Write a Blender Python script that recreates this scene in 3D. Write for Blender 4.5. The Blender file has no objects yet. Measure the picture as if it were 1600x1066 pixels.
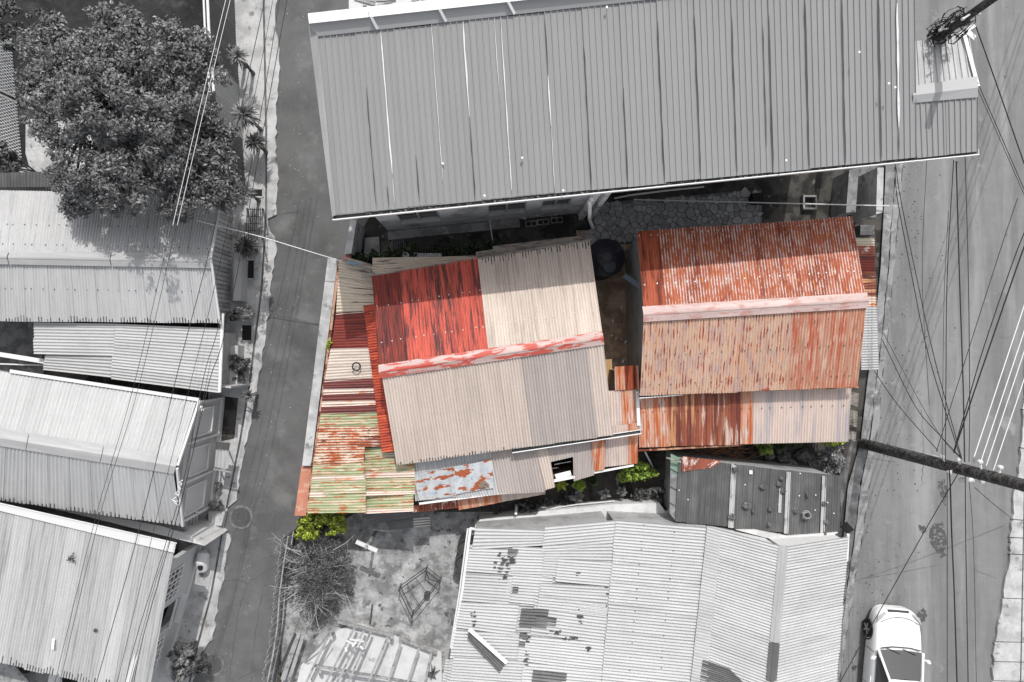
import bpy, math, random
import numpy as np
from mathutils import Vector, Matrix, Euler, noise
random.seed(7)
RNG = np.random.default_rng(7)
sc = bpy.context.scene
COL = sc.collection

# ------------------------------------------------------------------ camera
CAMZ = 24.0
F = 1067.0                       # focal length in pixels of the 1600 px photograph
cam_d = bpy.data.cameras.new("camera")
cam_d.sensor_width = 36.0
cam_d.lens = 36.0 * F / 1600.0
cam_d.clip_end = 900.0
cam = bpy.data.objects.new("camera", cam_d)
COL.objects.link(cam)
CAM_E = Euler((math.atan(12 / F), -math.atan(25 / F), 0.0), 'XYZ')
cam.location = (0, 0, CAMZ)
cam.rotation_euler = CAM_E
sc.camera = cam
CAM_R = CAM_E.to_matrix()

# ------------------------------------------------------------------ light
SUN_EL = math.radians(51.0)
sun_h = Vector((0.153, 0.988))
SUN_V = Vector((sun_h.x * math.cos(SUN_EL), sun_h.y * math.cos(SUN_EL), math.sin(SUN_EL)))
sun_d = bpy.data.lights.new("sun", 'SUN')
sun_d.energy = 2.4
sun_d.angle = math.radians(0.5)
sun_d.color = (1.0, 0.975, 0.94)
sun = bpy.data.objects.new("sun", sun_d)
sun.rotation_euler = SUN_V.to_track_quat('Z', 'Y').to_euler()
sun.location = SUN_V * 60
COL.objects.link(sun)

world = bpy.data.worlds.new("World")
sc.world = world
world.use_nodes = True
wn = world.node_tree
wn.nodes.clear()
w_out = wn.nodes.new('ShaderNodeOutputWorld')
w_bg = wn.nodes.new('ShaderNodeBackground')
w_sky = wn.nodes.new('ShaderNodeTexSky')
w_sky.sky_type = 'NISHITA'
w_sky.sun_disc = False
w_sky.sun_elevation = SUN_EL
w_sky.sun_rotation = math.atan2(sun_h.x, sun_h.y)
w_sky.dust_density = 2.5
w_hs = wn.nodes.new('ShaderNodeHueSaturation')      # hazy, nearly white tropical sky
w_hs.inputs['Saturation'].default_value = 0.22
w_bg.inputs['Strength'].default_value = 0.150
wn.links.new(w_sky.outputs[0], w_hs.inputs['Color'])
wn.links.new(w_hs.outputs[0], w_bg.inputs['Color'])
wn.links.new(w_bg.outputs[0], w_out.inputs['Surface'])

sc.view_settings.view_transform = 'Standard'
sc.view_settings.look = 'None'
sc.view_settings.gamma = 1.0
sc.view_settings.use_curve_mapping = False
sc.view_settings.exposure = 0.30


# ------------------------------------------------------------------ helpers
def P(x, y, z=0.0):
    """point of the place at height z that the photograph shows at pixel x, y"""
    d = CAM_R @ Vector(((x - 800.0) / F, -(y - 533.0) / F, -1.0))
    t = (z - CAMZ) / d.z
    return Vector((d.x * t, d.y * t, z))


ORIGIN = {}


def _link(o, parent, at):
    COL.objects.link(o)
    if parent is not None:
        o.parent = parent
        base = ORIGIN[parent.name]
        o.location = at - base
    else:
        o.location = at
    ORIGIN[o.name] = at.copy()


def obj(name, verts, faces, mat, parent=None, uv=None, crest=None, smooth=False,
        label=None, cat=None, group=None, kind=None, at=None, midx=None):
    """one mesh object; verts in place coordinates"""
    v = np.asarray([tuple(p) for p in verts], dtype=np.float64) if not isinstance(verts, np.ndarray) else verts
    if at is None:
        if parent is not None:
            at = ORIGIN[parent.name]
        else:
            lo = v.min(axis=0); hi = v.max(axis=0)
            at = Vector(((lo[0] + hi[0]) / 2, (lo[1] + hi[1]) / 2, lo[2]))
    at = Vector(at)
    vv = v - np.array(at)
    me = bpy.data.meshes.new(name)
    me.from_pydata(vv.tolist() if isinstance(faces, list) else vv, [], faces)
    mats = mat if isinstance(mat, (list, tuple)) else [mat]
    for m in mats:
        me.materials.append(m)
    if midx is not None:
        me.polygons.foreach_set('material_index', np.asarray(midx, dtype=np.int32))
    if uv is not None:
        lay = me.uv_layers.new(name='UVMap')
        li = np.zeros(len(me.loops), dtype=np.int32)
        me.loops.foreach_get('vertex_index', li)
        lay.data.foreach_set('uv', np.asarray(uv, dtype=np.float32)[li].ravel())
    if crest is not None:
        a = me.attributes.new('crest', 'FLOAT', 'POINT')
        a.data.foreach_set('value', np.asarray(crest, dtype=np.float32))
    if smooth:
        me.polygons.foreach_set('use_smooth', np.ones(len(me.polygons), dtype=bool))
    me.update()
    o = bpy.data.objects.new(name, me)
    _link(o, parent, at)
    if label: o['label'] = label
    if cat: o['category'] = cat
    if group: o['group'] = group
    if kind: o['kind'] = kind
    return o


def thing(name, label, cat, at, group=None):
    o = bpy.data.objects.new(name, None)
    o.empty_display_size = 0.2
    _link(o, None, Vector(at))
    o['label'] = label
    o['category'] = cat
    if group: o['group'] = group
    return o


class MB:
    """collects shapes for ONE mesh"""
    def __init__(s):
        s.v = []; s.f = []; s.m = []

    def add(s, vs, fs, m=0):
        b = len(s.v)
        s.v += [tuple(p) for p in vs]
        s.f += [tuple(i + b for i in f) for f in fs]
        s.m += [m] * len(fs)
        return s

    def hexa(s, b4, t4, m=0):
        return s.add(list(b4) + list(t4), [(3, 2, 1, 0), (4, 5, 6, 7), (0, 1, 5, 4), (1, 2, 6, 5), (2, 3, 7, 6), (3, 0, 4, 7)], m)

    def box(s, c, sx, sy, sz, rot=0.0, m=0, tilt=0.0):
        """c = centre of the base"""
        cr, sr = math.cos(rot), math.sin(rot)
        def q(x, y, z):
            return (c[0] + x * cr - y * sr, c[1] + x * sr + y * cr, c[2] + z + x * tilt)
        x, y = sx / 2, sy / 2
        return s.hexa([q(-x, -y, 0), q(x, -y, 0), q(x, y, 0), q(-x, y, 0)],
                      [q(-x, -y, sz), q(x, -y, sz), q(x, y, sz), q(-x, y, sz)], m)

    def beam(s, a, b, w, h, m=0, up=Vector((0, 0, 1))):
        a = Vector(a); b = Vector(b)
        d = (b - a)
        side = d.cross(up)
        if side.length < 1e-6: side = d.cross(Vector((0, 1, 0)))
        side.normalize()
        u = side.cross(d).normalized()
        side *= w / 2; u *= h / 2
        return s.hexa([a - side - u, a + side - u, b + side - u, b - side - u],
                      [a - side + u, a + side + u, b + side + u, b - side + u], m)

    def tube(s, pts, r, n=6, m=0, cap=True):
        pts = [Vector(p) for p in pts]
        rs = r if isinstance(r, (list, tuple)) else [r] * len(pts)
        b = len(s.v)
        for i, p in enumerate(pts):
            d = pts[min(i + 1, len(pts) - 1)] - pts[max(i - 1, 0)]
            d.normalize()
            a = d.cross(Vector((0, 0, 1)))
            if a.length < 1e-3: a = d.cross(Vector((0, 1, 0)))
            a.normalize(); c = d.cross(a)
            for k in range(n):
                t = 2 * math.pi * k / n
                s.v.append(tuple(p + (a * math.cos(t) + c * math.sin(t)) * rs[i]))
        for i in range(len(pts) - 1):
            for k in range(n):
                s.f.append((b + i * n + k, b + i * n + (k + 1) % n, b + (i + 1) * n + (k + 1) % n, b + (i + 1) * n + k)); s.m.append(m)
        if cap:
            s.f.append(tuple(b + k for k in range(n))[::-1]); s.m.append(m)
            s.f.append(tuple(b + (len(pts) - 1) * n + k for k in range(n))); s.m.append(m)
        return s

    def lathe(s, c, prof, n=24, m=0):
        b = len(s.v)
        for r, z in prof:
            for k in range(n):
                t = 2 * math.pi * k / n
                s.v.append((c[0] + r * math.cos(t), c[1] + r * math.sin(t), c[2] + z))
        for i in range(len(prof) - 1):
            for k in range(n):
                s.f.append((b + i * n + k, b + i * n + (k + 1) % n, b + (i + 1) * n + (k + 1) % n, b + (i + 1) * n + k)); s.m.append(m)
        return s

    def prism(s, pts, z0, m=0):
        """pts: ring of 3-D points (top); walls down to z0"""
        n = len(pts)
        bot = [(p[0], p[1], z0) for p in pts]
        return s.add(list(pts) + bot, [tuple(range(n))] + [(i, n + i, n + (i + 1) % n, (i + 1) % n) for i in range(n)], m)

    def build(s, name, mat, parent=None, **kw):
        return obj(name, s.v, s.f, mat, parent, midx=s.m if len(set(s.m)) > 1 else None, **kw)


def ccw(pts):
    a = 0
    for i in range(len(pts)):
        p, q = pts[i], pts[(i + 1) % len(pts)]
        a += p[0] * q[1] - q[0] * p[1]
    return list(pts) if a > 0 else list(pts)[::-1]


def slab(name, px, ztop, zbot, mat, parent=None, **kw):
    pts = ccw([P(x, y, ztop) for x, y in px])
    mb = MB(); mb.prism(pts, zbot)
    return mb.build(name, mat, parent, **kw)


def flat(name, px, z, mat, **kw):
    pts = ccw([P(x, y, z) for x, y in px])
    return obj(name, pts, [tuple(range(len(pts)))], mat, **kw)


def S(r, g=None, b=None):
    if g is None: g = b = r
    def l(c):
        c /= 255.0
        return c / 12.92 if c <= 0.04045 else ((c + 0.055) / 1.055) ** 2.4
    return (l(r), l(g), l(b))


def A(rgb, k=1.3):
    """true colour of a surface that the sun shows as rgb, k = light that falls on it"""
    c = S(*rgb) if isinstance(rgb, (tuple, list)) else S(rgb)
    return tuple(min(0.82, x / k) for x in c)


# ------------------------------------------------------------------ materials
def wmat(name, base, layers=(), rough=0.65, metal=0.0, spec=0.3, coord='uv', var=0.05, bump=0.0, bscale=40.0, mottle=0.12, mscale=1.3, tone=0.0):
    m = bpy.data.materials.new(name)
    m.use_nodes = True
    nt = m.node_tree; N = nt.nodes; L = nt.links
    bs = N['Principled BSDF']
    bs.inputs['Roughness'].default_value = rough
    bs.inputs['Metallic'].default_value = metal
    bs.inputs['Specular IOR Level'].default_value = spec
    if coord == 'uv':
        c = N.new('ShaderNodeUVMap').outputs[0]
    elif coord == 'pos':
        c = N.new('ShaderNodeNewGeometry').outputs['Position']
    else:
        c = N.new('ShaderNodeTexCoord').outputs['Object']
    oi = N.new('ShaderNodeObjectInfo')

    def noise_(su, sv, seed, det=6.0, ro=0.6, dist=0.0):
        mp = N.new('ShaderNodeMapping')
        mp.inputs['Scale'].default_value = (su, sv, su)
        mp.inputs['Location'].default_value = (seed * 3.17, seed * 1.71, seed)
        L.new(c, mp.inputs[0])
        n = N.new('ShaderNodeTexNoise')
        n.inputs['Scale'].default_value = 1.0
        n.inputs['Detail'].default_value = det
        n.inputs['Roughness'].default_value = ro
        n.inputs['Distortion'].default_value = dist
        L.new(mp.outputs[0], n.inputs['Vector'])
        return n.outputs['Fac']

    def math_(op, a, b, clamp=False):
        n = N.new('ShaderNodeMath'); n.operation = op; n.use_clamp = clamp
        for i, x in enumerate((a, b)):
            if isinstance(x, (int, float)): n.inputs[i].default_value = x
            else: L.new(x, n.inputs[i])
        return n.outputs[0]
    rgb = N.new('ShaderNodeRGB'); rgb.outputs[0].default_value = (*base, 1)
    col = rgb.outputs[0]
    at = None
    for k, ly in enumerate(layers):
        f = noise_(ly.get('su', 1), ly.get('sv', 1), ly.get('seed', k + 1), ly.get('det', 6.0), ly.get('ro', 0.62), ly.get('dist', 0.0))
        if ly.get('crest'):
            if at is None:
                at = N.new('ShaderNodeAttribute'); at.attribute_name = 'crest'
            f = math_('ADD', f, math_('MULTIPLY', math_('SUBTRACT', at.outputs['Fac'], 0.5), ly['crest']))
        if ly.get('rnd'):
            f = math_('ADD', f, math_('MULTIPLY', math_('SUBTRACT', oi.outputs['Random'], 0.5), ly['rnd']))
        mr = N.new('ShaderNodeMapRange'); mr.interpolation_type = 'SMOOTHSTEP'
        t, so = ly.get('thr', 0.55), ly.get('soft', 0.05)
        mr.inputs['From Min'].default_value = t - so
        mr.inputs['From Max'].default_value = t + so
        mr.inputs['To Max'].default_value = ly.get('amt', 1.0)
        L.new(f, mr.inputs['Value'])
        mx = N.new('ShaderNodeMix'); mx.data_type = 'RGBA'
        L.new(mr.outputs[0], mx.inputs['Factor'])
        L.new(col, mx.inputs[6]); mx.inputs[7].default_value = (*ly['col'], 1)
        col = mx.outputs[2]
    val = 1.0
    if mottle:
        f = noise_(mscale, mscale, 9.3, 7.0, 0.68)
        f2 = noise_(mscale * 9, mscale * 9, 4.3, 4.0, 0.6)
        a = math_('MULTIPLY', math_('SUBTRACT', math_('ADD', f, math_('MULTIPLY', f2, 0.6)), 0.8), mottle * 3)
        val = math_('ADD', a, 1.0)
    if var:
        r = math_('MULTIPLY', math_('SUBTRACT', oi.outputs['Random'], 0.5), var * 2)
        val = math_('ADD', val, r)
    if tone:
        at2 = N.new('ShaderNodeAttribute'); at2.attribute_name = 'crest'
        val = math_('ADD', val, math_('MULTIPLY', math_('SUBTRACT', at2.outputs['Fac'], 0.5), tone * 2))
    if not isinstance(val, float):
        mu = N.new('ShaderNodeMix'); mu.data_type = 'RGBA'; mu.blend_type = 'MULTIPLY'
        mu.inputs['Factor'].default_value = 1.0
        cb = N.new('ShaderNodeCombineColor')
        for i in range(3): L.new(val, cb.inputs[i])
        L.new(col, mu.inputs[6]); L.new(cb.outputs[0], mu.inputs[7])
        col = mu.outputs[2]
    L.new(col, bs.inputs['Base Color'])
    if bump:
        f = noise_(bscale, bscale, 2.2, 5.0, 0.65)
        b = N.new('ShaderNodeBump'); b.inputs['Strength'].default_value = bump; b.inputs['Distance'].default_value = 0.02
        L.new(f, b.inputs['Height']); L.new(b.outputs[0], bs.inputs['Normal'])
    return m


RUST = A((150, 75, 45), 1.0); DRUST = A((105, 52, 38), 1.0); ORUST = A((205, 110, 62), 1.05)
GDIRT = (0.055, 0.05, 0.047)
def streak(col, thr, su=9, sv=0.7, soft=0.05, **k):
    d = dict(col=col, su=su, sv=sv, thr=thr, soft=soft); d.update(k); return d
def blotch(col, thr, s=1.2, soft=0.05, **k):
    d = dict(col=col, su=s, sv=s, thr=thr, soft=soft); d.update(k); return d

M = {}
# ground
M['soil'] = wmat('soil', (0.075, 0.07, 0.064), [blotch((0.03, 0.028, 0.026), .52, 1.1), blotch((0.16, 0.15, 0.14), .64, 3.0)], coord='pos', mottle=.35, bump=.5, rough=.95)
M['lane'] = wmat('lane_asphalt', (0.130,) * 3, [blotch((0.095,) * 3, .55, .55, .12), blotch((0.20,) * 3, .62, .9, .10, amt=.7), blotch((0.05,) * 3, .70, 2.6, .03), blotch((.3,) * 3, .745, 14, .02, det=2.0)], coord='pos', mottle=.16, mscale=2.0, bump=.25, bscale=60, rough=.9, var=0)
M['road'] = wmat('road_asphalt', (0.205,) * 3, [dict(col=(.165,) * 3, su=1.1, sv=.09, thr=.51, soft=.08), dict(col=(.275,) * 3, su=.9, sv=.07, thr=.60, soft=.10, seed=5), blotch((.13,) * 3, .69, 1.6, .06, seed=8), blotch((.26,) * 3, .66, .9, .06, seed=18), blotch((.06,) * 3, .765, 16, .02, det=2.0, seed=3)], coord='pos', mottle=.13, mscale=2.2, bump=.2, bscale=70, rough=.88, var=0)
M['patch'] = wmat('worn_asphalt', (0.085,) * 3, [blotch((.24,) * 3, .57, 9, .04), blotch((.06,) * 3, .62, 14, .03, seed=7)], coord='pos', mottle=.3, mscale=5, rough=.9)
M['conc'] = wmat('pale_concrete', (0.50,) * 3, [blotch((.36,) * 3, .52, 1.4, .1), blotch((.20,) * 3, .62, 2.4, .05, seed=6), dict(col=(.12,) * 3, su=7, sv=7, thr=.70, soft=.03, seed=2)], coord='pos', mottle=.2, mscale=3, bump=.2, rough=.9, var=.04)
M['conc_mid'] = wmat('grey_concrete', (0.27,) * 3, [blotch((.17,) * 3, .52, 1.8, .08), blotch((.38,) * 3, .62, 3.1, .06, seed=4), blotch((.10,) * 3, .68, 6, .03, seed=3)], coord='pos', mottle=.22, mscale=3, bump=.25, rough=.92)
M['conc_dark'] = wmat('dark_concrete', (0.18,) * 3, [blotch((.10,) * 3, .5, 2.1, .08), blotch((.28,) * 3, .64, 3.1, .06, seed=4)], coord='pos', mottle=.3, mscale=3, bump=.3, rough=.95)
M['yard'] = wmat('bare_yard', (0.36,) * 3, [blotch((.20,) * 3, .50, 1.5, .08), blotch((.48,) * 3, .57, 1.1, .08, seed=5), blotch((.09,) * 3, .62, 3.0, .05, seed=9), blotch((.6,) * 3, .70, 5.0, .03, seed=12)], coord='pos', mottle=.4, mscale=4, bump=.4, rough=.95)
M['floor_brown'] = wmat('stained_floor', (0.46, 0.34, 0.25), [blotch((.26, .18, .13), .50, 1.6, .09), blotch((.32, .27, .22), .60, 2.4, .06, seed=4), blotch((.05, .04, .03), .66, 3.0, .05, seed=7)], coord='pos', mottle=.35, mscale=3, bump=.2, rough=.8)
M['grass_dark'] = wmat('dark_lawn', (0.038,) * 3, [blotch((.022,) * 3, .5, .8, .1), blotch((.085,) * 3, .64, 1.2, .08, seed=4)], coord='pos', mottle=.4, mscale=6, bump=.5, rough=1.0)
M['white_conc'] = wmat('pale_screed', (0.62,) * 3, [blotch((.48,) * 3, .58, 1.4, .1), blotch((.3,) * 3, .67, 2.0, .05, seed=3)], coord='pos', mottle=.1, rough=.9)  # one off-white screed colour with greyer blotches
M['stone'] = wmat('flagstone', (0.36,) * 3, [blotch((.3,) * 3, .55, 4, .1)], coord='pos', mottle=.25, mscale=6, var=.25, rough=.85)
M['rock'] = wmat('rock', (0.15,) * 3, [blotch((.07,) * 3, .5, 9, .1), blotch((.28,) * 3, .62, 14, .06, seed=3)], coord='obj', mottle=.3, mscale=9, var=.25, bump=.5, bscale=30, rough=.95)
# walls
M['wall_white'] = wmat('white_wall', (0.80,) * 3, [dict(col=(.40,) * 3, su=1.3, sv=1.3, thr=.58, soft=.1)], coord='pos', mottle=.08)
M['wall_grey'] = wmat('grey_painted_wall', (0.50,) * 3, [blotch((.42,) * 3, .6, 1.5, .1)], coord='pos', mottle=.06)
M['wall_lt'] = wmat('pale_painted_wall', (0.58,) * 3, [], coord='pos', mottle=.05)
M['wall_mid'] = wmat('grey_block_wall', (0.40,) * 3, [blotch((.28,) * 3, .55, 1.5, .1)], coord='pos', mottle=.15)
M['wall_warm'] = wmat('warm_rendered_wall', (0.34, 0.29, 0.24), [blotch((.2, .16, .13), .55, 1.5, .1)], coord='pos', mottle=.15)
M['brick_red'] = wmat('red_painted_wall', (0.48, 0.20, 0.13), [blotch((.58, .34, .25), .55, 2.5, .08)], coord='pos', mottle=.15)
M['green_paint'] = wmat('pale_green_paint', (0.22, 0.33, 0.25), [blotch((.33, .4, .34), .56, 2.5, .08)], coord='pos', mottle=.12)
M['trim'] = wmat('pale_trim', (0.64,) * 3, [], coord='pos', mottle=.06)
M['white'] = wmat('white_paint', (0.78,) * 3, [blotch((.55,) * 3, .66, 2, .05)], coord='pos', mottle=.05)
M['black'] = wmat('black_plastic', (0.018, 0.018, 0.022), [], rough=.45, coord='obj', mottle=.1)
M['dark'] = wmat('dark_void', (0.02,) * 3, [], rough=.9, coord='obj', mottle=.1)
M['dark_grey'] = wmat('dark_grey_metal', (0.06,) * 3, [blotch((.1,) * 3, .6, 3, .1)], coord='pos', mottle=.15, rough=.6)
M['iron'] = wmat('cast_iron', (0.085,) * 3, [blotch((.13,) * 3, .6, 12, .1)], coord='pos', mottle=.2, rough=.7)
M['glass'] = wmat('dark_window_glass', (0.025,) * 3, [], rough=.08, spec=.6, coord='obj', mottle=0)
M['wire'] = wmat('black_cable', (0.028,) * 3, [], rough=.6, coord='obj', mottle=0)
M['wire_w'] = wmat('bare_aluminium_wire', (0.75,) * 3, [], rough=.4, coord='obj', mottle=0)
M['wood'] = wmat('weathered_timber', (0.30, 0.27, 0.24), [dict(col=(.16, .14, .12), su=3, sv=12, thr=.55, soft=.1)], coord='pos', mottle=.2, mscale=4, rough=.9)
M['wood_g'] = wmat('grey_timber', (0.33,) * 3, [dict(col=(.18,) * 3, su=5, sv=5, thr=.55, soft=.1)], coord='pos', mottle=.2, mscale=4, rough=.9)
M['wood_r'] = wmat('stained_fascia', A((190, 150, 125), 1.1), [blotch(DRUST, .52, 3, .06)], coord='pos', mottle=.2, mscale=4, rough=.9)
M['pole'] = wmat('creosoted_pole', (0.09, 0.088, 0.085), [dict(col=(.025,) * 3, su=9, sv=9, thr=.5, soft=.1), dict(col=(.16,) * 3, su=14, sv=14, thr=.66, soft=.05, seed=5)], coord='obj', mottle=.3, mscale=7, rough=.9)
# roofing, colours as in the photograph
def roofmat(name, base, layers=(), **k):
    kw = dict(rough=.55, metal=0.0, spec=.35, mottle=.07, mscale=.8, var=.045); kw.update(k)
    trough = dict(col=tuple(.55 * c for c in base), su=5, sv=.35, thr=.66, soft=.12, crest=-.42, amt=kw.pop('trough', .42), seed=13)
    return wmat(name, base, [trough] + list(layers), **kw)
seam = streak((.10,) * 3, .70, 6, .25, .05, amt=.5)
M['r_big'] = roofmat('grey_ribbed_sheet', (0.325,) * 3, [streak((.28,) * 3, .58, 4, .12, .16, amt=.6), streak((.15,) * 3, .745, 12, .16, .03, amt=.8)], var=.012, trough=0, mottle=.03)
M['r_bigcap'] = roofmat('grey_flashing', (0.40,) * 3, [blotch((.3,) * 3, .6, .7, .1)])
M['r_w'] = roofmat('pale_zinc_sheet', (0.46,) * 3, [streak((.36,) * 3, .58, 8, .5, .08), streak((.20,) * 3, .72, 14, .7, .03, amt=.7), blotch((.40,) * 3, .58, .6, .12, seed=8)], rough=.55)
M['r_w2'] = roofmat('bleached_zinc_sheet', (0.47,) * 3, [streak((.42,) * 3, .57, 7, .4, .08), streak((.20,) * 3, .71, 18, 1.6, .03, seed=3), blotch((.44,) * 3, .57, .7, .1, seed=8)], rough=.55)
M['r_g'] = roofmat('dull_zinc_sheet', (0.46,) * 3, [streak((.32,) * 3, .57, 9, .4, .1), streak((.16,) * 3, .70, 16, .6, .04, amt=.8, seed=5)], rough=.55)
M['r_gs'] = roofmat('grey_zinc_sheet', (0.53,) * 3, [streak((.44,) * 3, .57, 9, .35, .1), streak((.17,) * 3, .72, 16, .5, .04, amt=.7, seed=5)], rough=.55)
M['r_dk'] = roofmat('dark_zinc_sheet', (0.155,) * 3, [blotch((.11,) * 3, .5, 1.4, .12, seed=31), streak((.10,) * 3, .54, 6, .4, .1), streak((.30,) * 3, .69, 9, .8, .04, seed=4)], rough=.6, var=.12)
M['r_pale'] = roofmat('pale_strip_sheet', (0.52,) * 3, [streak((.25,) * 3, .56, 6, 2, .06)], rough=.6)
# inside the marked plot: full colour
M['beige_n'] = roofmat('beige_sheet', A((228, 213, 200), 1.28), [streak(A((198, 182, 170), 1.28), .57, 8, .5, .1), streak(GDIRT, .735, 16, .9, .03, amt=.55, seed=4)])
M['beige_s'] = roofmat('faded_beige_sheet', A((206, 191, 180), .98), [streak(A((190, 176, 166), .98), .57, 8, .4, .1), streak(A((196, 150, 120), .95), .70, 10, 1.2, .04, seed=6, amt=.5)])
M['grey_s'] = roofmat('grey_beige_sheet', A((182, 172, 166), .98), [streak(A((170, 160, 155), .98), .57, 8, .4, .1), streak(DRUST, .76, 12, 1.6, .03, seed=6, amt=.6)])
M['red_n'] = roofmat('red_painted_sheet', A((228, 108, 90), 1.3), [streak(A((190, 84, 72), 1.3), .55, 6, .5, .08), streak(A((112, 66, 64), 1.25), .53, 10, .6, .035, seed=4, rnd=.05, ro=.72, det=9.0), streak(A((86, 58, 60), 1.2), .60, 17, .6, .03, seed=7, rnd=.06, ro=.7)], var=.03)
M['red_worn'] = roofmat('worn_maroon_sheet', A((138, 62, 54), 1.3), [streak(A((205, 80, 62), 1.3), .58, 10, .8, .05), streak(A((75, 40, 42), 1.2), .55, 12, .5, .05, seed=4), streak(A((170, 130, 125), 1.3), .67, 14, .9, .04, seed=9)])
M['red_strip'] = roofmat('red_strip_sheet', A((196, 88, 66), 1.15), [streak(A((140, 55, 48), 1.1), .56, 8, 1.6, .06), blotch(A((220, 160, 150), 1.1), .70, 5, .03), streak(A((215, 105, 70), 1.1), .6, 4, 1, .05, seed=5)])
M['cap_red'] = roofmat('peeling_red_cap', A((214, 188, 182), 1.2), [dict(col=A((196, 92, 80), 1.2), su=7, sv=1.3, thr=.50, soft=.03), dict(col=A((150, 70, 62), 1.1), su=14, sv=4, thr=.68, soft=.03, seed=4)])
M['cap_pink'] = roofmat('chalky_pink_cap', A((226, 200, 194), 1.25), [dict(col=A((196, 150, 140), 1.2), su=8, sv=2, thr=.56, soft=.06), dict(col=A((170, 90, 70), 1.1), su=14, sv=6, thr=.66, soft=.03, seed=4)])
M['rust_n'] = roofmat('rusted_sheet', A((198, 112, 80), 1.3), [streak(A((158, 80, 56), 1.25), .53, 3, .5, .07), dict(col=A((226, 160, 108), 1.3), su=9, sv=2.2, thr=.62, soft=.05, crest=.12, seed=9), dict(col=A((232, 208, 200), 1.33), su=5, sv=2.4, thr=.575, soft=.03, crest=.20, seed=4, ro=.78, det=9), dict(col=A((226, 204, 198), 1.33), su=1.1, sv=.9, thr=.60, soft=.03, crest=.10, seed=21, ro=.8, det=10), streak(A((100, 54, 44), 1.2), .66, 16, 1.2, .03, seed=7)], var=.03)
M['rust_solid'] = roofmat('orange_rust_sheet', A((190, 98, 68), 1.3), [streak(A((120, 54, 38), 1.2), .54, 6, .6, .07), streak(A((205, 98, 60), 1.3), .62, 9, .5, .05, seed=4)], var=.03)
M['buff_s'] = roofmat('buff_rusted_sheet', A((204, 174, 154), .98), [dict(col=A((206, 168, 142), .98), su=.18, sv=.8, thr=.53, soft=.12, seed=15), streak(A((196, 146, 116), .95), .60, 7, .25, .08), dict(col=A((184, 156, 146), .95), su=5, sv=1.0, thr=.54, soft=.06, seed=3), dict(col=A((150, 74, 56), .9), su=13, sv=1.9, thr=.60, soft=.035, crest=-.14, seed=6), dict(col=A((160, 84, 66), .9), su=1.3, sv=.9, thr=.63, soft=.04, seed=17, ro=.75), dict(col=A((86, 56, 50), .9), su=16, sv=2.2, thr=.68, soft=.025, crest=-.10, seed=8)], var=.03)
M['buff_r'] = roofmat('reddened_buff_sheet', A((192, 144, 120), .98), [streak(A((180, 100, 76), .95), .53, 6, .5, .08), dict(col=A((206, 172, 154), .98), su=11, sv=1.2, thr=.58, soft=.04, crest=.12, seed=6), dict(col=A((110, 56, 48), .9), su=14, sv=2.0, thr=.64, soft=.03, seed=8)], var=.03)
M['rust_s'] = roofmat('streaked_rust_sheet', A((158, 92, 70), .98), [streak(A((116, 64, 54), .95), .5, 4, .12, .08), streak(A((214, 160, 118), .98), .56, 3.4, .2, .05, seed=5), streak(A((206, 182, 168), .98), .575, 4.2, .35, .04, seed=8)], var=.03)
M['rust_l'] = roofmat('light_rust_sheet', A((208, 160, 135), .98), [streak(A((186, 104, 66), .95), .52, 6, .6, .06), streak(A((200, 190, 184), .98), .57, 5, .6, .05, seed=5), streak(A((130, 66, 48), .9), .66, 9, .9, .04, seed=8)], var=.03)
M['pink_s'] = roofmat('pale_pink_sheet', A((214, 195, 184), .98), [streak(A((176, 168, 168), .95), .56, 3, .3, .1), streak(A((206, 150, 124), .95), .68, 8, 1.2, .04, seed=5)], var=.03)
M['white_flat'] = roofmat('chalk_painted_sheet', A((205, 207, 208), 1.1), [blotch(A((178, 188, 196), 1.1), .56, 3.2, .07), dict(col=A((110, 150, 190), 1.1), su=8, sv=6, thr=.63, soft=.03, seed=4), dict(col=A((172, 92, 58), 1.1), su=1.7, sv=3.4, thr=.55, soft=.012, seed=7), dict(col=A((130, 66, 44), 1.1), su=2.4, sv=4.4, thr=.66, soft=.02, seed=11)])
M['maroon'] = roofmat('maroon_sheet', A((118, 66, 62), 1.05), [streak(A((96, 54, 54), 1.0), .55, 6, .4, .08), blotch(A((180, 120, 100), 1.0), .74, 8, .03)])
M['maroon_d'] = roofmat('red_maroon_sheet', A((138, 60, 50), 1.05), [streak(A((100, 48, 46), 1.0), .54, 9, .5, .06, crest=.1)])
M['wlean'] = roofmat('stained_cream_sheet', A((208, 194, 176), 1.1), [streak(A((120, 105, 98), 1.0), .60, 9, .7, .05), blotch(A((120, 66, 52), 1.0), .70, 7, .03, seed=5)])
M['green'] = roofmat('green_rusting_sheet', A((164, 174, 134), 1.1), [streak(A((198, 184, 156), 1.1), .52, 8, .8, .06), dict(col=A((176, 106, 70), 1.05), su=7, sv=1.6, thr=.57, soft=.03, crest=.12, seed=4), dict(col=A((226, 214, 198), 1.1), su=5, sv=1.2, thr=.65, soft=.04, crest=.10, seed=6)], var=.03)
M['rustwhite'] = roofmat('flaking_rust_sheet', A((216, 196, 176), 1.1), [dict(col=A((172, 92, 56), 1.05), su=5, sv=1.8, thr=.50, soft=.03, crest=.16, seed=4), dict(col=A((120, 64, 46), 1.0), su=6, sv=2.0, thr=.61, soft=.03, crest=.14, seed=6)], var=.03)
M['whiterust'] = roofmat('whitewashed_sheet', A((226, 206, 192), 1.1), [streak(A((206, 140, 100), 1.05), .57, 3.0, 1.0, .04), streak(A((176, 96, 60), 1.0), .68, 6, 2, .03, seed=5)])
M['rust_br'] = roofmat('brown_rust_sheet', A((150, 84, 66), 1.0), [streak(A((210, 190, 180), 1.0), .57, 5, 2, .03), streak(A((96, 58, 50), 1.0), .58, 6, 1, .05, seed=4)])
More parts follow.
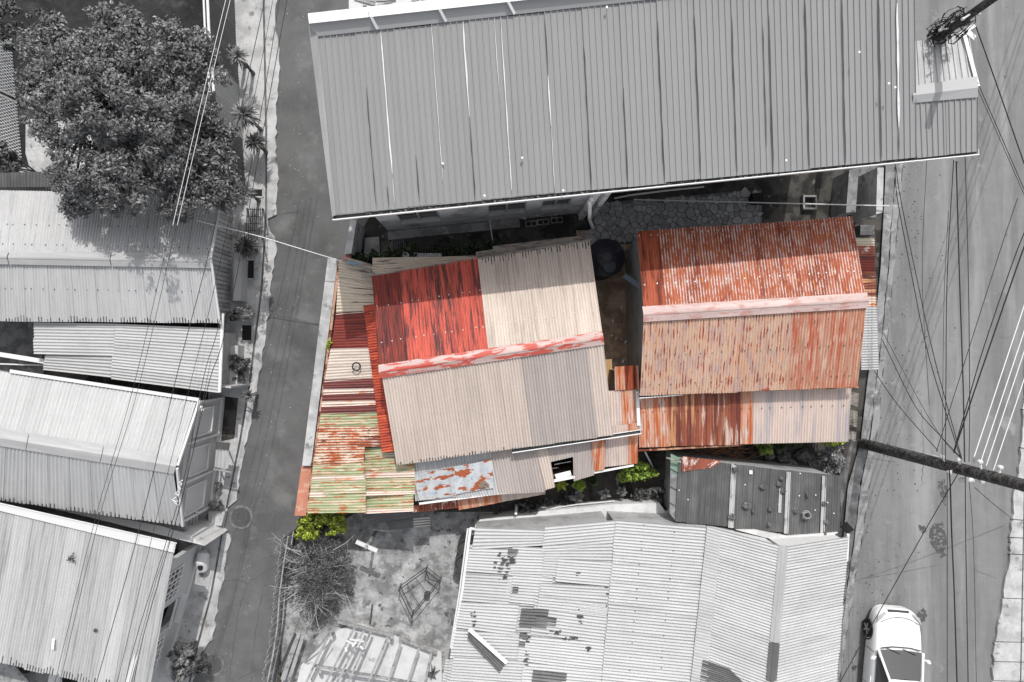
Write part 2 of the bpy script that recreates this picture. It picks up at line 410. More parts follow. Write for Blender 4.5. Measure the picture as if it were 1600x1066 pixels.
# leaves
def leafmat(name, col, tone=.4, rough=.5, tr=.0):
    m = wmat(name, col, [], coord='obj', mottle=0, tone=tone, var=0, rough=rough, spec=.45)
    return m
M['leaf_grey'] = leafmat('grey_leaf', (0.125,) * 3, .55, .42)
M['leaf_grey2'] = leafmat('dark_grey_leaf', (0.085,) * 3, .5)
M['leaf_grey3'] = leafmat('ashy_leaf', (0.20,) * 3, .5)
M['leaf_lime'] = leafmat('lime_leaf', A((158, 172, 58), 1.25), .65)
M['leaf_green'] = leafmat('green_leaf', A((132, 158, 60), 1.35), .7)
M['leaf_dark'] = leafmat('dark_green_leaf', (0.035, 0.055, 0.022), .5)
M['bark'] = wmat('grey_bark', (0.16,) * 3, [blotch((.08,) * 3, .5, 9, .1)], coord='obj', mottle=.3, mscale=6, rough=.95)
M['twig'] = wmat('bleached_twig', (0.36,) * 3, [], coord='obj', mottle=.2, rough=.9)
M['car_glass'] = wmat('car_window_glass', (0.085,) * 3, [], rough=.06, spec=.6, coord='obj', mottle=0)
M['car'] = wmat('white_car_paint', (0.80,) * 3, [], coord='obj', mottle=0, rough=.18, spec=.5, var=0)
M['tyre'] = wmat('tyre_rubber', (0.02,) * 3, [], coord='obj', mottle=.1, rough=.85)
M['collar'] = wmat('patched_collar', (0.17,) * 3, [blotch((.11,) * 3, .5, 5, .08)], coord='pos', mottle=.25, mscale=5, rough=.9)
M['rim'] = wmat('alloy_rim', (0.45,) * 3, [], coord='obj', mottle=.05, rough=.35, metal=.8)
M['tank'] = wmat('black_tank_plastic', (0.022, 0.022, 0.032), [], coord='obj', mottle=.15, rough=.4, spec=.4)


# ------------------------------------------------------------------ roofing helpers
SIN = [(k / 8.0, math.cos(2 * math.pi * k / 8.0)) for k in range(8)]
RIB = [(0.0, 1.0), (0.10, 1.0), (0.16, -0.6), (0.34, -0.6), (0.37, -0.45), (0.40, -0.6), (0.64, -0.6), (0.67, -0.45), (0.70, -0.6), (0.94, -0.6)]
RIBLOW = [(0.0, 1.0), (0.10, 1.0), (0.17, -0.6), (0.5, -0.6), (0.93, -0.6)]


def sheet(name, quad, f0, f1, v0, v1, nw, mat, parent, amp=.015, prof=SIN, lift=(.010, .0), rows=4, uv0=(0, 0), wob=.005, **kw):
    """one corrugated sheet: waves run from A to B, each wave runs from A to D"""
    Aq, B, C, D = [np.array(p, dtype=float) for p in quad]
    n = np.cross(B - Aq, D - Aq)
    n /= np.linalg.norm(n)
    if n[2] < 0: n = -n
    LU = (np.linalg.norm(B - Aq) + np.linalg.norm(C - D)) / 2
    LV = (np.linalg.norm(D - Aq) + np.linalg.norm(C - B)) / 2
    ts = []
    w0 = int(math.floor(f0 * nw)); w1 = int(math.ceil(f1 * nw))
    ts.append((f0, None))
    for w in range(w0, w1 + 1):
        for ph, h in prof:
            t = (w + ph) / nw
            if f0 < t < f1: ts.append((t, h))
    ts.append((f1, None))
    def hgt(t):
        ph = (t * nw) % 1.0
        for i in range(len(prof)):
            p0, h0 = prof[i]
            p1, h1 = prof[i + 1] if i + 1 < len(prof) else (1.0, prof[0][1])
            if p0 <= ph <= p1: return h0 + (h1 - h0) * (ph - p0) / max(1e-6, p1 - p0)
        return 0
    V = []; UV = []; CR = []
    sd = random.uniform(0, 50)
    for r in range(rows):
        s = v0 + (v1 - v0) * r / (rows - 1)
        for t, h in ts:
            if h is None: h = hgt(t)
            p = (Aq * (1 - t) + B * t) * (1 - s) + (D * (1 - t) + C * t) * s
            lt = lift[0] + (lift[1] - lift[0]) * (t - f0) / max(1e-6, f1 - f0)
            wb = wob * noise.noise(Vector((t * LU * 1.3 + sd, s * LV * .8, 0)))
            p = p + n * (amp * h + lt + wb)
            V.append(p); UV.append((uv0[0] + t * LU, uv0[1] + s * LV)); CR.append(.5 + .5 * h)
    m = len(ts); Fc = []
    flip = np.cross(B - Aq, D - Aq)[2] < 0
    for r in range(rows - 1):
        for i in range(m - 1):
            q = (r * m + i, r * m + i + 1, (r + 1) * m + i + 1, (r + 1) * m + i)
            Fc.append(q[::-1] if flip else q)
    return obj(name, np.array(V), [tuple(f) for f in Fc], mat, parent, uv=UV, crest=CR, smooth=(prof is SIN), **kw)


def roof(parent, quad, sheets, pitch=.088, amp=.015, prof=SIN, rows=4, name='roof_sheet', wob=.005, jit=.006, liftz=.010):
    """sheets: list of (f0, f1, material[, v0, v1]) laid side by side, each lapping the next"""
    Aq, B, C, D = [np.array(p, dtype=float) for p in quad]
    LU = (np.linalg.norm(B - Aq) + np.linalg.norm(C - D)) / 2
    nw = max(2, round(LU / pitch))
    uv0 = (random.uniform(0, 40), random.uniform(0, 40))
    out = []
    for s in sheets:
        f0, f1, mt = s[:3]
        v0, v1 = (s[3], s[4]) if len(s) > 3 else (0.0, 1.0)
        lap = .05 / LU
        out.append(sheet(name, quad, f0, min(1.0, f1 + lap) if f1 < .999 else f1, v0 + random.uniform(-jit, jit), v1 + random.uniform(-jit, jit), nw, M[mt] if isinstance(mt, str) else mt, parent,
              amp=amp, prof=prof, rows=rows, uv0=uv0, wob=wob, lift=(liftz + random.uniform(0, .006), 0.0)))
    return out


def even(n, mat, f0=0.0, f1=1.0, v0=0.0, v1=1.0):
    e = [f0 + (f1 - f0) * i / n for i in range(n + 1)]
    return [(e[i], e[i + 1], mat if isinstance(mat, str) else mat[i % len(mat)], v0, v1) for i in range(n)]


def Q(a, b, c, d):
    """quad from four (x, y, z) pixel corners"""
    return [P(*a), P(*b), P(*c), P(*d)]


def strip(name, pts, w, mat, parent, bend=.03, up=.02, **kw):
    """folded ridge capping along pts (3-D): two flanges and a raised middle roll"""
    a, b = Vector(pts[0]), Vector(pts[1])
    d = (b - a).normalized(); s = d.cross(Vector((0, 0, 1))).normalized()
    prof = [(-w / 2, -bend), (-.06, .0), (-.035, up), (0, up * 1.3), (.035, up), (.06, .0), (w / 2, -bend)]
    n = max(2, int((b - a).length / .6)); V = []; UV = []; Fc = []
    k = len(prof)
    for i in range(n + 1):
        p = a + (b - a) * (i / n)
        wz = .006 * noise.noise(Vector((i * 1.7, a.x, a.y)))
        for x, z in prof:
            V.append(tuple(p + s * x + Vector((0, 0, z + wz)))); UV.append((x, (b - a).length * i / n))
    for i in range(n):
        for j in range(k - 1):
            Fc.append((i * k + j, i * k + j + 1, (i + 1) * k + j + 1, (i + 1) * k + j))
    return obj(name, V, Fc, mat, parent, uv=UV, **kw)


def lerp(a, b, t): return Vector(a) * (1 - t) + Vector(b) * t


def gable_walls(parent, nw, ne, re, rw, sw, se, mat, inset=.25, drop=.07, z0=0.0):
    """closed house body below a gable roof given by its six roof points"""
    def along(p, q, t): return lerp(p, q, t)
    L = (Vector(ne) - Vector(nw)).length
    t = inset / L
    a, b = along(nw, ne, t), along(ne, nw, t)
    c, d = along(sw, se, t), along(se, sw, t)
    r0, r1 = along(rw, re, t), along(re, rw, t)
    e = inset / max(.5, (Vector(rw) - Vector(nw)).length)
    a2, b2, c2, d2 = lerp(a, r0, e), lerp(b, r1, e), lerp(c, r0, e), lerp(d, r1, e)
    dz = Vector((0, 0, -drop))
    T = [a2 + dz, b2 + dz, d2 + dz, c2 + dz, r0 + dz, r1 + dz]
    V = [(p.x, p.y, z0) for p in T[:4]] + [tuple(p) for p in T]
    Fc = [(1, 0, 4, 5), (3, 2, 6, 7), (0, 3, 7, 8, 4), (2, 1, 5, 9, 6)]
    obj('wall', V, Fc, mat, parent)
    return T


def quad_walls(parent, quad, mat, inset=.15, drop=.06, z0=0.0, name='wall'):
    c = sum((Vector(p) for p in quad), Vector()) / 4
    T = []
    for p in quad:
        p = Vector(p); d = (c - p); d.z = d.z
        f = inset * 1.4 / math.hypot(d.x, d.y)
        T.append(p + d * f + Vector((0, 0, -drop)))
    V = [(p.x, p.y, z0) for p in T] + [tuple(p) for p in T]
    Fc = [(0, 1, 5, 4), (1, 2, 6, 5), (2, 3, 7, 6), (3, 0, 4, 7)]
    return obj(name, V, Fc, mat, parent)


def gutter(name, a, b, parent, w=.11, h=.09, mat=None, mats=None):
    """open U channel from a to b (3-D)"""
    a, b = Vector(a), Vector(b)
    d = (b - a).normalized(); s = d.cross(Vector((0, 0, 1))).normalized()
    t = .012
    pr = [(-w / 2, 0), (-w / 2, -h), (w / 2, -h), (w / 2, .02), (w / 2 - t * 2.2, .02), (w / 2 - t * 1.2, -h + t), (-w / 2 + t, -h + t), (-w / 2 + t, 0)]
    V = []; n = 8
    for p in (a, b):
        for x, z in pr: V.append(tuple(p + s * x + Vector((0, 0, z))))
    Fc = [(i, (i + 1) % n, n + (i + 1) % n, n + i) for i in range(n)]
    mi = [0, 0, 0, 0, 0, 1, 0, 0]
    Fc += [(0, 1, 2, 3, 4, 5, 6, 7)[::-1], tuple(range(8, 16))]
    mi += [0, 0]
    mb = MB(); mb.add(V, Fc)
    mb.m = mi
    # end plate
    e = b + d * .004
    mb.hexa([e - s * w / 2 + Vector((0, 0, -h)), e + s * w / 2 + Vector((0, 0, -h)), e + s * w / 2 + d * .01 + Vector((0, 0, -h)), e - s * w / 2 + d * .01 + Vector((0, 0, -h))],
            [e - s * w / 2, e + s * w / 2, e + s * w / 2 + d * .01, e - s * w / 2 + d * .01])
    return mb.build(name, mats or [mat or M['white'], M['dark_grey']], parent)


def screws(parent, quad, rows, n, mat, r=.016):
    mb = MB()
    for v in rows:
        for i in range(n):
            t = (i + random.uniform(.2, .8)) / n
            p = lerp(lerp(quad[0], quad[1], t), lerp(quad[3], quad[2], t), v + random.uniform(-.006, .006))
            mb.box((p.x, p.y, p.z + .012), r * 2, r * 2, .014, random.random())
    return mb.build('roof_screws', mat, parent, kind='stuff')


def eave_ticks(parent, quad, end, mat, L=.16, pitch=.088, amp=.015, f0=0.0, f1=1.0):
    """dirt that has collected at the lower end of the troughs"""
    A_, B_, C_, D_ = [Vector(p) for p in quad]
    LU = ((B_ - A_).length + (C_ - D_).length) / 2; LV = (D_ - A_).length; nw = max(2, round(LU / pitch)); mb = MB()
    for w in range(int(nw * f0), int(nw * f1)):
        if random.random() < .2: continue
        t = (w + .5) / nw; l = L * random.uniform(.3, 1.2) / LV
        va, vb = (1 - l, 1.0) if end else (0.0, l)
        p = lerp(lerp(A_, B_, t), lerp(D_, C_, t), va); q = lerp(lerp(A_, B_, t), lerp(D_, C_, t), vb)
        up = Vector((0, 0, .010 - amp + .008)); mb.beam(p + up, q + up, random.uniform(.016, .034), .006)
    return mb.build('eave_dirt', mat, parent, kind='stuff')


# ------------------------------------------------------------------ foliage helpers
def leaves(name, blobs, n, size, mat, parent=None, up=.55, elong=2.0, shell=.75, **kw):
    """many small folded leaves through the volume of the given ellipsoids (centre, radii)"""
    w = np.array([b[1][0] * b[1][1] + b[1][0] * b[1][2] for b in blobs]); w = w / w.sum()
    idx = RNG.choice(len(blobs), size=n, p=w)
    c = np.array([tuple(b[0]) for b in blobs])[idx]; r = np.array([tuple(b[1]) for b in blobs])[idx]
    d = RNG.normal(size=(n, 3)); d /= np.linalg.norm(d, axis=1)[:, None]
    rad = (shell + (1 - shell) * RNG.random(n)) * (0.9 + .2 * RNG.random(n))
    rad = np.where(RNG.random(n) < .25, RNG.random(n) ** .5, rad)
    pos = c + d * r * rad[:, None]
    nor = d * .6 + RNG.normal(size=(n, 3)) * .55 + np.array([0, 0, up])
    nor /= np.linalg.norm(nor, axis=1)[:, None]
    t = RNG.normal(size=(n, 3)); t -= nor * (t * nor).sum(1)[:, None]; t /= np.linalg.norm(t, axis=1)[:, None]
    b = np.cross(nor, t)
    s = size * (.6 + .8 * RNG.random(n))[:, None]
    tip = pos + t * s; base = pos - t * s
    l = pos + b * s / elong + nor * s * .18; rr = pos - b * s / elong + nor * s * .18
    V = np.empty((n * 4, 3)); V[0::4] = base; V[1::4] = rr; V[2::4] = tip; V[3::4] = l
    k = np.arange(n) * 4
    Fc = np.empty((n * 2, 3), dtype=int)
    Fc[0::2] = np.stack([k, k + 1, k + 2], 1); Fc[1::2] = np.stack([k, k + 2, k + 3], 1)
    tone = np.repeat(RNG.random(n), 4)
    lo = V.min(axis=0); hi = V.max(axis=0)
    at = ORIGIN[parent.name] if parent is not None else Vector(((lo[0] + hi[0]) / 2, (lo[1] + hi[1]) / 2, lo[2]))
    me = bpy.data.meshes.new(name)
    VV = (V - np.array(at)).astype(np.float32)
    me.vertices.add(len(VV)); me.vertices.foreach_set('co', VV.ravel())
    me.loops.add(len(Fc) * 3); me.loops.foreach_set('vertex_index', Fc.ravel().astype(np.int32))
    me.polygons.add(len(Fc)); me.polygons.foreach_set('loop_start', (np.arange(len(Fc)) * 3).astype(np.int32))
    me.polygons.foreach_set('loop_total', np.full(len(Fc), 3, dtype=np.int32))
    a = me.attributes.new('crest', 'FLOAT', 'POINT'); a.data.foreach_set('value', tone.astype(np.float32))
    me.materials.append(mat); me.update(calc_edges=True); me.validate()
    o = bpy.data.objects.new(name, me)
    _link(o, parent, Vector(at))
    for k2, v2 in kw.items(): o[k2] = v2
    return o


def blades(name, c, n, L, w, mat, parent, up=(.2, 1.0), droop=.5, arch=4):
    """strap leaves spreading from one point (yucca, fern, dracaena)"""
    mb = MB(); tone = []
    for i in range(n):
        a = random.uniform(0, 2 * math.pi); e = random.uniform(*up); l = L * random.uniform(.7, 1.1)
        d = Vector((math.cos(a), math.sin(a), 0)); s = Vector((-d.y, d.x, 0))
        V = []
        for k in range(arch + 1):
            t = k / arch
            p = Vector(c) + d * (l * t * math.cos(e)) + Vector((0, 0, l * t * math.sin(e) - droop * l * t * t))
            ww = w * (1 - t) ** .6 * (0.5 + 1.2 * min(1, t * 3))
            V += [p - s * ww / 2, p + Vector((0, 0, -ww * .2)), p + s * ww / 2]
        Fc = []
        for k in range(arch):
            for j in range(2):
                Fc.append((k * 3 + j, k * 3 + j + 1, (k + 1) * 3 + j + 1, (k + 1) * 3 + j))
        mb.add(V, Fc); tone += [random.random()] * len(V)
    return obj(name, mb.v, mb.f, mat, parent, crest=tone)


def shrub(name, label, cat, base, blobs, n, size, mat, stems=4, group=None, **kw):
    t = thing(name, label, cat, base, group)
    leaves('foliage', blobs, n, size, mat, t, **kw)
    mb = MB()
    for i in range(stems):
        b = blobs[i % len(blobs)][0]
        p0 = Vector(base) + Vector((random.uniform(-.06, .06), random.uniform(-.06, .06), 0))
        mb.tube([p0, lerp(p0, b, .5) + Vector((random.uniform(-.05, .05), random.uniform(-.05, .05), .05)), Vector(b)], [.025, .018, .006], 5)
    mb.build('stem', M['bark'], t)
    return t


# ================================================================== THE GROUND
g = flat('ground', [(-4000, -4000), (5600, -4000), (5600, 5000), (-4000, 5000)], 0.0, M['soil'], kind='structure')
lane_l = [(437, -160), (432, 0), (430, 40), (438, 85), (436, 120), (431, 170), (431, 230), (434, 280), (430, 335), (418, 342), (418, 352), (428, 370), (431, 390), (425, 440), (420, 485), (412, 540), (404, 596), (394, 647), (385, 690), (377, 723), (371, 782), (352, 797), (350, 830), (361, 836), (357, 855), (352, 884), (340, 949), (332, 1000), (312, 1020), (300, 1066), (280, 1200)]
flat('lane', [(200, -160)] + [(x - 40, y) for x, y in lane_l] + [(425, 1200), (432, 1066), (446, 960), (450, 870), (470, 800), (522, 500), (545, 395), (600, 300), (640, -160)], .004, M['lane'], kind='structure')
# raised pale pavement along the lane, its lane side broken and ragged
edge = []
for i in range(len(lane_l) - 1):
    (x0, y0), (x1, y1) = lane_l[i], lane_l[i + 1]
    m = max(1, int(math.hypot(x1 - x0, y1 - y0) / 7))
    for k in range(m):
        t = k / m
        edge.append((x0 + (x1 - x0) * t + random.uniform(-2.2, 2.2), y0 + (y1 - y0) * t))
groove = [(411, -160), (412, 0), (416, 200), (416, 330), (409, 450), (405, 480), (390, 600), (375, 690), (350, 815), (330, 930), (308, 1012), (296, 1066), (270, 1200)]
def gx(y):
    for i in range(len(groove) - 1):
        if groove[i][1] <= y <= groove[i + 1][1]:
            t = (y - groove[i][1]) / (groove[i + 1][1] - groove[i][1]); return groove[i][0] + (groove[i + 1][0] - groove[i][0]) * t
    return groove[-1][0]
mb = MB()
L_ = [P(gx(y) + 1.5, y, .07) for x, y in edge]; R_ = [P(x, y, .07) for x, y in edge]
n_ = len(edge)
V = [tuple(p) for p in L_] + [tuple(p) for p in R_] + [(p.x, p.y, 0) for p in R_]
mb.add(V, [(i, i + 1, n_ + i + 1, n_ + i) for i in range(n_ - 1)] + [(n_ + i, n_ + i + 1, 2 * n_ + i + 1, 2 * n_ + i) for i in range(n_ - 1)])
mb.f = [f[::-1] for f in mb.f]
mb.build('pavement', M['conc'], kind='structure')
inner = [(366, -160), (367, 0), (378, 180), (386, 280), (372, 330), (364, 480), (345, 600), (338, 690), (326, 800), (300, 830), (288, 930), (258, 1010), (240, 1066), (215, 1200)]
mb = MB()
a = [P(x, y, .10) for x, y in inner]; ys = [y for x, y in inner]
ysl = sorted(set(ys + list(range(-160, 1200, 20))))
def ix(y):
    for i in range(len(inner) - 1):
        if inner[i][1] <= y <= inner[i + 1][1]:
            t = (y - inner[i][1]) / (inner[i + 1][1] - inner[i][1]); return inner[i][0] + (inner[i + 1][0] - inner[i][0]) * t
    return inner[-1][0]
a = [P(ix(y) - 18, y, .10) for y in ysl]; b = [P(gx(y) - 1.8, y, .10) for y in ysl]; n_ = len(ysl)
V = [tuple(p) for p in a] + [tuple(p) for p in b] + [(p.x, p.y, 0) for p in b]
mb.add(V, [(n_ + i, n_ + i + 1, i + 1, i) for i in range(n_ - 1)] + [(2 * n_ + i, 2 * n_ + i + 1, n_ + i + 1, n_ + i) for i in range(n_ - 1)])
mb.build('path', M['conc'], kind='structure')
mb = MB()
a = [P(gx(y) - 2.2, y, .012) for y in ysl]; b = [P(gx(y) + 2.2, y, .012) for y in ysl]
mb.add([tuple(p) for p in a] + [tuple(p) for p in b], [(n_ + i, n_ + i + 1, i + 1, i) for i in range(n_ - 1)])
mb.build('gutter_channel', M['conc_dark'], kind='structure')

# right-hand road, its broken kerb strip and the slabs of the far footway
road_l = [(1440, -200), (1420, 0), (1411, 258), (1404, 340), (1397, 420), (1388, 520), (1378, 600), (1373, 660), (1364, 720), (1353, 800), (1346, 850), (1336, 905), (1326, 970), (1312, 1066), (1290, 1250)]
flat('road', road_l + [(1720, 1250), (1720, -200)], .006, M['road'], kind='structure')
kerb_l = [(1360, -200), (1374, 200), (1384, 262), (1381, 330), (1376, 420), (1366, 520), (1355, 600), (1345, 690), (1325, 760), (1318, 840), (1312, 900), (1300, 1000), (1290, 1066), (1270, 1250)]
def dense(pts, step=9, j=1.5):
    out = []
    for i in range(len(pts) - 1):
        (x0, y0), (x1, y1) = pts[i], pts[i + 1]
        m = max(1, int(math.hypot(x1 - x0, y1 - y0) / step))
        for k in range(m):
            t = k / m; out.append((x0 + (x1 - x0) * t + random.uniform(-j, j), y0 + (y1 - y0) * t))
    return out + [pts[-1]]
def ribbon(name, pa, pb, z, zb, mat, **kw):
    """strip of the ground between two pixel lines of equal length, with an edge face on the side of pb"""
    a = [P(x, y, z) for x, y in pa]; b = [P(x, y, z) for x, y in pb]; n = len(a)
    mb = MB()
    mb.add([tuple(p) for p in a] + [tuple(p) for p in b] + [(p.x, p.y, zb) for p in b], [(n + i, n + i + 1, i + 1, i) for i in range(n - 1)] + [(2 * n + i, 2 * n + i + 1, n + i + 1, n + i) for i in range(n - 1)])
    return mb.build(name, mat, **kw)
def at_y(pts, y):
    for i in range(len(pts) - 1):
        if pts[i][1] <= y <= pts[i + 1][1]:
            t = (y - pts[i][1]) / (pts[i + 1][1] - pts[i][1]); return pts[i][0] + (pts[i + 1][0] - pts[i][0]) * t
    return pts[-1][0]
yy = list(range(-190, 1240, 8))
ribbon('footway', [(at_y(kerb_l, y), y) for y in yy], [(at_y(kerb_l, y) * .45 + at_y(road_l, y) * .55 + random.uniform(-1, 1), y) for y in yy], .10, 0, M['conc_mid'], kind='structure')
ribbon('kerb_strip', [(at_y(kerb_l, y) * .40 + at_y(road_l, y) * .60 + random.uniform(-.8, .8), y) for y in yy], [(at_y(road_l, y) + random.uniform(-1.5, 1.5), y) for y in yy], .05, 0, M['conc_mid'], kind='structure')
far_l = [(1615, 560), (1598, 640), (1592, 735), (1584, 770), (1583, 800), (1578, 835), (1578, 870), (1572, 900), (1566, 940), (1560, 970), (1553, 1010), (1550, 1066), (1530, 1250)]
fw = []
breaks = [560, 640, 700, 760, 812, 840, 866, 935, 1003, 1034, 1064, 1130, 1200]
fslab = thing('far_footway', 'footway of pale square slabs along the right edge of the photo', 'footway', P(1590, 900, 0))
for i in range(len(breaks) - 1):
    y0, y1 = breaks[i] + .8, breaks[i + 1] - .8
    ys_ = [y0 + (y1 - y0) * k / 6 for k in range(7)]
    px = [(at_y(far_l, y) + random.uniform(-1.5, 1.5) + 1, y) for y in ys_]
    slab('slab', px + [(1597 - (y1 - 900) * .02, y1 + 1), (1597 - (y0 - 900) * .02, y0 + 1)], .11, 0, M['conc'], fslab)
    slab('slab', [(1599 - (y0 - 900) * .02, y0 + 1), (1599 - (y1 - 900) * .02, y1 + 1), (1720, y1 + 4), (1720, y0 + 4)], .11, 0, M['conc'], fslab)
for k, (nm, pts) in enumerate([('road_patch', [(1452, 828), (1462, 818), (1474, 815), (1480, 850), (1470, 868), (1460, 860), (1452, 842)]), ('road_patch', [(1462, 862), (1472, 856), (1478, 868), (1470, 872)]), ('road_patch', [(1433, 960), (1443, 950), (1449, 958), (1446, 972), (1438, 972)]), ('road_patch', [(1466, 752), (1476, 750), (1482, 765), (1478, 790), (1470, 778)]), ('road_patch', [(1434, 820), (1444, 822), (1447, 832), (1440, 834)])]):
    cx = sum(p[0] for p in pts) / len(pts); cy = sum(p[1] for p in pts) / len(pts)
    pp = []
    for i in range(len(pts)):
        x0, y0 = pts[i]; x1, y1 = pts[(i + 1) % len(pts)]
        for t in (0, .33, .66): pp.append((x0 + (x1 - x0) * t + random.uniform(-1.5, 1.5), y0 + (y1 - y0) * t + random.uniform(-1.5, 1.5)))
    flat(nm, pp, .010 + .0005 * k, M['patch'], kind='structure')

# yards
flat('yard_ground', [(448, 860), (560, 800), (720, 800), (790, 800), (720, 1066), (700, 1180), (440, 1180), (440, 1000)], .005, M['yard'], kind='structure')
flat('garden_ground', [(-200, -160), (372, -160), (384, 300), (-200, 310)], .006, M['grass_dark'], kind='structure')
flat('garden_floor', [(40, 186), (130, 186), (190, 330), (30, 330), (30, 262), (46, 262), (40, 240)], .012, M['conc'], kind='structure')
flat('courtyard_floor', [(900, 360), (1030, 360), (1030, 620), (930, 620)], .008, M['floor_brown'], kind='structure')
slab('apron', [(742, 822), (750, 812), (790, 808), (838, 805), (842, 799), (890, 795), (960, 788), (1030, 786), (1050, 812), (1060, 860), (745, 860)], .8, 0, M['white_conc'], kind='structure')

# cracks in the lane, patched seams and dirt along the kerb
def crack(pts, w, mat, z=.0075):
    px = dense(pts, 5, 1.3); V = []; n = len(px)
    for i, (x, y) in enumerate(px):
        a = px[max(0, i - 1)]; b = px[min(n - 1, i + 1)]; L = math.hypot(b[0] - a[0], b[1] - a[1]) or 1
        nx, ny = -(b[1] - a[1]) / L, (b[0] - a[0]) / L; ww = w * random.uniform(.3, 1.0)
        V += [P(x - nx * ww, y - ny * ww, z), P(x + nx * ww, y + ny * ww, z)]
    Fc = [(2 * i, 2 * i + 1, 2 * i + 3, 2 * i + 2) for i in range(n - 1)]
    o = obj('crack', V, Fc, M[mat], kind='structure'); o.name = 'road_crack'
for pts in ([(352, 908), (372, 906), (387, 912), (420, 890), (446, 878)], [(387, 912), (372, 955), (366, 1000), (358, 1066)], [(412, 915), (400, 985), (392, 1066)], [(402, 330), (430, 336), (470, 330)], [(405, 490), (440, 494), (500, 508)], [(372, 1062), (398, 1048), (440, 1040)], [(440, 270), (452, 266), (462, 268)]):
    crack(pts, .8, 'iron')
for pts in ([(1345, 905), (1400, 896), (1480, 880)], [(1520, 890), (1560, 905)], [(1440, 640), (1444, 700), (1440, 760)]):
    crack(pts, .7, 'conc_dark', .0098)
mb = MB()
for i in range(130):
    y = random.uniform(-20, 1060); x = gx(y) + random.uniform(24, 60) if random.random() < .5 else random.uniform(360, 500)
    if x < gx(y) + 22: continue
    s = random.uniform(.006, .016); mb.box(P(x, y, .004), s, s * 1.5, s * .6, random.random() * 3)
mb.build('lane_grit', M['trim'], None, label='pale grit and scraps of litter scattered over the narrow lane', cat='grit', kind='stuff')
mb = MB()
for i in range(260):
    y = random.uniform(250, 1060); x = at_y(road_l, y) + abs(random.gauss(0, 40)); s = random.uniform(.01, .03); mb.box(P(x, y, .006), s, s * 1.5, s * .6, random.random() * 3)
mb.build('road_grit', M['dark_grey'], None, label='dark grit scattered over the wide road', cat='grit', kind='stuff')


# ================================================================== THE LONG GREY BUILDING (top)
ZE, ZR = 6.0, 7.2
big = thing('long_building', 'long building under a grey ribbed metal roof across the top of the photo', 'building', P(975, 250, 0))
roof_q = Q((496, 57, ZR), (1428, -46, ZR), (1432, 247, ZE), (521, 336, ZE))
roof(big, roof_q, even(16, 'r_big', .0, 1.0), pitch=.1595, amp=.020, prof=RIB, rows=5, wob=.004, liftz=.012)
# plain barge flashing along the west edge
v = [P(482, 40, ZR + .06), P(497, 57, ZR + .045), P(525, 336, ZE + .045), P(519, 339, ZE + .06)]
obj('barge_flashing', [tuple(p) for p in v] + [tuple(v[0] - Vector((0, 0, .18))), tuple(v[3] - Vector((0, 0, .18)))], [(0, 1, 2, 3)[::-1], (0, 3, 5, 4)[::-1]], M['r_bigcap'], big, uv=[(p.x, p.y) for p in v] + [(0, 0), (0, 1)])
# ridge: grey south flange, step, top in a paler colour that paints its sunlight
def ridge_piece(x0, y0, x1, y1):
    # lower edge of the flange runs from (x0,y0) to (x1,y1)
    pass
e0, e1 = (497, 57), (1428, -46)
segs = [0, .1, .215, .33, .55, .78, 1.0]
for i in range(len(segs) - 1):
    V = []
    for t in (segs[i], segs[i + 1] - .0008):
        x = e0[0] + (e1[0] - e0[0]) * t; y = e0[1] + (e1[1] - e0[1]) * t
        for dx, dy, z in ((0, 0, ZR + .035), (-2 - 12 * (1 - t), -19, ZR + .20), (-2 - 12 * (1 - t), -20, ZR + .27), (-3 - 13 * (1 - t), -34, ZR + .20), (-3 - 13 * (1 - t), -36, ZR - .1)):
            V.append(P(x + dx, y + dy, z))
    Fc = [(k, k + 1, 6 + k, 5 + k)[::-1] for k in range(4)]
    mb = MB(); mb.add(V, Fc); mb.m = [0, 0, 1, 1]
    mb.build('ridge_flashing', [M['r_bigcap'], M['trim']], big)
for t0, w in ((.1, .03), (.215, .03), (.33, .03)):
    x = e0[0] + (e1[0] - e0[0]) * t0; y = e0[1] + (e1[1] - e0[1]) * t0
    a = P(x, y - 1, ZR + .055); b = P(x - 10, y - 20, ZR + .28); c = P(x - 12, y - 32, ZR + .24)
    MB().beam(a, b, .07, .01).beam(b, c, .07, .01).build('sealant_strip', M['white'], big)
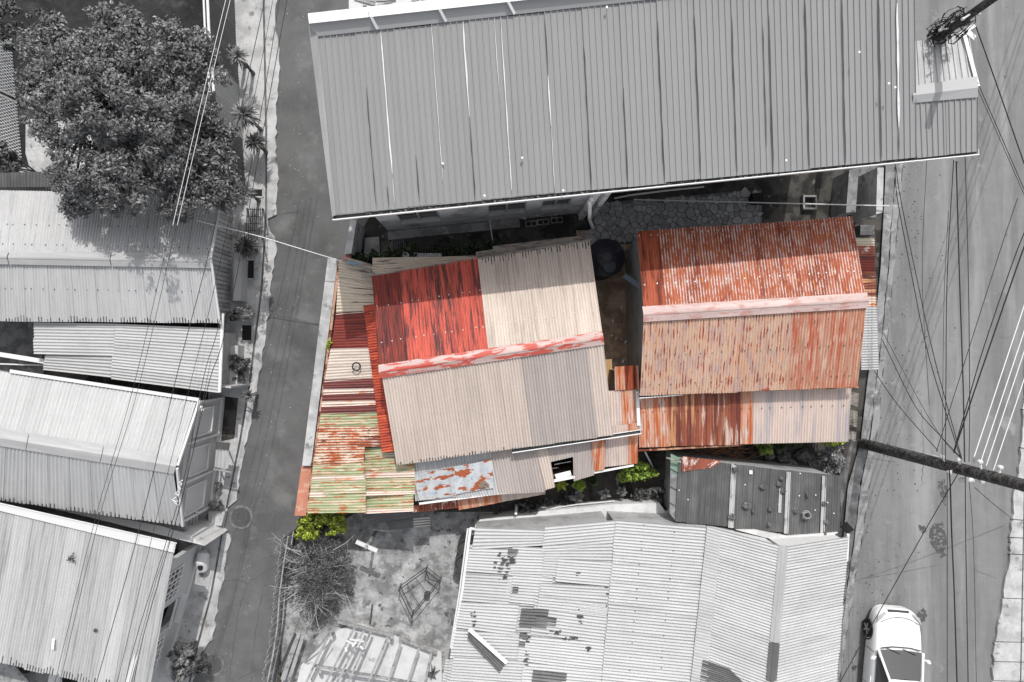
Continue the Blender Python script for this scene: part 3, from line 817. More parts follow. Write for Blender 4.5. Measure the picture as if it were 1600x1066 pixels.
# sealant painted along some of the laps: white or dark, uneven lengths
def lap_line(fr, v0, v1, mat, w):
    nseg = max(2, int((v1 - v0) * 14)); V = []
    for k in range(nseg + 1):
        s = v0 + (v1 - v0) * k / nseg
        p = lerp(lerp(roof_q[0], roof_q[1], fr), lerp(roof_q[3], roof_q[2], fr), s)
        ww = w * random.uniform(.4, 1.0) * (1 if 0 < k < nseg else .3)
        dx = random.uniform(-.006, .006)
        V += [(p.x - ww / 2 + dx, p.y, p.z + .042), (p.x + ww / 2 + dx, p.y, p.z + .042)]
    obj('sealant_strip', V, [(2 * k, 2 * k + 2, 2 * k + 3, 2 * k + 1)[::-1] for k in range(nseg)], M[mat], big)
fr = [i / 16 for i in range(17)]
rib1 = 1 / 96
for (f, a, b, mt, w) in ((fr[1] + rib1, .30, .97, 'dark_grey', .03), (fr[1] + 3 * rib1, .86, .99, 'dark_grey', .04), (fr[2] - 2 * rib1, .02, .80, 'white', .045), (fr[2] - 2 * rib1, .82, .97, 'white', .02), (fr[2] + 2 * rib1, .70, .97, 'dark_grey', .035), (fr[3], .02, .86, 'white', .016),
        (fr[4] - rib1, .01, .52, 'white', .05), (fr[4] - rib1, .53, .99, 'dark_grey', .03), (fr[5] - rib1, .01, .96, 'white', .035), (fr[5] - 2 * rib1, .01, .40, 'white', .02), (fr[6], .05, .33, 'dark_grey', .03), (fr[6], .34, .62, 'white', .035), (fr[6], .63, .97, 'white', .018),
        (fr[7], .2, .99, 'dark_grey', .03), (fr[8], .45, .99, 'dark_grey', .03), (fr[9], .12, .99, 'dark_grey', .03), (fr[10], .1, .96, 'dark_grey', .035), (fr[11], .14, .98, 'dark_grey', .03), (fr[12], .15, .98, 'dark_grey', .035),
        (fr[13], .1, .99, 'dark_grey', .03), (fr[14], .12, .99, 'dark_grey', .028), (fr[15], .12, .98, 'dark_grey', .03), (fr[15] + 3 * rib1, .16, .82, 'white', .07), (fr[15] + 3 * rib1, .83, .98, 'dark_grey', .02), (fr[12] - rib1, .2, .85, 'dark_grey', .02)):
    lap_line(f, a, b, mt, w)
mb = MB()
for (x, y) in ((816, 247), (1342, 82), (1388, 131), (1398, 137), (948, 12), (1228, 251), (692, 256), (757, 306), (880, 298)):
    p = P(x, y, ZE + (336 - y) / 290 * 1.2 * .95 + .02); mb.box(p, .05, .05, .03, .4)
mb.build('paint_spots', M['white'], big, kind='stuff')
gutter('gutter', P(519, 340, ZE - .02), P(1529, 238, ZE - .02), big, w=.15, h=.10, mats=[M['white'], M['dark_grey']])
# dirt and leaves that lie in the gutter
mb = MB()
for i in range(260):
    t = .05 + random.random() ** 1.0 * .88
    p = lerp(P(519, 340, ZE - .09), P(1529, 238, ZE - .09), t) + Vector((0, random.uniform(-.05, .05), 0))
    mb.box(p, random.uniform(.03, .14), random.uniform(.02, .05), random.uniform(.01, .05), random.random() * 3)
mb.build('gutter_debris', M['rock'], big, kind='stuff')
# east porch roof: same south slope, north slope coloured paler to paint its sunlight, ridge between
pq = Q((1428, 158, 6.34), (1527, 150, 6.34), (1527, 237, ZE), (1432, 247, ZE))
roof(big, pq, even(2, 'r_big'), pitch=.1595, amp=.020, prof=RIB, rows=3)
pn = Q((1527, 137, 6.36), (1428, 148, 6.36), (1424, 66, 6.02), (1512, 50, 6.02))
roof(big, pn, even(2, 'r_w'), pitch=.1595, amp=.020, prof=RIB, rows=3)
a, b, c, d, e, f = P(1428, 134, 6.36), P(1527, 119, 6.36), P(1427, 149, 6.45), P(1528, 137, 6.45), P(1427, 161, 6.37), P(1528, 152, 6.37)
mb = MB(); mb.add([a, b, d, c, f, e], [(0, 1, 2, 3)[::-1], (3, 2, 4, 5)[::-1]]); mb.build('porch_ridge', M['r_bigcap'], big, uv=[(0, 0)] * 6)
mb = MB(); mb.beam(P(1497, 56, 6.1), P(1522, 40, 6.1), .10, .06); mb.beam(P(1512, 50, 6.12), P(1523, 60, 6.05), .14, .03); mb.beam(P(1507, 55, 6.12), P(1528, 135, 6.40), .10, .02); mb.build('porch_flashing', M['white'], big)
# body of the building: south wall with a set-back east half, other walls under the roof
def zroof(p):     # height of the roof plane above a place point
    t = (roof_q[0].y - p.y) / (roof_q[0].y - roof_q[3].y)
    return ZR + (ZE - ZR) * t
sw0 = P(607, 362, 0); sw1 = P(926, 331, 0)
dirx = (sw1 - sw0).normalized(); nrm = Vector((-dirx.y, dirx.x, 0))
sb0 = sw1 + nrm * 1.15; sb1 = sb0 + dirx * 7.3
nb0 = sw0 + nrm * 4.3; nb1 = sb1 + nrm * 3.15
def wall_with(parent, a, b, z0, z1, holes, mat, th=.16, name='wall'):
    """vertical wall a-b (outer face towards the right of a->b), holes = (x0, x1, zlow, zhigh) in metres along the wall"""
    L = (b - a).length; d = (b - a).normalized(); inn = Vector((-d.y, d.x, 0))
    xs = sorted({0.0, L} | {h[0] for h in holes} | {h[1] for h in holes}); zs = sorted({z0, z1} | {h[2] for h in holes} | {h[3] for h in holes})
    mb = MB()
    for i in range(len(xs) - 1):
        for j in range(len(zs) - 1):
            cx, cz = (xs[i] + xs[i + 1]) / 2, (zs[j] + zs[j + 1]) / 2
            if any(h[0] < cx < h[1] and h[2] < cz < h[3] for h in holes): continue
            p, q = a + d * xs[i], a + d * xs[i + 1]
            lo, hi = zs[j], zs[j + 1]
            mb.hexa([(p.x, p.y, lo), (q.x, q.y, lo), (q.x + inn.x * th, q.y + inn.y * th, lo), (p.x + inn.x * th, p.y + inn.y * th, lo)],
                    [(p.x, p.y, hi), (q.x, q.y, hi), (q.x + inn.x * th, q.y + inn.y * th, hi), (p.x + inn.x * th, p.y + inn.y * th, hi)])
    w = mb.build(name, mat, parent)
    return w, d, inn
def window_in(parent, a, d, inn, h, slats=3, frame=M['wall_mid'], deep=.03):
    x0, x1, z0, z1 = h
    o = a + inn * deep
    fr_ = MB()
    p0, p1 = o + d * x0, o + d * x1
    for (q0, q1) in ((p0 + Vector((0, 0, z0)), p1 + Vector((0, 0, z0))), (p0 + Vector((0, 0, z1)), p1 + Vector((0, 0, z1)))): fr_.beam(q0, q1, .07, .07)
    for q in (p0, (p0 + p1) / 2, p1): fr_.beam(q + Vector((0, 0, z0 + .036)), q + Vector((0, 0, z1 - .036)), .06, .06)
    w = fr_.build('window', frame, parent)
    g0 = p0 + inn * .03; g1 = p1 + inn * .03
    obj('pane', [g0 + Vector((0, 0, z0)), g1 + Vector((0, 0, z0)), g1 + Vector((0, 0, z1)), g0 + Vector((0, 0, z1))], [(0, 1, 2, 3)], M['glass'], w)
    sl = MB()
    s0, s1 = p0 - inn * (deep + .05) , p1 - inn * (deep + .05)
    sl.beam(s0 + Vector((0, 0, z0 - .03)), s1 + Vector((0, 0, z0 - .03)), .09, .05); sl.build('sill', frame, w)
L1 = (sw1 - sw0).length
hs = [(.66, 1.94, 1.5, 2.75), (3.54, 4.74, 1.5, 2.7), (5.27, 6.17, 1.6, 2.6)]
w_, d_, i_ = wall_with(big, sw0, sw1, 0, 5.86, hs, M['wall_white'])
for h in hs: window_in(big, sw0, d_, i_, h)
hs = [(4.3, 5.5, .85, 1.7), (6.0, 7.1, .85, 1.7)]
w_, d_, i_ = wall_with(big, sb0, sb1, 0, 6.1, hs, M['wall_mid'])
for h in hs: window_in(big, sb0, d_, i_, h)
mb = MB(); t_ = Vector((0, 0, 0))
for (p, q, z) in ((sw1 + nrm * .16, sb0, 5.95), (sw0 + nrm * 4.3, sw0 + nrm * .16, 5.9), (sb1 + nrm * .16, nb1, 6.1), (nb1, nb0, 6.9)):
    mb.beam(p + Vector((0, 0, z / 2)), q + Vector((0, 0, z / 2)), .14, z)
mb.build('wall', M['wall_mid'], big)
mb = MB()
for k in (0, .32): 
    p = sw1 - dirx * (.12 + k) - nrm * .16; mb.box(p, .15, .2, 5.8, math.atan2(dirx.y, dirx.x))
mb.build('pier', M['wall_white'], big)
sp = sw0 - nrm * .18
mb = MB(); mb.beam(sp + Vector((0, 0, .12)), sp + dirx * 4.6 + Vector((0, 0, .12)), .3, .24); mb.build('plinth', M['conc_mid'], big)
mb = MB(); mb.tube([P(925, 312, 5.7), P(921, 316, 5.4), P(922, 322, 4.9), P(921, 343, 2.2), P(926, 355, 1.3)], .055, 8); mb.build('downpipe', M['white'], big)
mb = MB()     # raking stair soffit and slab of the set-back half
mb.beam(sw1 + nrm * .5 + dirx * .3 + Vector((0, 0, 5.2)), sw1 + nrm * .5 + dirx * 4.6 + Vector((0, 0, 2.9)), .9, .14)
mb.build('stair', M['conc_dark'], big)
mb = MB()
mb.box(sb0 + dirx * 3.6 - nrm * .35, 1.2, .5, 1.5, math.atan2(dirx.y, dirx.x)); mb.build('lean_to_box', M['conc_dark'], big)
mb = MB(); mb.tube([P(960, 310, 1.0), P(985, 305, 1.3), P(1040, 298, 1.5), P(1100, 292, 1.6)], .03, 6); mb.tube([P(990, 312, .8), P(1390, 322, 1.9)], .022, 6); mb.build('conduit', M['trim'], big)

# far strip beyond the ridge: pale rubble-strewn roof of the next house
t = thing('neighbour_roof', 'pale debris strewn flat roof just beyond the ridge of the long building', 'roof', P(660, -40, 4))
slab('roof_slab', [(545, -70), (545, 18), (800, 16), (800, -70)], 4.0, 0, M['white_conc'], t)
mb = MB()
for i in range(70):
    p = P(random.uniform(548, 790), random.uniform(-20, 12), 4.0); mb.box(p, random.uniform(.1, .7), random.uniform(.03, .1), .04, random.uniform(-.4, .4))
mb.build('debris', M['wood_g'], t, kind='stuff')

# ================================================================== THE ALLEY between
def clip(poly, a, b, c):
    out = []
    for i in range(len(poly)):
        p, q = poly[i], poly[(i + 1) % len(poly)]
        fp, fq = a * p[0] + b * p[1] - c, a * q[0] + b * q[1] - c
        if fp <= 0: out.append(p)
        if fp * fq < 0:
            t = fp / (fp - fq); out.append((p[0] + (q[0] - p[0]) * t, p[1] + (q[1] - p[1]) * t))
    return out
slab('patio_bed', [(925, 318), (1190, 296), (1190, 372), (925, 384)], .015, 0, M['conc_dark'], kind='structure')
patio = thing('crazy_paving', 'crazy paving of irregular flagstones in the shaded alley below the long building', 'paving', P(1050, 335, 0))
pts = []
for i in range(2600):
    p = (random.uniform(922, 1192), random.uniform(292, 384), random.choice((4.5, 6, 8, 11)))
    if all((p[0] - q[0]) ** 2 + (p[1] - q[1]) ** 2 > (.5 * (p[2] + q[2])) ** 2 for q in pts): pts.append(p)
cnt = 0
for p in pts:
    if cnt >= 295: break
    if not (926 < p[0] < 1188 and 320 - (p[0] - 925) * .087 < p[1] < 380 - (p[0] - 925) * .03): continue
    poly = [(p[0] - 14, p[1] - 14), (p[0] + 14, p[1] - 14), (p[0] + 14, p[1] + 14), (p[0] - 14, p[1] + 14)]
    for q in pts:
        if q is p or abs(q[0] - p[0]) > 28 or abs(q[1] - p[1]) > 28: continue
        nx, ny = q[0] - p[0], q[1] - p[1]; t = p[2] / (p[2] + q[2])
        poly = clip(poly, nx, ny, nx * (p[0] + nx * t) + ny * (p[1] + ny * t))
    poly = [(p[0] + (x - p[0]) * .90, p[1] + (y - p[1]) * .90) for x, y in poly]
    if len(poly) < 3: continue
    slab('flagstone', poly, .035 + random.uniform(0, .012), .01, M['stone'], patio); cnt += 1
# hollow concrete blocks in a row
bg = 'hollow blocks lined up in the alley'
for k in range(3):
    x, y = 823 + k * 20 + random.uniform(-1, 1), 349 - k * 2.8
    c = P(x + 6, y + 2, .0)
    mb = MB(); r_ = .09
    for dx in (-.19, 0, .19): mb.box((c.x + dx, c.y - dx * -.09, 0), .03, .2, .19, r_)
    for dy in (-.085, .085): mb.box((c.x, c.y + dy, 0.001), .40, .03, .188, r_)
    mb.build('concrete_block', M['conc_mid'], None, label=('hollow grey concrete block at the west end of the row of three in the alley', 'hollow grey concrete block in the middle of the row of three in the alley', 'hollow grey concrete block at the east end of the row, nearest the white downpipe')[k], cat='concrete block', group=bg)
# crumpled sheeting along the foot of the wall
mb = MB()
for i in range(26):
    p = P(770 + i * 6 + random.uniform(-3, 3), 344 - i * .6 + random.uniform(-3, 3), .1)
    mb.add([p + Vector((random.uniform(-.14, .14), random.uniform(-.1, .1), random.uniform(0, .25))) for _ in range(5)], [(0, 1, 2), (0, 2, 3), (1, 3, 4), (2, 4, 0)])
mb.build('crumpled_sheeting', M['trim'], None, label='crumpled pale sheeting and rubbish heaped along the foot of the long building wall', cat='rubbish', kind='stuff')
mb = MB(); mb.tube([P(765, 344, .5), P(772, 392, .5)], .018, 6)
mb.build('cross_pipe', M['trim'], None, label='thin pipe crossing the dark alley from the wall to the hedge', cat='pipe')
t = thing('round_grate', 'round grated disc lying in the dark west end of the alley', 'grate', P(622, 384, .02))
c = P(622, 384, .02); mb = MB()
mb.lathe(c, [(.27, 0), (.27, .04), (.24, .04), (.24, 0)], 24); mb.build('rim', M['conc_mid'], t)
mb = MB()
for k in range(-3, 4): 
    h = math.sqrt(max(0, .24 ** 2 - (k * .065) ** 2)); mb.beam(c + Vector((k * .065, -h, .025)), c + Vector((k * .065, h, .025)), .02, .02)
mb.build('bar', M['conc_mid'], t)
slab('boundary_wall', [(548, 342), (557, 346), (549, 396), (538, 398)], 1.5, 0, M['conc'], None, label='pale rendered wall end between the lane and the dark alley', cat='wall')
slab('gate_step', [(570, 372), (592, 370), (594, 402), (568, 404)], .12, 0, M['conc_mid'], None, label='grey concrete step at the west mouth of the alley', cat='step')
# east end of the alley
slab('retaining_wall', [(1327, 266), (1342, 262), (1337, 332), (1322, 332)], 1.1, 0, M['conc_mid'], None, label='stained concrete wall crossing the east end of the alley', cat='wall')
slab('side_wall', [(1371, 262), (1381, 262), (1379, 332), (1369, 335)], 1.7, 0, M['conc'], None, label='pale wall cap beside the road at the east end of the alley', cat='wall')
slab('pit_floor', [(1342, 255), (1371, 255), (1369, 340), (1338, 340)], .03, 0, M['conc_dark'], kind='structure')
mb = MB(); c = P(1262, 318, 0)
for dx, dy, sx, sy in ((-.22, 0, .06, .5), (.22, 0, .06, .5), (0, .22, .38, .06), (0, -.22, .38, .06)): mb.box((c.x + dx, c.y + dy, 0), sx, sy, .2)
mb.build('drain_box', M['conc_mid'], None, label='square concrete drain box on the dark floor east of the crazy paving', cat='drain')
c = P(1178, 314, 0)
mb = MB(); mb.tube([c + Vector((-.2, 0, .25)), c + Vector((.2, .02, .25)), c + Vector((.34, .05, .3))], [.2, .22, .08], 10); mb.build('dark_sack', M['dark'], None, label='black stuffed sack lying on the crazy paving', cat='sack')

# ================================================================== THE RED AND BEIGE HOUSE
hs_ = thing('corrugated_house', 'house with a red and beige patchwork corrugated roof in the middle left', 'house', P(775, 550, 0))
rW, rE = (594, 579, 3.9), (942, 528, 3.9)
nq = Q((581, 431, 2.85), (921, 377, 2.85), (942, 527, 3.88), (594, 578, 3.88))
roof(hs_, nq, [(0, .125, 'red_worn'), (.125, .245, 'red_n'), (.245, .365, 'red_n'), (.365, .485, 'red_n', -.01, 1)] + even(5, 'beige_n', .485, 1.0, .0, 1))
sq = Q((942, 530, 3.88), (596, 582, 3.88), (620, 727, 2.75), (958, 680, 2.75))
roof(hs_, sq, [(0, .075, 'beige_s')] + even(3, 'grey_s', .075, .375) + even(6, 'beige_s', .375, 1.0))
eave_ticks(hs_, nq, 0, M['dark_grey'], .22, f0=.5); eave_ticks(hs_, sq, 1, M['dark_grey'], .10, f0=.45)
strip('ridge_cap', (P(592, 581, 3.93), P(943, 528, 3.93)), .40, M['cap_red'], hs_, bend=.055)
screws(hs_, nq, (.34, .72), 22, M['trim'])
gable_walls(hs_, nq[0], nq[1], nq[2], nq[3], P(620, 727, 2.75), P(958, 680, 2.75), M['wall_warm'])
gutter('gutter', P(800, 705, 2.68), P(1001, 675, 2.68), hs_, w=.13, h=.09, mat=M['white'])
mb = MB(); mb.beam(P(576, 432, 2.78), P(925, 375, 2.78), .05, .14); mb.build('fascia', M['wood'], hs_)
# red strip of the lower verandah roof on the west gable
rq = Q((568, 478, 2.52), (597, 707, 2.52), (628, 703, 2.80), (592, 474, 2.80))
roof(hs_, rq, even(4, 'red_strip'), pitch=.086)
# verandah roof towards the lane: patchwork laid across
Lp = [(530, 402), (525, 490), (517, 545), (507, 595), (501, 650), (490, 724), (481, 800)]
def lx(y):
    for i in range(len(Lp) - 1):
        if y <= Lp[i + 1][1]:
            t = (y - Lp[i][1]) / (Lp[i + 1][1] - Lp[i][1]); return Lp[i][0] + (Lp[i + 1][0] - Lp[i][0]) * t
    return Lp[-1][0]
lean = thing('verandah_roof', 'patchwork lean-to of maroon, cream and green rusting sheets along the lane', 'lean-to', P(550, 610, 0))
def lsheet(y0, y1, mt, xr=(606, 606), xl=None, z=0.0, ry=None, pitch=.09):
    x0 = lx(y0) if xl is None else xl[0]; x1 = lx(y1) if xl is None else xl[1]
    r0, r1 = ry if ry else (y0 - 3, y1 - 3)
    zl = 2.05 + z; zr = 2.42 + z
    q = Q((x0, y0, zl), (x1, y1, zl), (xr[1], r1, zr), (xr[0], r0, zr))
    roof(lean, q, [(0, 1, mt)], pitch=pitch, amp=.012, rows=5, wob=.016)
lsheet(405, 436, 'wlean', (600, 600), z=-.02, ry=(418, 446)); lsheet(434, 492, 'wlean', (600, 600), z=.0, ry=(447, 486)); lsheet(489, 546, 'maroon_d', ry=(484, 543)); lsheet(545, 597, 'beige_n', ry=(543, 590))
lsheet(594, 610, 'maroon', ry=(590, 607)); lsheet(608, 617, 'whiterust', z=.03, ry=(606, 613)); lsheet(614, 629, 'maroon', ry=(611, 626), z=.005); lsheet(627, 636, 'whiterust', z=.03, ry=(625, 632)); lsheet(633, 648, 'maroon', ry=(630, 645))
lsheet(646, 668, 'green', ry=(643, 665)); lsheet(666, 700, 'rustwhite', (620, 622), ry=(664, 697), z=.015); lsheet(684, 698, 'maroon', (622, 622), xl=(522, 516), ry=(681, 696), z=.035); lsheet(698, 726, 'rustwhite', (570, 568), ry=(698, 722), z=.02)
lsheet(700, 720, 'green', (648, 648), xl=(566, 566), ry=(697, 711), z=.03); lsheet(709, 718, 'whiterust', (648, 648), xl=(574, 574), ry=(707, 715), z=.06); lsheet(717, 748, 'green', (648, 648), xl=(567, 567), ry=(714, 744), z=.04)
lsheet(723, 750, 'green', (570, 570), ry=(721, 748)); lsheet(744, 752, 'whiterust', (570, 570), ry=(742, 749), z=.03); lsheet(738, 747, 'whiterust', (648, 648), xl=(568, 568), ry=(736, 745), z=.06)
lsheet(745, 772, 'green', (648, 648), xl=(570, 571), ry=(744, 770), z=.02); lsheet(750, 772, 'green', (572, 572), ry=(748, 770), z=.01); lsheet(768, 777, 'whiterust', (648, 648), ry=(766, 772), z=.05)
lsheet(773, 802, 'green', (572, 572), ry=(771, 801)); lsheet(772, 801, 'green', (646, 646), xl=(570, 570), ry=(770, 798), z=.02); lsheet(795, 803, 'whiterust', (646, 646), xl=(570, 570), ry=(793, 799), z=.045)
# beam under the lane edge and the front wall
mb = MB(); mb.beam(P(531, 404, 1.98), P(508, 590, 1.98), .08, .08); mb.beam(P(508, 590, 1.98), P(481, 800, 1.98), .08, .08); mb.build('edge_beam', M['wood_r'], lean)
mb = MB()
for x, y in ((526, 470), (508, 590), (494, 690), (482, 795)): mb.beam(P(x + 10, y, 0), P(x + 3, y, 1.95), .09, .09)
mb.build('post', M['wood'], lean)
slab('front_wall', [(512, 404), (528, 404), (516, 500), (502, 600), (486, 728), (472, 728), (488, 600), (500, 500)], 1.75, 0, M['conc'], None, label='pale capped front wall beside the lane along the patchwork verandah', cat='wall')
slab('brick_wall', [(471, 729), (487, 729), (478, 806), (460, 806)], 1.6, 0, M['brick_red'], None, label='salmon red front wall beside the lane near the lime shrub', cat='wall')
# a coil of cable left on the cream sheet
c = P(557, 573, 2.40); mb = MB()
for r_ in (.11, .13, .14):
    mb.tube([c + Vector((r_ * math.cos(a * .52), r_ * math.sin(a * .52), random.uniform(0, .03))) for a in range(13)], .010, 5)
mb.build('cable_coil', M['wire'], None, label='coil of black cable lying on the cream verandah sheet', cat='cable')
# north-west jumble
t = thing('north_lean_to', 'narrow stained lean-to of short sheets and planks along the north eave of the red house', 'lean-to', P(680, 405, 0))
roof(t, Q((582, 404, 2.2), (582, 432, 2.45), (668, 424, 2.45), (668, 402, 2.2)), [(0, 1, 'wlean')], pitch=.09, wob=.02)
roof(t, Q((664, 403, 2.26), (664, 424, 2.45), (748, 408, 2.45), (745, 400, 2.2)), [(0, 1, 'wlean')], pitch=.09, wob=.02)
mb = MB(); mb.beam(P(744, 398, 2.5), P(905, 373, 2.5), .16, .04); mb.beam(P(770, 388, 2.4), P(910, 371, 2.4), .12, .04); mb.beam(P(700, 411, 2.5), P(925, 377, 2.62), .06, .05); mb.build('plank', M['wood'], t)
mb = MB(); mb.beam(P(536, 407, 2.25), P(580, 424, 2.5), .10, .05); mb.beam(P(541, 404, 2.30), P(580, 415, 2.5), .08, .04); mb.beam(P(566, 432, 2.5), P(584, 429, 2.6), .12, .09); mb.build('batten', M['wood'], t)
mb = MB()
for x, y in ((600, 415), (700, 410)): mb.beam(P(x, y, 0), P(x, y, 2.2), .08, .08)
mb.build('post', M['wood'], t)
mb = MB(); mb.tube([P(545, 410, 2.3), P(552, 413, 2.45), P(560, 411, 2.4), P(558, 417, 2.35), P(570, 421, 2.45)], .022, 6)
mb.build('blue_hose', wmat('blue_plastic', A((90, 165, 215), 1.0), [], coord='obj', mottle=0), None, label='short bright blue hose tangled on the verandah corner', cat='hose')
slab('gatepost', [(538, 396), (548, 395), (547, 409), (538, 408)], 1.2, 0, wmat('salmon_paint', A((232, 140, 125), 1.2), [], coord='pos', mottle=.1), None, label='salmon painted gatepost at the lane corner of the verandah', cat='post')
# rubbish by the hedge
for k, (x, y, s, lb) in enumerate(((634, 399, .10, 'white bucket'), (650, 398, .07, 'pale jar'))):
    c = P(x, y, 1.0); mb = MB(); mb.lathe(c, [(s * .8, -1.0), (s, -.02), (s * 1.05, 0), (s * .92, 0), (s * .8, -.2), (0, -.2)], 14)
    mb.build(lb.split()[1], M['white'], None, label=lb + ' standing beside the dark hedge north of the red house', cat=lb.split()[1])
roof(t, Q((652, 402, 1.7), (690, 402, 1.7), (690, 396, 1.6), (652, 396, 1.6)), [(0, 1, 'r_w')], pitch=.09)

# ================================================================== SOUTH LEAN-TO of the red house
sl = thing('south_lean_to', 'low rear lean-to of grey, beige and rusty sheets under the white gutter', 'lean-to', P(790, 740, 0))
zq = (2.42, 2.02)
q = Q((836, 688, zq[0]), (640, 722, zq[0]), (649, 783, zq[1]), (852, 768, zq[1]))
roof(sl, q, even(2, 'grey_s', .0, .36) + even(3, 'r_gs', .36, 1.0))
q2 = Q((938, 668, zq[0]), (830, 688, zq[0]), (850, 766, zq[1]), (928, 742, zq[1]))
roof(sl, q2, [(0, .38, 'grey_s'), (.38, .78, 'grey_s', 0, .50), (.78, 1.0, 'beige_s', 0, 1.0)])
fq = Q((710, 730, 2.40), (645, 742, 2.34), (655, 782, 2.09), (713, 776, 2.10))
roof(sl, fq, [(0, 1, 'white_flat')], pitch=.5, amp=.005, wob=.035, rows=9)
fq = Q((769, 718, 2.41), (708, 730, 2.41), (712, 772, 2.125), (771, 762, 2.135))
roof(sl, fq, [(0, 1, 'white_flat')], pitch=.5, amp=.005, wob=.035, rows=9)
q3 = Q((946, 672, 2.45), (924, 676, 2.45), (925, 737, 2.05), (944, 733, 2.05)); roof(sl, q3, [(0, 1, 'rust_l', .0, 1.0)], liftz=.03)
q4 = Q((997, 660, 2.45), (942, 668, 2.45), (944, 730, 2.02), (996, 724, 2.02)); roof(sl, q4, [(0, .45, 'rust_l'), (.3, 1.0, 'pink_s')])
mb = MB(); mb.beam(P(852, 754, 2.02), P(898, 745, 2.02), .09, .05); mb.beam(P(926, 739, 1.98), P(990, 727, 1.98), .06, .06); mb.beam(P(655, 787, 1.98), P(815, 766, 2.0), .07, .05); mb.build('eave_batten', M['white'], sl)
mb = MB(); mb.beam(P(866, 726, 1.7), P(892, 721, 1.7), .03, .03); mb.build('rafter', M['white'], sl)
mb = MB(); mb.beam(P(853, 733, 1.4), P(872, 731, 1.4), .03, .03); mb.build('rafter', M['white'], sl)
mb = MB(); mb.beam(P(868, 745, 1.9), P(892, 739, 1.9), .16, .02); mb.build('loose_panel', M['white'], sl)
quad_walls(sl, [P(645, 735, 2.3), P(990, 680, 2.3), P(990, 726, 1.95), P(652, 783, 1.95)], M['wall_warm'], inset=.12, drop=.1)
slab('inner_floor', [(850, 715), (900, 705), (905, 755), (850, 765)], .02, 0, M['dark'], sl)
bq = Q((716, 779, 1.72), (644, 790, 1.72), (645, 801, 1.60), (717, 793, 1.60)); roof(sl, bq, [(0, .45, 'rust_br'), (.45, 1, 'rust_br')], pitch=.09)
bq = Q((852, 760, 1.75), (715, 780, 1.75), (717, 797, 1.58), (852, 772, 1.58)); roof(sl, bq, [(0, .5, 'pink_s'), (.5, 1, 'rust_l')], pitch=.3, amp=.006, wob=.02)
c = P(755, 757, 2.17)
mb = MB()
for i in range(16):
    a = i * .4
    mb.add([c + Vector((random.uniform(-.2, .2), random.uniform(-.14, .14), random.uniform(0, .07))) for _ in range(4)], [(0, 1, 2), (0, 2, 3)])
mb.build('cloth_heap', wmat('dusty_cloth', A((128, 112, 98), 1.0), [], coord='obj', mottle=.3, mscale=9), None, label='crumpled brown cloth lying on the blue and white rusty sheet', cat='cloth')
# older sheets hanging below the south-west corner
t = thing('leaning_sheets', 'dark ribbed sheets leaning out below the green verandah roof', 'sheet stack', P(640, 808, 0))
roof(t, Q((566, 803, 1.5), (566, 823, 1.35), (680, 800, 1.35), (670, 790, 1.5)), [(0, 1, 'r_dk')], pitch=.1, wob=.03)
roof(t, Q((600, 812, 1.3), (608, 828, 1.2), (672, 822, 1.2), (672, 806, 1.3)), [(0, 1, 'r_dk')], pitch=.1, wob=.03)
mb = MB()
for x, y in ((580, 815), (660, 805)): mb.beam(P(x, y, 0), P(x, y, 1.3), .07, .07)
mb.build('post', M['wood'], t)

# ================================================================== THE RUST-RED HOUSE (right)
rh = thing('rusty_house', 'house with a rust red north slope and a buff corrugated south slope', 'house', P(1170, 490, 0))
nq = Q((995, 362, 3.05), (1331, 339, 3.05), (1353, 468, 3.95), (1006, 490, 3.95))
roof(rh, nq, [(0, .10, 'rust_solid'), (.10, .2, 'rust_n')] + even(7, 'rust_n', .2, 1.0))
sq = Q((1354, 470, 3.95), (1006, 492, 3.95), (1000, 619, 3.0), (1339, 605, 3.0))
roof(rh, sq, even(3, 'buff_r', 0, .33) + even(6, 'buff_s', .33, 1.0))
strip('ridge_cap', (P(1005, 491, 4.0), P(1357, 469, 4.0)), .46, M['cap_pink'], rh, bend=.05)
screws(rh, nq, (.66,), 22, M['white'], .02); screws(rh, nq, (.06,), 26, M['trim']); screws(rh, sq, (.5, .86), 18, M['dark_grey'])
gable_walls(rh, nq[0], nq[1], nq[2], nq[3], sq[2], sq[3], M['wall_mid'], inset=.2)
gutter('gutter', P(999, 620, 2.93), P(1066, 615, 2.93), rh, w=.11, h=.08, mat=M['white'])
mb = MB(); mb.beam(P(1066, 614, 2.92), P(1340, 605, 2.92), .05, .1); mb.build('fascia', M['wood_r'], rh)
lq = Q((1330, 600, 2.6), (996, 614, 2.6), (999, 699, 2.1), (1325, 690, 2.1))
roof(rh, lq, even(4, 'pink_s', 0, .46) + [(.46, .52, 'rust_l')] + even(3, 'rust_s', .52, .86) + [(.86, 1.0, 'rust_l')])
screws(rh, lq, (.36,), 20, M['dark_grey'])
quad_walls(rh, [P(1330, 606, 2.5), P(998, 618, 2.5), P(999, 697, 2.05), P(1324, 688, 2.05)], M['wall_mid'], inset=.15)
mb = MB(); mb.beam(P(996, 704, 2.0), P(1160, 695, 2.02), .06, .07); mb.build('eave_batten', M['wood_r'], rh)
eq = Q((1336, 372, 2.5), (1346, 578, 2.5), (1373, 577, 2.2), (1366, 372, 2.2))
roof(rh, eq, [(0, .06, 'wlean'), (.06, .14, 'rust_br'), (.14, .26, 'maroon_d'), (.26, .44, 'rust_s'), (.44, .52, 'whiterust')] + even(3, 'r_w2', .52, 1), pitch=.085, wob=.02)
quad_walls(rh, [P(1338, 374, 2.4), P(1347, 576, 2.4), P(1371, 575, 2.15), P(1364, 374, 2.15)], M['wall_mid'], inset=.1)
mb = MB(); mb.box(P(1347, 362, 0), .5, .35, .35); mb.build('side_step', M['conc_dark'], rh)
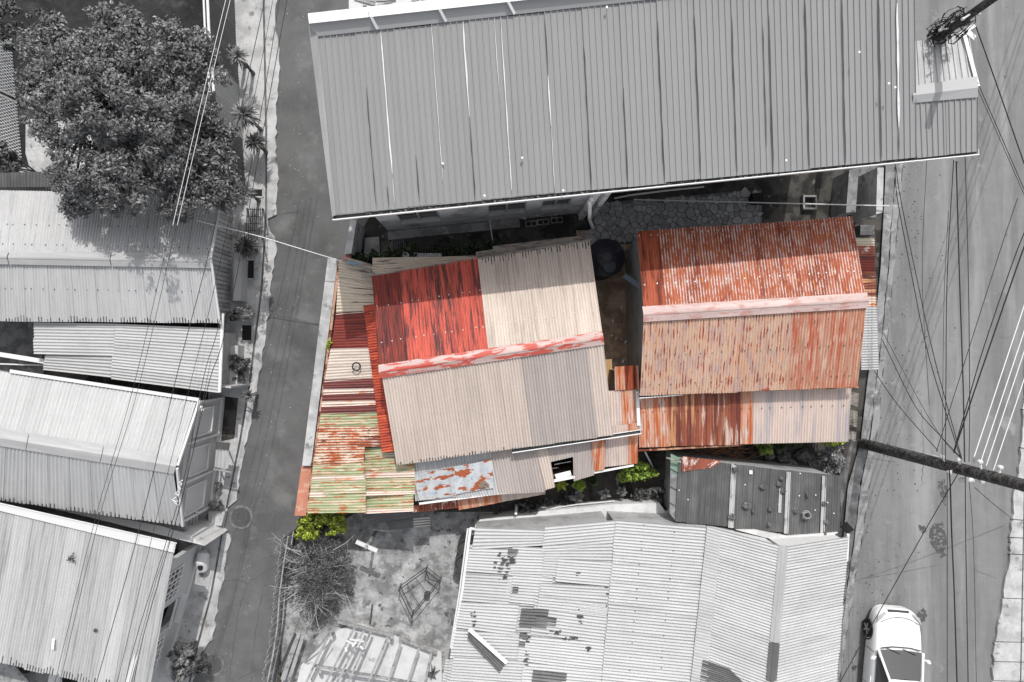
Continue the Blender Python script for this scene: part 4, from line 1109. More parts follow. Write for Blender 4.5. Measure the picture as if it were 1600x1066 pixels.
for k, (x0, y0, x1, y1) in enumerate(((1330, 612, 1342, 636), (1329, 640, 1340, 668), (1327, 672, 1338, 690))):
    slab('board', [(x0, y0), (x1, y0 + 3), (x1 - 1, y1), (x0 - 1, y1 - 4)], 1.6 - .1 * k, 0, M['wood'], rh)
# little rusty roofs in the gap
t = thing('gap_roof', 'small rusty corrugated roofs filling the gap between the two houses', 'roof', P(978, 640, 0))
roof(t, Q((997, 571, 2.7), (960, 573, 2.7), (961, 610, 2.55), (999, 608, 2.55)), [(0, .12, 'rust_l'), (.12, .58, 'rust_solid'), (.58, 1, 'rust_l')])
roof(t, Q((1003, 607, 2.5), (950, 611, 2.5), (953, 681, 2.3), (1004, 672, 2.3)), [(0, .22, 'pink_s'), (.22, .62, 'rust_l'), (.62, 1, 'pink_s')])
mb = MB(); mb.beam(P(996, 612, 2.58), P(998, 665, 2.45), .10, .02); mb.build('flashing', M['white'], t)
quad_walls(t, [P(998, 574, 2.5), P(960, 576, 2.5), P(958, 672, 2.2), P(1000, 668, 2.2)], M['wall_warm'], inset=.05)
slab('ply_board', [(946, 562), (956, 561), (958, 605), (950, 612)], 1.3, 1.26, wmat('ply', A((196, 160, 112), 1.1), [], coord='pos', mottle=.2), None, label='tan plywood board wedged in the gap beside the beige eave', cat='board')
# ------------------------------------------------------------------ courtyard
tk = thing('water_tank', 'round black plastic water tank tucked beside the beige roof', 'water tank', P(935, 412, 0))
c = P(936, 412, 0)
mb = MB(); R_ = .60
mb.lathe(c, [(R_ * .97, 0), (R_, .05), (R_ * 1.0, .4), (R_ * 1.02, .42), (R_ * 1.02, .46), (R_, .48), (R_, .9), (R_ * 1.02, .92), (R_ * 1.02, .96), (R_, .98), (R_, 1.45), (R_ * 1.05, 1.5), (R_ * 1.05, 1.56), (R_ * .98, 1.58), (R_ * .55, 1.74), (R_ * .3, 1.78), (0, 1.79)], 40)
mb.build('body', M['tank'], tk, smooth=False)
mb = MB()
for k in range(8):
    a = k * math.pi / 4 + .2
    mb.beam(c + Vector((.12 * math.cos(a), .12 * math.sin(a), 1.785)), c + Vector((.56 * math.cos(a), .56 * math.sin(a), 1.62)), .04, .05)
mb.lathe(c + Vector((0, 0, 1.76)), [(.14, 0), (.14, .05), (.10, .05), (.10, 0)], 20)
mb.build('rib', M['tank'], tk)
mb = MB(); lc = c + Vector((.08, -.30, 1.66)); mb.lathe(lc, [(.23, 0), (.23, .08), (.21, .10), (.03, .12), (0, .12)], 24); mb.beam(lc + Vector((-.06, .14, .125)), lc + Vector((.05, -.13, .125)), .03, .03); mb.build('lid', wmat('tank_lid', (.045, .045, .06), [], coord='obj', mottle=.1, rough=.4), tk)
slab('drain_cover', [(976, 420), (991, 418), (993, 459), (977, 460)], .06, 0, wmat('lichen_slab', A((172, 168, 120), 1.0), [blotch((.2, .19, .12), .55, 4, .08)], coord='pos', mottle=.2), None, label='yellowish concrete slab on the courtyard floor beside the rust house', cat='slab')
for y0, y1, lb in ((462, 486, 'small mossy slab south of the yellowish slab'), (488, 520, 'mossy kerb slab halfway along the courtyard')):
    slab('kerb_slab', [(987, y0), (995, y0), (996, y1), (989, y1)], .10, 0, wmat('mossy_slab', A((150, 150, 100), 1.0), [blotch((.1, .1, .06), .5, 5, .08)], coord='pos', mottle=.2), None, label=lb, cat='slab')
mb = MB()
a, b = P(975, 431, 1.7), P(1006, 452, 2.4)
mb.beam(a, b, .16, .05); mb.beam(a + Vector((.04, .07, .03)), b + Vector((.04, .07, .03)), .02, .04); mb.build('zinc_chute', wmat('blue_grey_zinc', A((132, 142, 155), 1.0), [], coord='pos', mottle=.1), None, label='slanting blue-grey metal chute below the rust house eave', cat='chute')
c = P(977, 398, .5)
mb = MB(); mb.box((c.x, c.y, .0), .42, .3, .5, .3); mb.beam(c + Vector((-.2, -.05, .04)), c + Vector((.2, .08, .04)), .06, .05); mb.beam(c + Vector((-.18, .06, .04)), c + Vector((.18, .17, .04)), .05, .05); mb.build('timber_crate', M['wood'], None, label='weathered timber crate north-east of the black water tank', cat='crate')
mb = MB()
for y0, y1 in ((415, 500), (505, 545), (548, 612)):
    mb.hexa([P(998, y0, 1.2), P(1005, y0, 1.2), P(1005, y1, 1.2), P(998, y1, 1.2)][::-1], [P(996, y0, 1.9), P(1004, y0, 2.2), P(1004, y1, 2.2), P(996, y1, 1.9)][::-1])
mb.build('side_awning', M['dark_grey'], rh)
for k in range(7):
    x, y = random.uniform(950, 990), random.uniform(480, 560)
    mb = MB(); mb.box(P(x, y, .01), random.uniform(.05, .16), random.uniform(.02, .06), .02, random.random() * 3)
    mb.build('litter', M['white'], None, label='scrap of pale litter on the brown courtyard floor', cat='litter', group='litter scraps in the courtyard')
mb = MB()
for i in range(9): 
    p = P(968 + random.uniform(-7, 10), 566 + random.uniform(-4, 3), 1.9 + random.uniform(0, .3)); mb.add([p + Vector((random.uniform(-.12, .12), random.uniform(-.08, .08), random.uniform(0, .12))) for _ in range(4)], [(0, 1, 2), (0, 2, 3)])
mb.build('tarp_scrap', M['dark_grey'], None, label='torn grey tarpaulin scrap at the head of the small rusty roof', cat='tarpaulin')


# ================================================================== HOUSES ALONG THE LEFT EDGE
# --- house under the big tree
h1 = thing('ridged_house', 'pale corrugated gable house shaded by the big tree at the left edge', 'house', P(150, 400, 0))
nq = Q((-140, 296, 2.5), (346, 302, 2.5), (330, 403, 3.15), (-150, 392, 3.15))
roof(h1, nq, even(13, 'r_w'))
sq = Q((330, 406, 3.15), (-150, 395, 3.15), (-150, 500, 2.5), (343, 505, 2.5))
roof(h1, sq, even(13, 'r_gs'))
eave_ticks(h1, sq, 1, M['dark_grey'], .16)
for k in range(3):
    a = lerp(P(-150, 399, 3.2), P(331, 408, 3.2), k / 3 + (.003 if k else 0)); b = lerp(P(-150, 399, 3.2), P(331, 408, 3.2), (k + 1) / 3)
    strip('ridge_cap', (a, b), .42, M['r_w'], h1, bend=.05)
gable_walls(h1, nq[0], nq[1], nq[2], nq[3], sq[2], sq[3], M['wall_mid'], inset=.68)
screws(h1, nq, (.55, .86), 30, M['dark_grey'], .014); screws(h1, sq, (.5, .05), 30, M['dark_grey'], .014)
mb = MB(); mb.beam(P(346, 303, 2.55), P(330, 403, 3.22), .06, .05); mb.beam(P(330, 406, 3.22), P(344, 506, 2.55), .06, .05); mb.build('barge_board', M['trim'], h1)
# its east wall of upright boards
for k in range(27):
    y0 = 317 + k * 6.6
    a, b = P(365.5 - k * .12, y0 + .5, 0), P(365.5 - k * .12, y0 + 6.1, 0)
    mb = MB(); z = 2.15
    mb.hexa([a, b, b + Vector((-.04, 0, 0)), a + Vector((-.04, 0, 0))], [a + Vector((0, 0, z)), b + Vector((0, 0, z)), b + Vector((-.04, 0, z)), a + Vector((-.04, 0, z))])
    mb.build('wall_board', M['wall_grey'] if k % 4 else M['wall_mid'], h1)
# --- low roof below it
h2 = thing('low_shed', 'low shed of sun bleached sheets running crosswise between two left edge houses', 'shed', P(210, 560, 0))
roof(h2, Q((181, 506, 2.35), (173, 592, 2.25), (343, 614, 2.1), (346, 513, 2.25)), [(0, .28, 'r_w2'), (.28, .56, 'r_w2', .0, 1), (.56, .8, 'r_w2'), (.8, 1, 'r_w')], pitch=.10, amp=.014, wob=.025)
roof(h2, Q((52, 504, 2.30), (53, 553, 2.25), (184, 556, 2.25), (184, 506, 2.35)), [(0, .5, 'r_w2'), (.5, 1, 'r_w')], pitch=.10, amp=.014, wob=.025)
roof(h2, Q((72, 553, 2.15), (68, 578, 2.1), (177, 590, 2.1), (180, 556, 2.2)), [(0, 1, 'r_w2')], pitch=.10, amp=.014, wob=.02)
quad_walls(h2, [P(184, 508, 2.2), P(344, 514, 2.1), P(342, 612, 2.0), P(178, 590, 2.1)], M['wall_mid'], inset=.15)
quad_walls(h2, [P(54, 506, 2.1), P(182, 508, 2.2), P(178, 588, 2.0), P(70, 576, 2.0)], M['wall_mid'], inset=.12)
mb = MB(); mb.tube([P(348, 490, 2.35), P(343, 613, 2.2)], .05, 8); mb.build('corner_pipe', M['white'], h2)
mb = MB(); mb.beam(P(-30, 549, 1.9), P(70, 565, 1.9), .14, .06); mb.beam(P(-20, 568, 1.7), P(70, 571, 1.7), .04, .04); mb.build('beam', M['white'], h2)
mb = MB(); mb.beam(P(344, 600, 0.9), P(377, 603, .9), .06, 1.8); mb.build('side_wall', M['wall_grey'], h2)
slab('yard_floor', [(-100, 495), (60, 500), (70, 600), (-100, 600)], .02, 0, M['conc_dark'], kind='structure')
# --- house with the panelled front
h3 = thing('panelled_house', 'white ribbed gable house with a grey panelled front facing the lane', 'house', P(150, 700, 0))
nq = Q((18, 583, 2.75), (308, 626, 2.75), (279, 718, 3.75), (-8, 672, 3.75))
nq2 = Q((-170, 556, 2.75), (18, 583, 2.75), (-8, 672, 3.75), (-190, 643, 3.75))
roof(h3, nq, even(9, 'r_w2'), pitch=.118, amp=.019); roof(h3, nq2, even(5, 'r_w2'), pitch=.118, amp=.019)
sq = Q((272, 740, 3.78), (-190, 665, 3.78), (-205, 752, 2.75), (284, 822, 2.75))
roof(h3, sq, even(14, 'r_gs'), pitch=.118, amp=.014); eave_ticks(h3, sq, 1, M['dark_grey'], .14, .118)
a, b, c, d, e, f = P(279, 714, 3.80), P(-190, 638, 3.80), P(276, 729, 3.90), P(-192, 654, 3.90), P(272, 741, 3.83), P(-193, 666, 3.83)
mb = MB()
for k in range(4):
    t0, t1 = k / 4, (k + 1) / 4 - .002
    mb = MB(); mb.add([lerp(b, a, t0), lerp(b, a, t1), lerp(d, c, t1), lerp(d, c, t0), lerp(f, e, t1), lerp(f, e, t0)], [(0, 1, 2, 3)[::-1], (3, 2, 4, 5)[::-1]]); mb.build('ridge_cap', M['r_w'], h3, uv=[(0, t0 * 9), (0, t1 * 9), (.3, t1 * 9), (.3, t0 * 9), (.6, t1 * 9), (.6, t0 * 9)])
gable_walls(h3, P(-170, 556, 2.75), P(308, 626, 2.75), P(279, 720, 3.75), P(-190, 645, 3.75), P(-205, 752, 2.75), P(284, 822, 2.75), M['wall_mid'], inset=.55)
mb = MB(); mb.beam(P(16, 580, 2.82), P(312, 625, 2.82), .10, .05); mb.beam(P(312, 626, 2.78), P(278, 728, 3.86), .06, .08); mb.beam(P(277, 732, 3.86), P(286, 822, 2.78), .06, .08); mb.build('barge_board', M['trim'], h3)
# panelled front wall: three bays with raised frames
p0 = P(347, 622, 0.15); p1 = P(329, 790, 0.15)
L = (p1 - p0).length; d = (p1 - p0).normalized(); out = Vector((-d.y, d.x, 0))
mb = MB(); mb.hexa([p0, p1, p1 - out * .1, p0 - out * .1], [p + Vector((0, 0, 2.5)) for p in (p0, p1, p1 - out * .1, p0 - out * .1)]); mb.build('front_wall', M['wall_grey'], h3)
for t in (0, .5 / L, .333, .665, 1.0):
    if t == .5 / L: continue
    q = p0 + d * L * t; mb = MB(); mb.beam(q + out * .03, q + out * .03 + Vector((0, 0, 2.45)), .10, .07); mb.build('batten', M['trim'], h3)
for k in range(3):
    a0 = L * (k * .333 + .06); a1 = L * (k * .333 + .29)
    q0, q1 = p0 + d * a0 + out * .02, p0 + d * a1 + out * .02
    z0, z1 = .75, 2.1
    mb = MB(); mb.hexa([q0 + Vector((0, 0, z0)), q1 + Vector((0, 0, z0)), q1 - out * .03 + Vector((0, 0, z0)), q0 - out * .03 + Vector((0, 0, z0))], [q0 + Vector((0, 0, z1)), q1 + Vector((0, 0, z1)), q1 - out * .03 + Vector((0, 0, z1)), q0 - out * .03 + Vector((0, 0, z1))])
    pn = mb.build('front_panel', M['wall_lt'], h3)
    mb = MB(); o2 = out * .03
    for za in (z0, z1): mb.beam(q0 + o2 + Vector((0, 0, za)), q1 + o2 + Vector((0, 0, za)), .05, .05)
    for qa in (q0, q1): mb.beam(qa + o2 + Vector((0, 0, z0)), qa + o2 + Vector((0, 0, z1)), .05, .05)
    mb.build('panel_frame', M['trim'], pn)
mb = MB(); mb.beam(p0 + out * .02, p1 + out * .02, .1, .2); mb.build('plinth', M['trim'], h3)
mb = MB()
for i in range(5): q = P(312 + random.uniform(-4, 5), 637 + random.uniform(-4, 4), 2.75); mb.lathe(q, [(0, -.05), (.05, 0), (.03, .06), (0, .07)], 8)
mb.build('insulator', M['white'], h3)
roof(h3, Q((-60, 566, 2.5), (-60, 612, 2.4), (10, 612, 2.4), (14, 580, 2.5)), even(1, 'r_w2'), pitch=.1)
# --- house at the bottom left
h4 = thing('monopitch_house', 'large pale single slope roof with grilled windows on the lane side, bottom left', 'house', P(120, 930, 0))
rq = Q((-170, 755, 3.3), (272, 862, 3.3), (232, 1090, 2.7), (-215, 985, 2.7))
roof(h4, rq, even(16, ['r_g', 'r_gs', 'r_g']), pitch=.085, rows=6); eave_ticks(h4, rq, 1, M['dark_grey'], .24, .085)
mb = MB(); mb.add([P(-170, 748, 3.38), P(275, 849, 3.38), P(272, 864, 3.36), P(-172, 757, 3.36)], [(0, 1, 2, 3)[::-1]]); mb.hexa([P(-170, 747, 3.0), P(276, 848, 3.0), P(276, 850, 3.0), P(-170, 749, 3.0)][::-1], [P(-170, 747, 3.4), P(276, 848, 3.4), P(276, 850, 3.4), P(-170, 749, 3.4)][::-1])
mb.build('top_flashing', M['trim'], h4)
slab('parapet_ledge', [(60, 790), (130, 806), (320, 853), (296, 836), (252, 822), (160, 805), (60, 780)], 1.9, 0, M['white_conc'], h4)
w0, w1 = P(316, 846, 0), P(262, 1042, 0)
def west_front(z0, z1, holes, mat):
    return wall_with(h4, w1, w0, z0, z1, holes, mat, th=-.14, name='front_wall')
Lw = (w0 - w1).length; dW = (w0 - w1).normalized(); oW = Vector((dW.y, -dW.x, 0))
holes = [(.55, 1.65, 1.2, 2.3), (1.85, 2.75, .5, 2.35), (3.0, 4.05, 1.2, 2.35)]
xs = sorted({0.0, Lw} | {h[0] for h in holes} | {h[1] for h in holes}); zs = sorted({0, 2.85} | {h[2] for h in holes} | {h[3] for h in holes})
mb = MB()
for i in range(len(xs) - 1):
    for j in range(len(zs) - 1):
        cx, cz = (xs[i] + xs[i + 1]) / 2, (zs[j] + zs[j + 1]) / 2
        if any(h[0] < cx < h[1] and h[2] < cz < h[3] for h in holes): continue
        p, q = w1 + dW * xs[i], w1 + dW * xs[i + 1]; lo, hi = zs[j], zs[j + 1]
        mb.hexa([(p.x, p.y, lo), (q.x, q.y, lo), (q.x - oW.x * .14, q.y - oW.y * .14, lo), (p.x - oW.x * .14, p.y - oW.y * .14, lo)], [(p.x, p.y, hi), (q.x, q.y, hi), (q.x - oW.x * .14, q.y - oW.y * .14, hi), (p.x - oW.x * .14, p.y - oW.y * .14, hi)])
mb.build('front_wall', M['wall_lt'], h4)
for h in (holes[0], holes[2]):
    a, b = w1 + dW * h[0] - oW * .08, w1 + dW * h[1] - oW * .08
    wn_ = obj('window', [a + Vector((0, 0, h[2])), b + Vector((0, 0, h[2])), b + Vector((0, 0, h[3])), a + Vector((0, 0, h[3]))], [(0, 1, 2, 3)], M['glass'], h4)
    mb = MB(); a += oW * .12; b += oW * .12
    for k in range(7): q = lerp(a, b, k / 6); mb.beam(q + Vector((0, 0, h[2])), q + Vector((0, 0, h[3])), .025, .025)
    for k in range(5): z = h[2] + (h[3] - h[2]) * k / 4; mb.beam(a + Vector((0, 0, z)), b + Vector((0, 0, z)), .025, .025)
    for k in (2, 4): q = lerp(a, b, k / 6) + oW * .02; mb.beam(q + Vector((0, 0, h[2])), q + Vector((0, 0, h[3])), .07, .03)
    mb.build('window_grille', M['white'], wn_)
a, b = w1 + dW * 1.8 + oW * .05, w1 + dW * 2.8 + oW * .05
mb = MB(); mb.beam(a + Vector((0, 0, .5)), b + Vector((0, 0, .5)), .2, .06); mb.beam(a + Vector((0, 0, 1.0)), b + Vector((0, 0, 1.0)), .06, .05); mb.build('veranda_rail', M['trim'], h4)
mb = MB(); mb.beam(w1 + oW * .02 + Vector((0, 0, .06)), w0 + oW * .02 + Vector((0, 0, .06)), .12, .12); mb.build('plinth', M['trim'], h4)
obj('room_back', [(p.x, p.y, z) for p in (w1 - oW * .9, w0 - oW * .9) for z in (0, 2.7)], [(0, 2, 3, 1)], M['dark_grey'], h4)
quad_walls(h4, [P(-170, 760, 3.1), P(262, 864, 3.1), P(196, 1084, 2.55), P(-210, 982, 2.55)], M['wall_mid'], inset=.7)
mb = MB(); c = P(112, 870, 3.25)
for i in range(7): 
    q = c + Vector((random.uniform(-.1, .1), random.uniform(-.16, .14), .02)); mb.add([q + Vector((random.uniform(-.1, .1), random.uniform(-.1, .1), random.uniform(0, .06))) for _ in range(4)], [(0, 1, 2), (0, 2, 3)])
mb.build('tar_patch', M['dark_grey'], h4)
mb = MB(); q = P(83, 1006, 2.95); mb.box((q.x, q.y, q.z), .08, .32, .012, -.1); mb.build('tape_patch', M['white'], h4)
mb = MB(); q = P(149, 985, 2.98); mb.lathe(q, [(0.06, 0), (.05, .03), (0, .035)], 8); mb.build('sealant_blob', M['dark_grey'], h4)
for x, y, lb, r_ in ((40, 1040, 'dark steel drum at the bottom left corner below the single slope roof', .28), (112, 1062, 'ribbed dark tub with pale rubbish inside at the bottom edge, right of the steel drum', .33)):
    c = P(x, y, .9); mb = MB(); mb.lathe((c.x, c.y, 0), [(r_ * .95, 0), (r_, .3), (r_ * .97, .32), (r_, .6), (r_, .9), (r_ * .92, .9), (r_ * .9, .6), (0, .6)], 24); mb.build('drum', M['dark_grey'], None, label=lb, cat='drum')
slab('timber_board', [(-20, 1035), (14, 1030), (58, 1080), (-20, 1080)], .6, .55, M['wood_g'], None, label='weathered boards lying in the bottom left corner', cat='boards')
slab('timber_sheet', [(78, 1048), (96, 1046), (98, 1080), (72, 1080)], .5, .46, M['white_conc'], None, label='pale sheet leaning between the drum and the ribbed tub', cat='sheet')
slab('back_floor', [(-200, 1000), (240, 1060), (240, 1250), (-200, 1250)], .02, 0, M['conc_mid'], kind='structure')
# gap between panelled house and single slope house: timbers
mb = MB(); mb.beam(P(262, 825, 1.6), P(290, 838, 1.6), .06, .06); mb.beam(P(258, 830, 1.5), P(286, 844, 1.5), .05, .05); mb.beam(P(287, 815, 2.2), P(289, 840, 1.2), .12, .1); mb.build('loose_timber', M['wood_g'], None, label='loose battens wedged between the panelled house and the single slope house', cat='timber')
mb = MB(); 
for k in range(4): mb.beam(P(290 + k * 5, 826 - k * 4, 1.0), P(292 + k * 5, 812 - k * 4, 1.5), .12, .05)
mb.build('side_stair', M['wall_grey'], h3)

# ------------------------------------------------------------------ zinc fence and lattice by the garden
zf = thing('zinc_fence', 'tall corrugated zinc fence with a pale pipe rail beside the tree and the lane pavement', 'fence', P(376, 140, 0))
fb = [P(366, -130, 0), P(368, 0, 0), P(372, 90, 0), P(379, 180, 0), P(385, 296, 0)]
for i in range(len(fb) - 1):
    a, b = fb[i], fb[i + 1]; H = 2.2; top = Vector((-.04, 0, H))
    nsh = max(1, round((b - a).length / .85))
    for k in range(nsh):
        p, q = lerp(a, b, k / nsh), lerp(a, b, (k + 1) / nsh)
        nw = 10; V = []; cr = []
        d = (q - p).normalized(); s = Vector((d.y, -d.x, 0))
        for j in range(nw * 6 + 1):
            h_ = math.cos(2 * math.pi * j / 6); pt = lerp(p, q, j / (nw * 6)) + s * (.012 * h_ + (.008 if k % 2 else 0))
            V += [tuple(pt), tuple(pt + top + Vector((0, 0, random.uniform(-.004, .004))))]; cr += [.5 + .5 * h_] * 2
        obj('fence_sheet', V, [(2 * j, 2 * j + 1, 2 * j + 3, 2 * j + 2) for j in range(nw * 6)], M['r_dk'] if (k + i) % 3 else M['r_g'], zf, uv=[(v[0] * 9 + v[1] * 9, v[2]) for v in V], crest=cr)
mb = MB(); mb.tube([p + Vector((-.10, 0, 2.2)) for p in fb[:4]], .045, 8); mb.tube([p + Vector((-.26, 0, 2.1)) for p in fb[:4]], .035, 8); mb.build('rail', M['white'], zf)
mb = MB()
for p in fb: mb.tube([p + Vector((-.12, 0, 0)), p + Vector((-.12, 0, 2.2))], .04, 8)
mb.build('post', M['trim'], zf)
lt = thing('lattice_fence', 'white lattice panels standing on the dark lawn near the top left corner', 'lattice', P(22, 160, 0))
for (xa, ya, xb, yb) in ((18, 62, 24, 152), (26, 160, 34, 250)):
    a, b = P(xa, ya, .05), P(xb, yb, .05); top = Vector((-.06, 0, .95)); n = 18
    mb = MB()
    for k in range(-4, n):
        for sgn in (1, -1):
            t0 = k / n; t1 = t0 + sgn * 4.5 / n
            pts = [(t0, 0.0), (t1, 1.0)]
            if sgn < 0: pts = [(t0 + 4.5 / n, 0.0), (t0, 1.0)]
            (u0, h0), (u1, h1) = pts
            if u0 > u1: (u0, h0), (u1, h1) = (u1, h1), (u0, h0)
            def cl(u, h, uu, hh, lim):
                t = (lim - u) / (uu - u); return lim, h + (hh - h) * t
            if u1 <= 0 or u0 >= 1: continue
            if u0 < 0: u0, h0 = cl(u0, h0, u1, h1, 0)
            if u1 > 1: u1, h1 = cl(u0, h0, u1, h1, 1)
            mb.beam(lerp(a, b, u0) + top * h0 + Vector((.008 * sgn, 0, 0)), lerp(a, b, u1) + top * h1 + Vector((.008 * sgn, 0, 0)), .035, .012)
    for t in (0, 1): mb.beam(lerp(a, b, t), lerp(a, b, t) + top, .05, .04)
    mb.beam(a + top, b + top, .05, .05)
    mb.build('lattice_panel', M['white'], lt)
t = thing('garden_lean_to', 'dark flat shed roof at the left edge beside the foot of the big tree', 'shed', P(30, 282, 0))
roof(t, Q((-80, 272, 2.2), (85, 268, 2.2), (85, 292, 2.1), (-80, 294, 2.1)), even(3, 'r_dk'), pitch=.1)
quad_walls(t, [P(-80, 274, 2.1), P(84, 270, 2.1), P(84, 290, 2.0), P(-80, 292, 2.0)], M['wall_mid'], inset=.05)

# ------------------------------------------------------------------ things on the pavement
for x, y, lb in ((377, 808, 'round iron manhole cover in a concrete collar beside the panelled house'), (332, 1038, 'round iron manhole cover near the bottom edge of the lane')):
    t = thing('manhole', lb, 'manhole cover', P(x, y, 0), 'manhole covers in the lane')
    c = P(x, y, 0)
    mb = MB(); mb.lathe(c, [(.42, .002), (.42, .026), (.33, .030), (.33, .010)], 28); mb.build('collar', M['collar'], t)
    mb = MB(); mb.lathe(c, [(.325, .010), (.325, .032), (.31, .034), (0, .034)], 28)
    for r_ in (.06, .12, .18, .24, .29):
        n = int(r_ * 60)
        for k in range(n): a = 2 * math.pi * k / n; mb.box((c.x + r_ * math.cos(a), c.y + r_ * math.sin(a), .033), .03, .018, .008, a)
    mb.build('cover', M['iron'], t)
c = P(322, 874, .1)
mb = MB(); mb.tube([c + Vector((-.02, -.33, .12)), c + Vector((-.02, -.25, .22)), c + Vector((0, 0, .28)), c + Vector((.02, .25, .25)), c + Vector((0, .34, .1))], [.08, .19, .22, .2, .06], 12)
mb.build('white_sack', M['white_conc'], None, label='bulging white sack on the pavement beside the grilled window', cat='sack')
mb = MB(); mb.lathe(c + Vector((0, -.14, .42)), [(.09, 0), (.09, .06), (0, .06)], 12); mb.build('dark_pot', M['dark'], None, label='small dark pot resting on the white sack', cat='pot')
# little roofed box by the panelled front
t = thing('gate_canopy', 'small striped canopy of pale and dark sheets by the panelled house gate', 'canopy', P(350, 712, 0))
roof(t, Q((338, 690, 1.3), (360, 692, 1.3), (358, 704, 1.25), (337, 702, 1.25)), [(0, 1, 'r_dk')], pitch=.1)
roof(t, Q((338, 703, 1.22), (358, 704, 1.22), (357, 733, 1.15), (336, 730, 1.15)), [(0, .42, 'r_g'), (.42, 1, 'r_w2')], pitch=.1)
mb = MB(); [mb.beam(P(x, y, 0), P(x, y, 1.1), .05, .05) for x, y in ((342, 706), (358, 706), (341, 728), (356, 730))]; mb.beam(P(334, 733, 1.12), P(362, 738, 1.12), .05, .05); mb.build('post', M['wood_g'], t)
# dark rectangles inside low pale rims along the pavement
for x0, y0, x1, y1, lb in ((394, 295, 411, 308, 'dark rimmed square near the broad-leafed plant, northernmost by the left pavement'), (379, 406, 398, 436, 'dark rimmed rectangle south of the dark fan palm'), (377, 507, 394, 533, 'dark rimmed rectangle beside the small white-flecked shrub')):
    c = P((x0 + x1) / 2, (y0 + y1) / 2, .12); a, b = P(x0, y0, .12), P(x1, y1, .12); w, h = abs(b.x - a.x), abs(a.y - b.y)
    mb = MB()
    for dx, dy, sx, sy in ((-w / 2, 0, .05, h), (w / 2, 0, .05, h), (0, h / 2, w, .05), (0, -h / 2, w, .05)): mb.box((c.x + dx, c.y + dy, 0), sx + .001, sy + .001, .13)
    rectangle = mb.build('pavement_rim', M['conc'], None, label=lb, cat='rectangle')
    mb = MB(); mb.box((c.x, c.y, .0), w, h, .112); mb.build('dark_plate', M['dark'], rectangle)
for y0, y1, x0, x1, lb in ((405, 470, 366, 378, 'grey planter wall beside the board-clad house, south of the dark fan palm'), (540, 605, 346, 372, 'grey side platform beside the corner pipe of the low shed')):
    slab('planter_wall', [(x0, y0), (x1, y0), (x1 - 2, y1), (x0 - 2, y1)], .7, 0, M['wall_grey'], None, label=lb, cat='wall')
slab('step_block', [(325, 798), (352, 800), (346, 822), (326, 820)], .3, 0, M['conc'], None, label='pale concrete block step by the first manhole', cat='step')
slab('ditch', [(352, 620), (372, 622), (366, 685), (345, 690)], .115, .0, M['soil'], kind='structure')
slab('forecourt', [(296, 840), (326, 800), (318, 850), (300, 872)], .115, 0, M['conc_mid'], kind='structure')
# gate grille lying in sun south of the plants
gt = thing('iron_gate', 'thin black iron gate grille on the pavement beside the yucca leaves', 'gate', P(398, 340, .1))
mb = MB()
for k in range(9): mb.beam(P(386 + k * 3, 325, .9), P(385 + k * 3, 372, .9), .018, .018)
for k in range(5): mb.beam(P(385, 327 + k * 11, .92), P(411, 328 + k * 11, .92), .018, .018)
mb.build('grille', M['wire'], gt)
mb = MB(); [mb.beam(P(x, y, .1), P(x, y, .95), .04, .04) for x, y in ((386, 326), (411, 327), (385, 372), (410, 373))]; mb.build('post', M['wire'], gt)

# ================================================================== DARK SHED with stones (lower right)
ds = thing('dark_shed', 'shed with a dark ribbed roof held down by stones and pale joint strips', 'shed', P(1190, 780, 0))
rq = Q((1061, 716, 2.3), (1314, 744, 2.3), (1311, 842, 2.1), (1055, 815, 2.1))
rr = even(2, 'r_dk', 0, .13) + [(.13, .345, 'r_dk'), (.345, .36, 'r_dk')] + even(3, 'r_dk', .36, .665) + even(2, 'r_dk', .665, .89) + [(.89, 1, 'r_dk')]
roof(ds, rq, rr, pitch=.085)
roof(ds, Q((1066, 713, 2.335), (1128, 720, 2.335), (1112, 731, 2.30), (1065, 737, 2.29)), [(0, .5, 'rust_br'), (.5, 1, 'rust_br')], pitch=.085)
def rp(f, v, dz=0.0): return lerp(lerp(rq[0], rq[1], f), lerp(rq[3], rq[2], f), v) + Vector((0, 0, dz))
for f, w in ((.335, .17), (.672, .15), (.893, .15)):
    roof(ds, [rp(f - .5 * w / 5.3, .02 if f > .4 else -.02, .03), rp(f + .5 * w / 5.3, .02, .03), rp(f + .5 * w / 5.3, 1.0, .03), rp(f - .5 * w / 5.3, 1.0, .03)], [(0, 1, 'r_pale')], pitch=.085)
roof(ds, [rp(.618, .30, .03), rp(.638, .30, .03), rp(.638, .68, .03), rp(.618, .68, .03)], [(0, 1, 'r_w2')], pitch=.05, amp=.004)
quad_walls(ds, [P(1061, 716, 2.3), P(1314, 744, 2.3), P(1311, 842, 2.1), P(1055, 815, 2.1)], M['wall_mid'], inset=.10)
gw0, gw1 = P(1052, 712, 0), P(1046, 812, 0)
for (ya, yb, yc, yd, mt) in ((709, 716, 744, 736, 'green_paint'), (736.4, 744.4, 815, 802, 'conc_mid')):
    mb = MB(); mb.add([P(1048 - (ya - 709) * .02, ya, 2.15 - (ya - 709) * .002), P(1063 - (yb - 716) * .07, yb, 2.25 - (yb - 716) * .002), P(1063 - (yc - 716) * .07, yc, 2.25 - (yc - 716) * .002), P(1048 - (yd - 709) * .02, yd, 2.15 - (yd - 709) * .002)], [(0, 1, 2, 3)[::-1]]); mb.build('side_board', M[mt], ds)
for y in (732, 760, 786): mb = MB(); mb.beam(P(1047, y, 2.16 - (y - 709) * .002), P(1061, y + 8, 2.26 - (y - 709) * .002), .03, .02); mb.build('board_joint', M['dark_grey'], ds)
mb = MB(); mb.beam(P(1041, 715, 2.3), P(1064, 722, 2.4), .05, .04); mb.build('ridge_pole', M['wood'], ds)
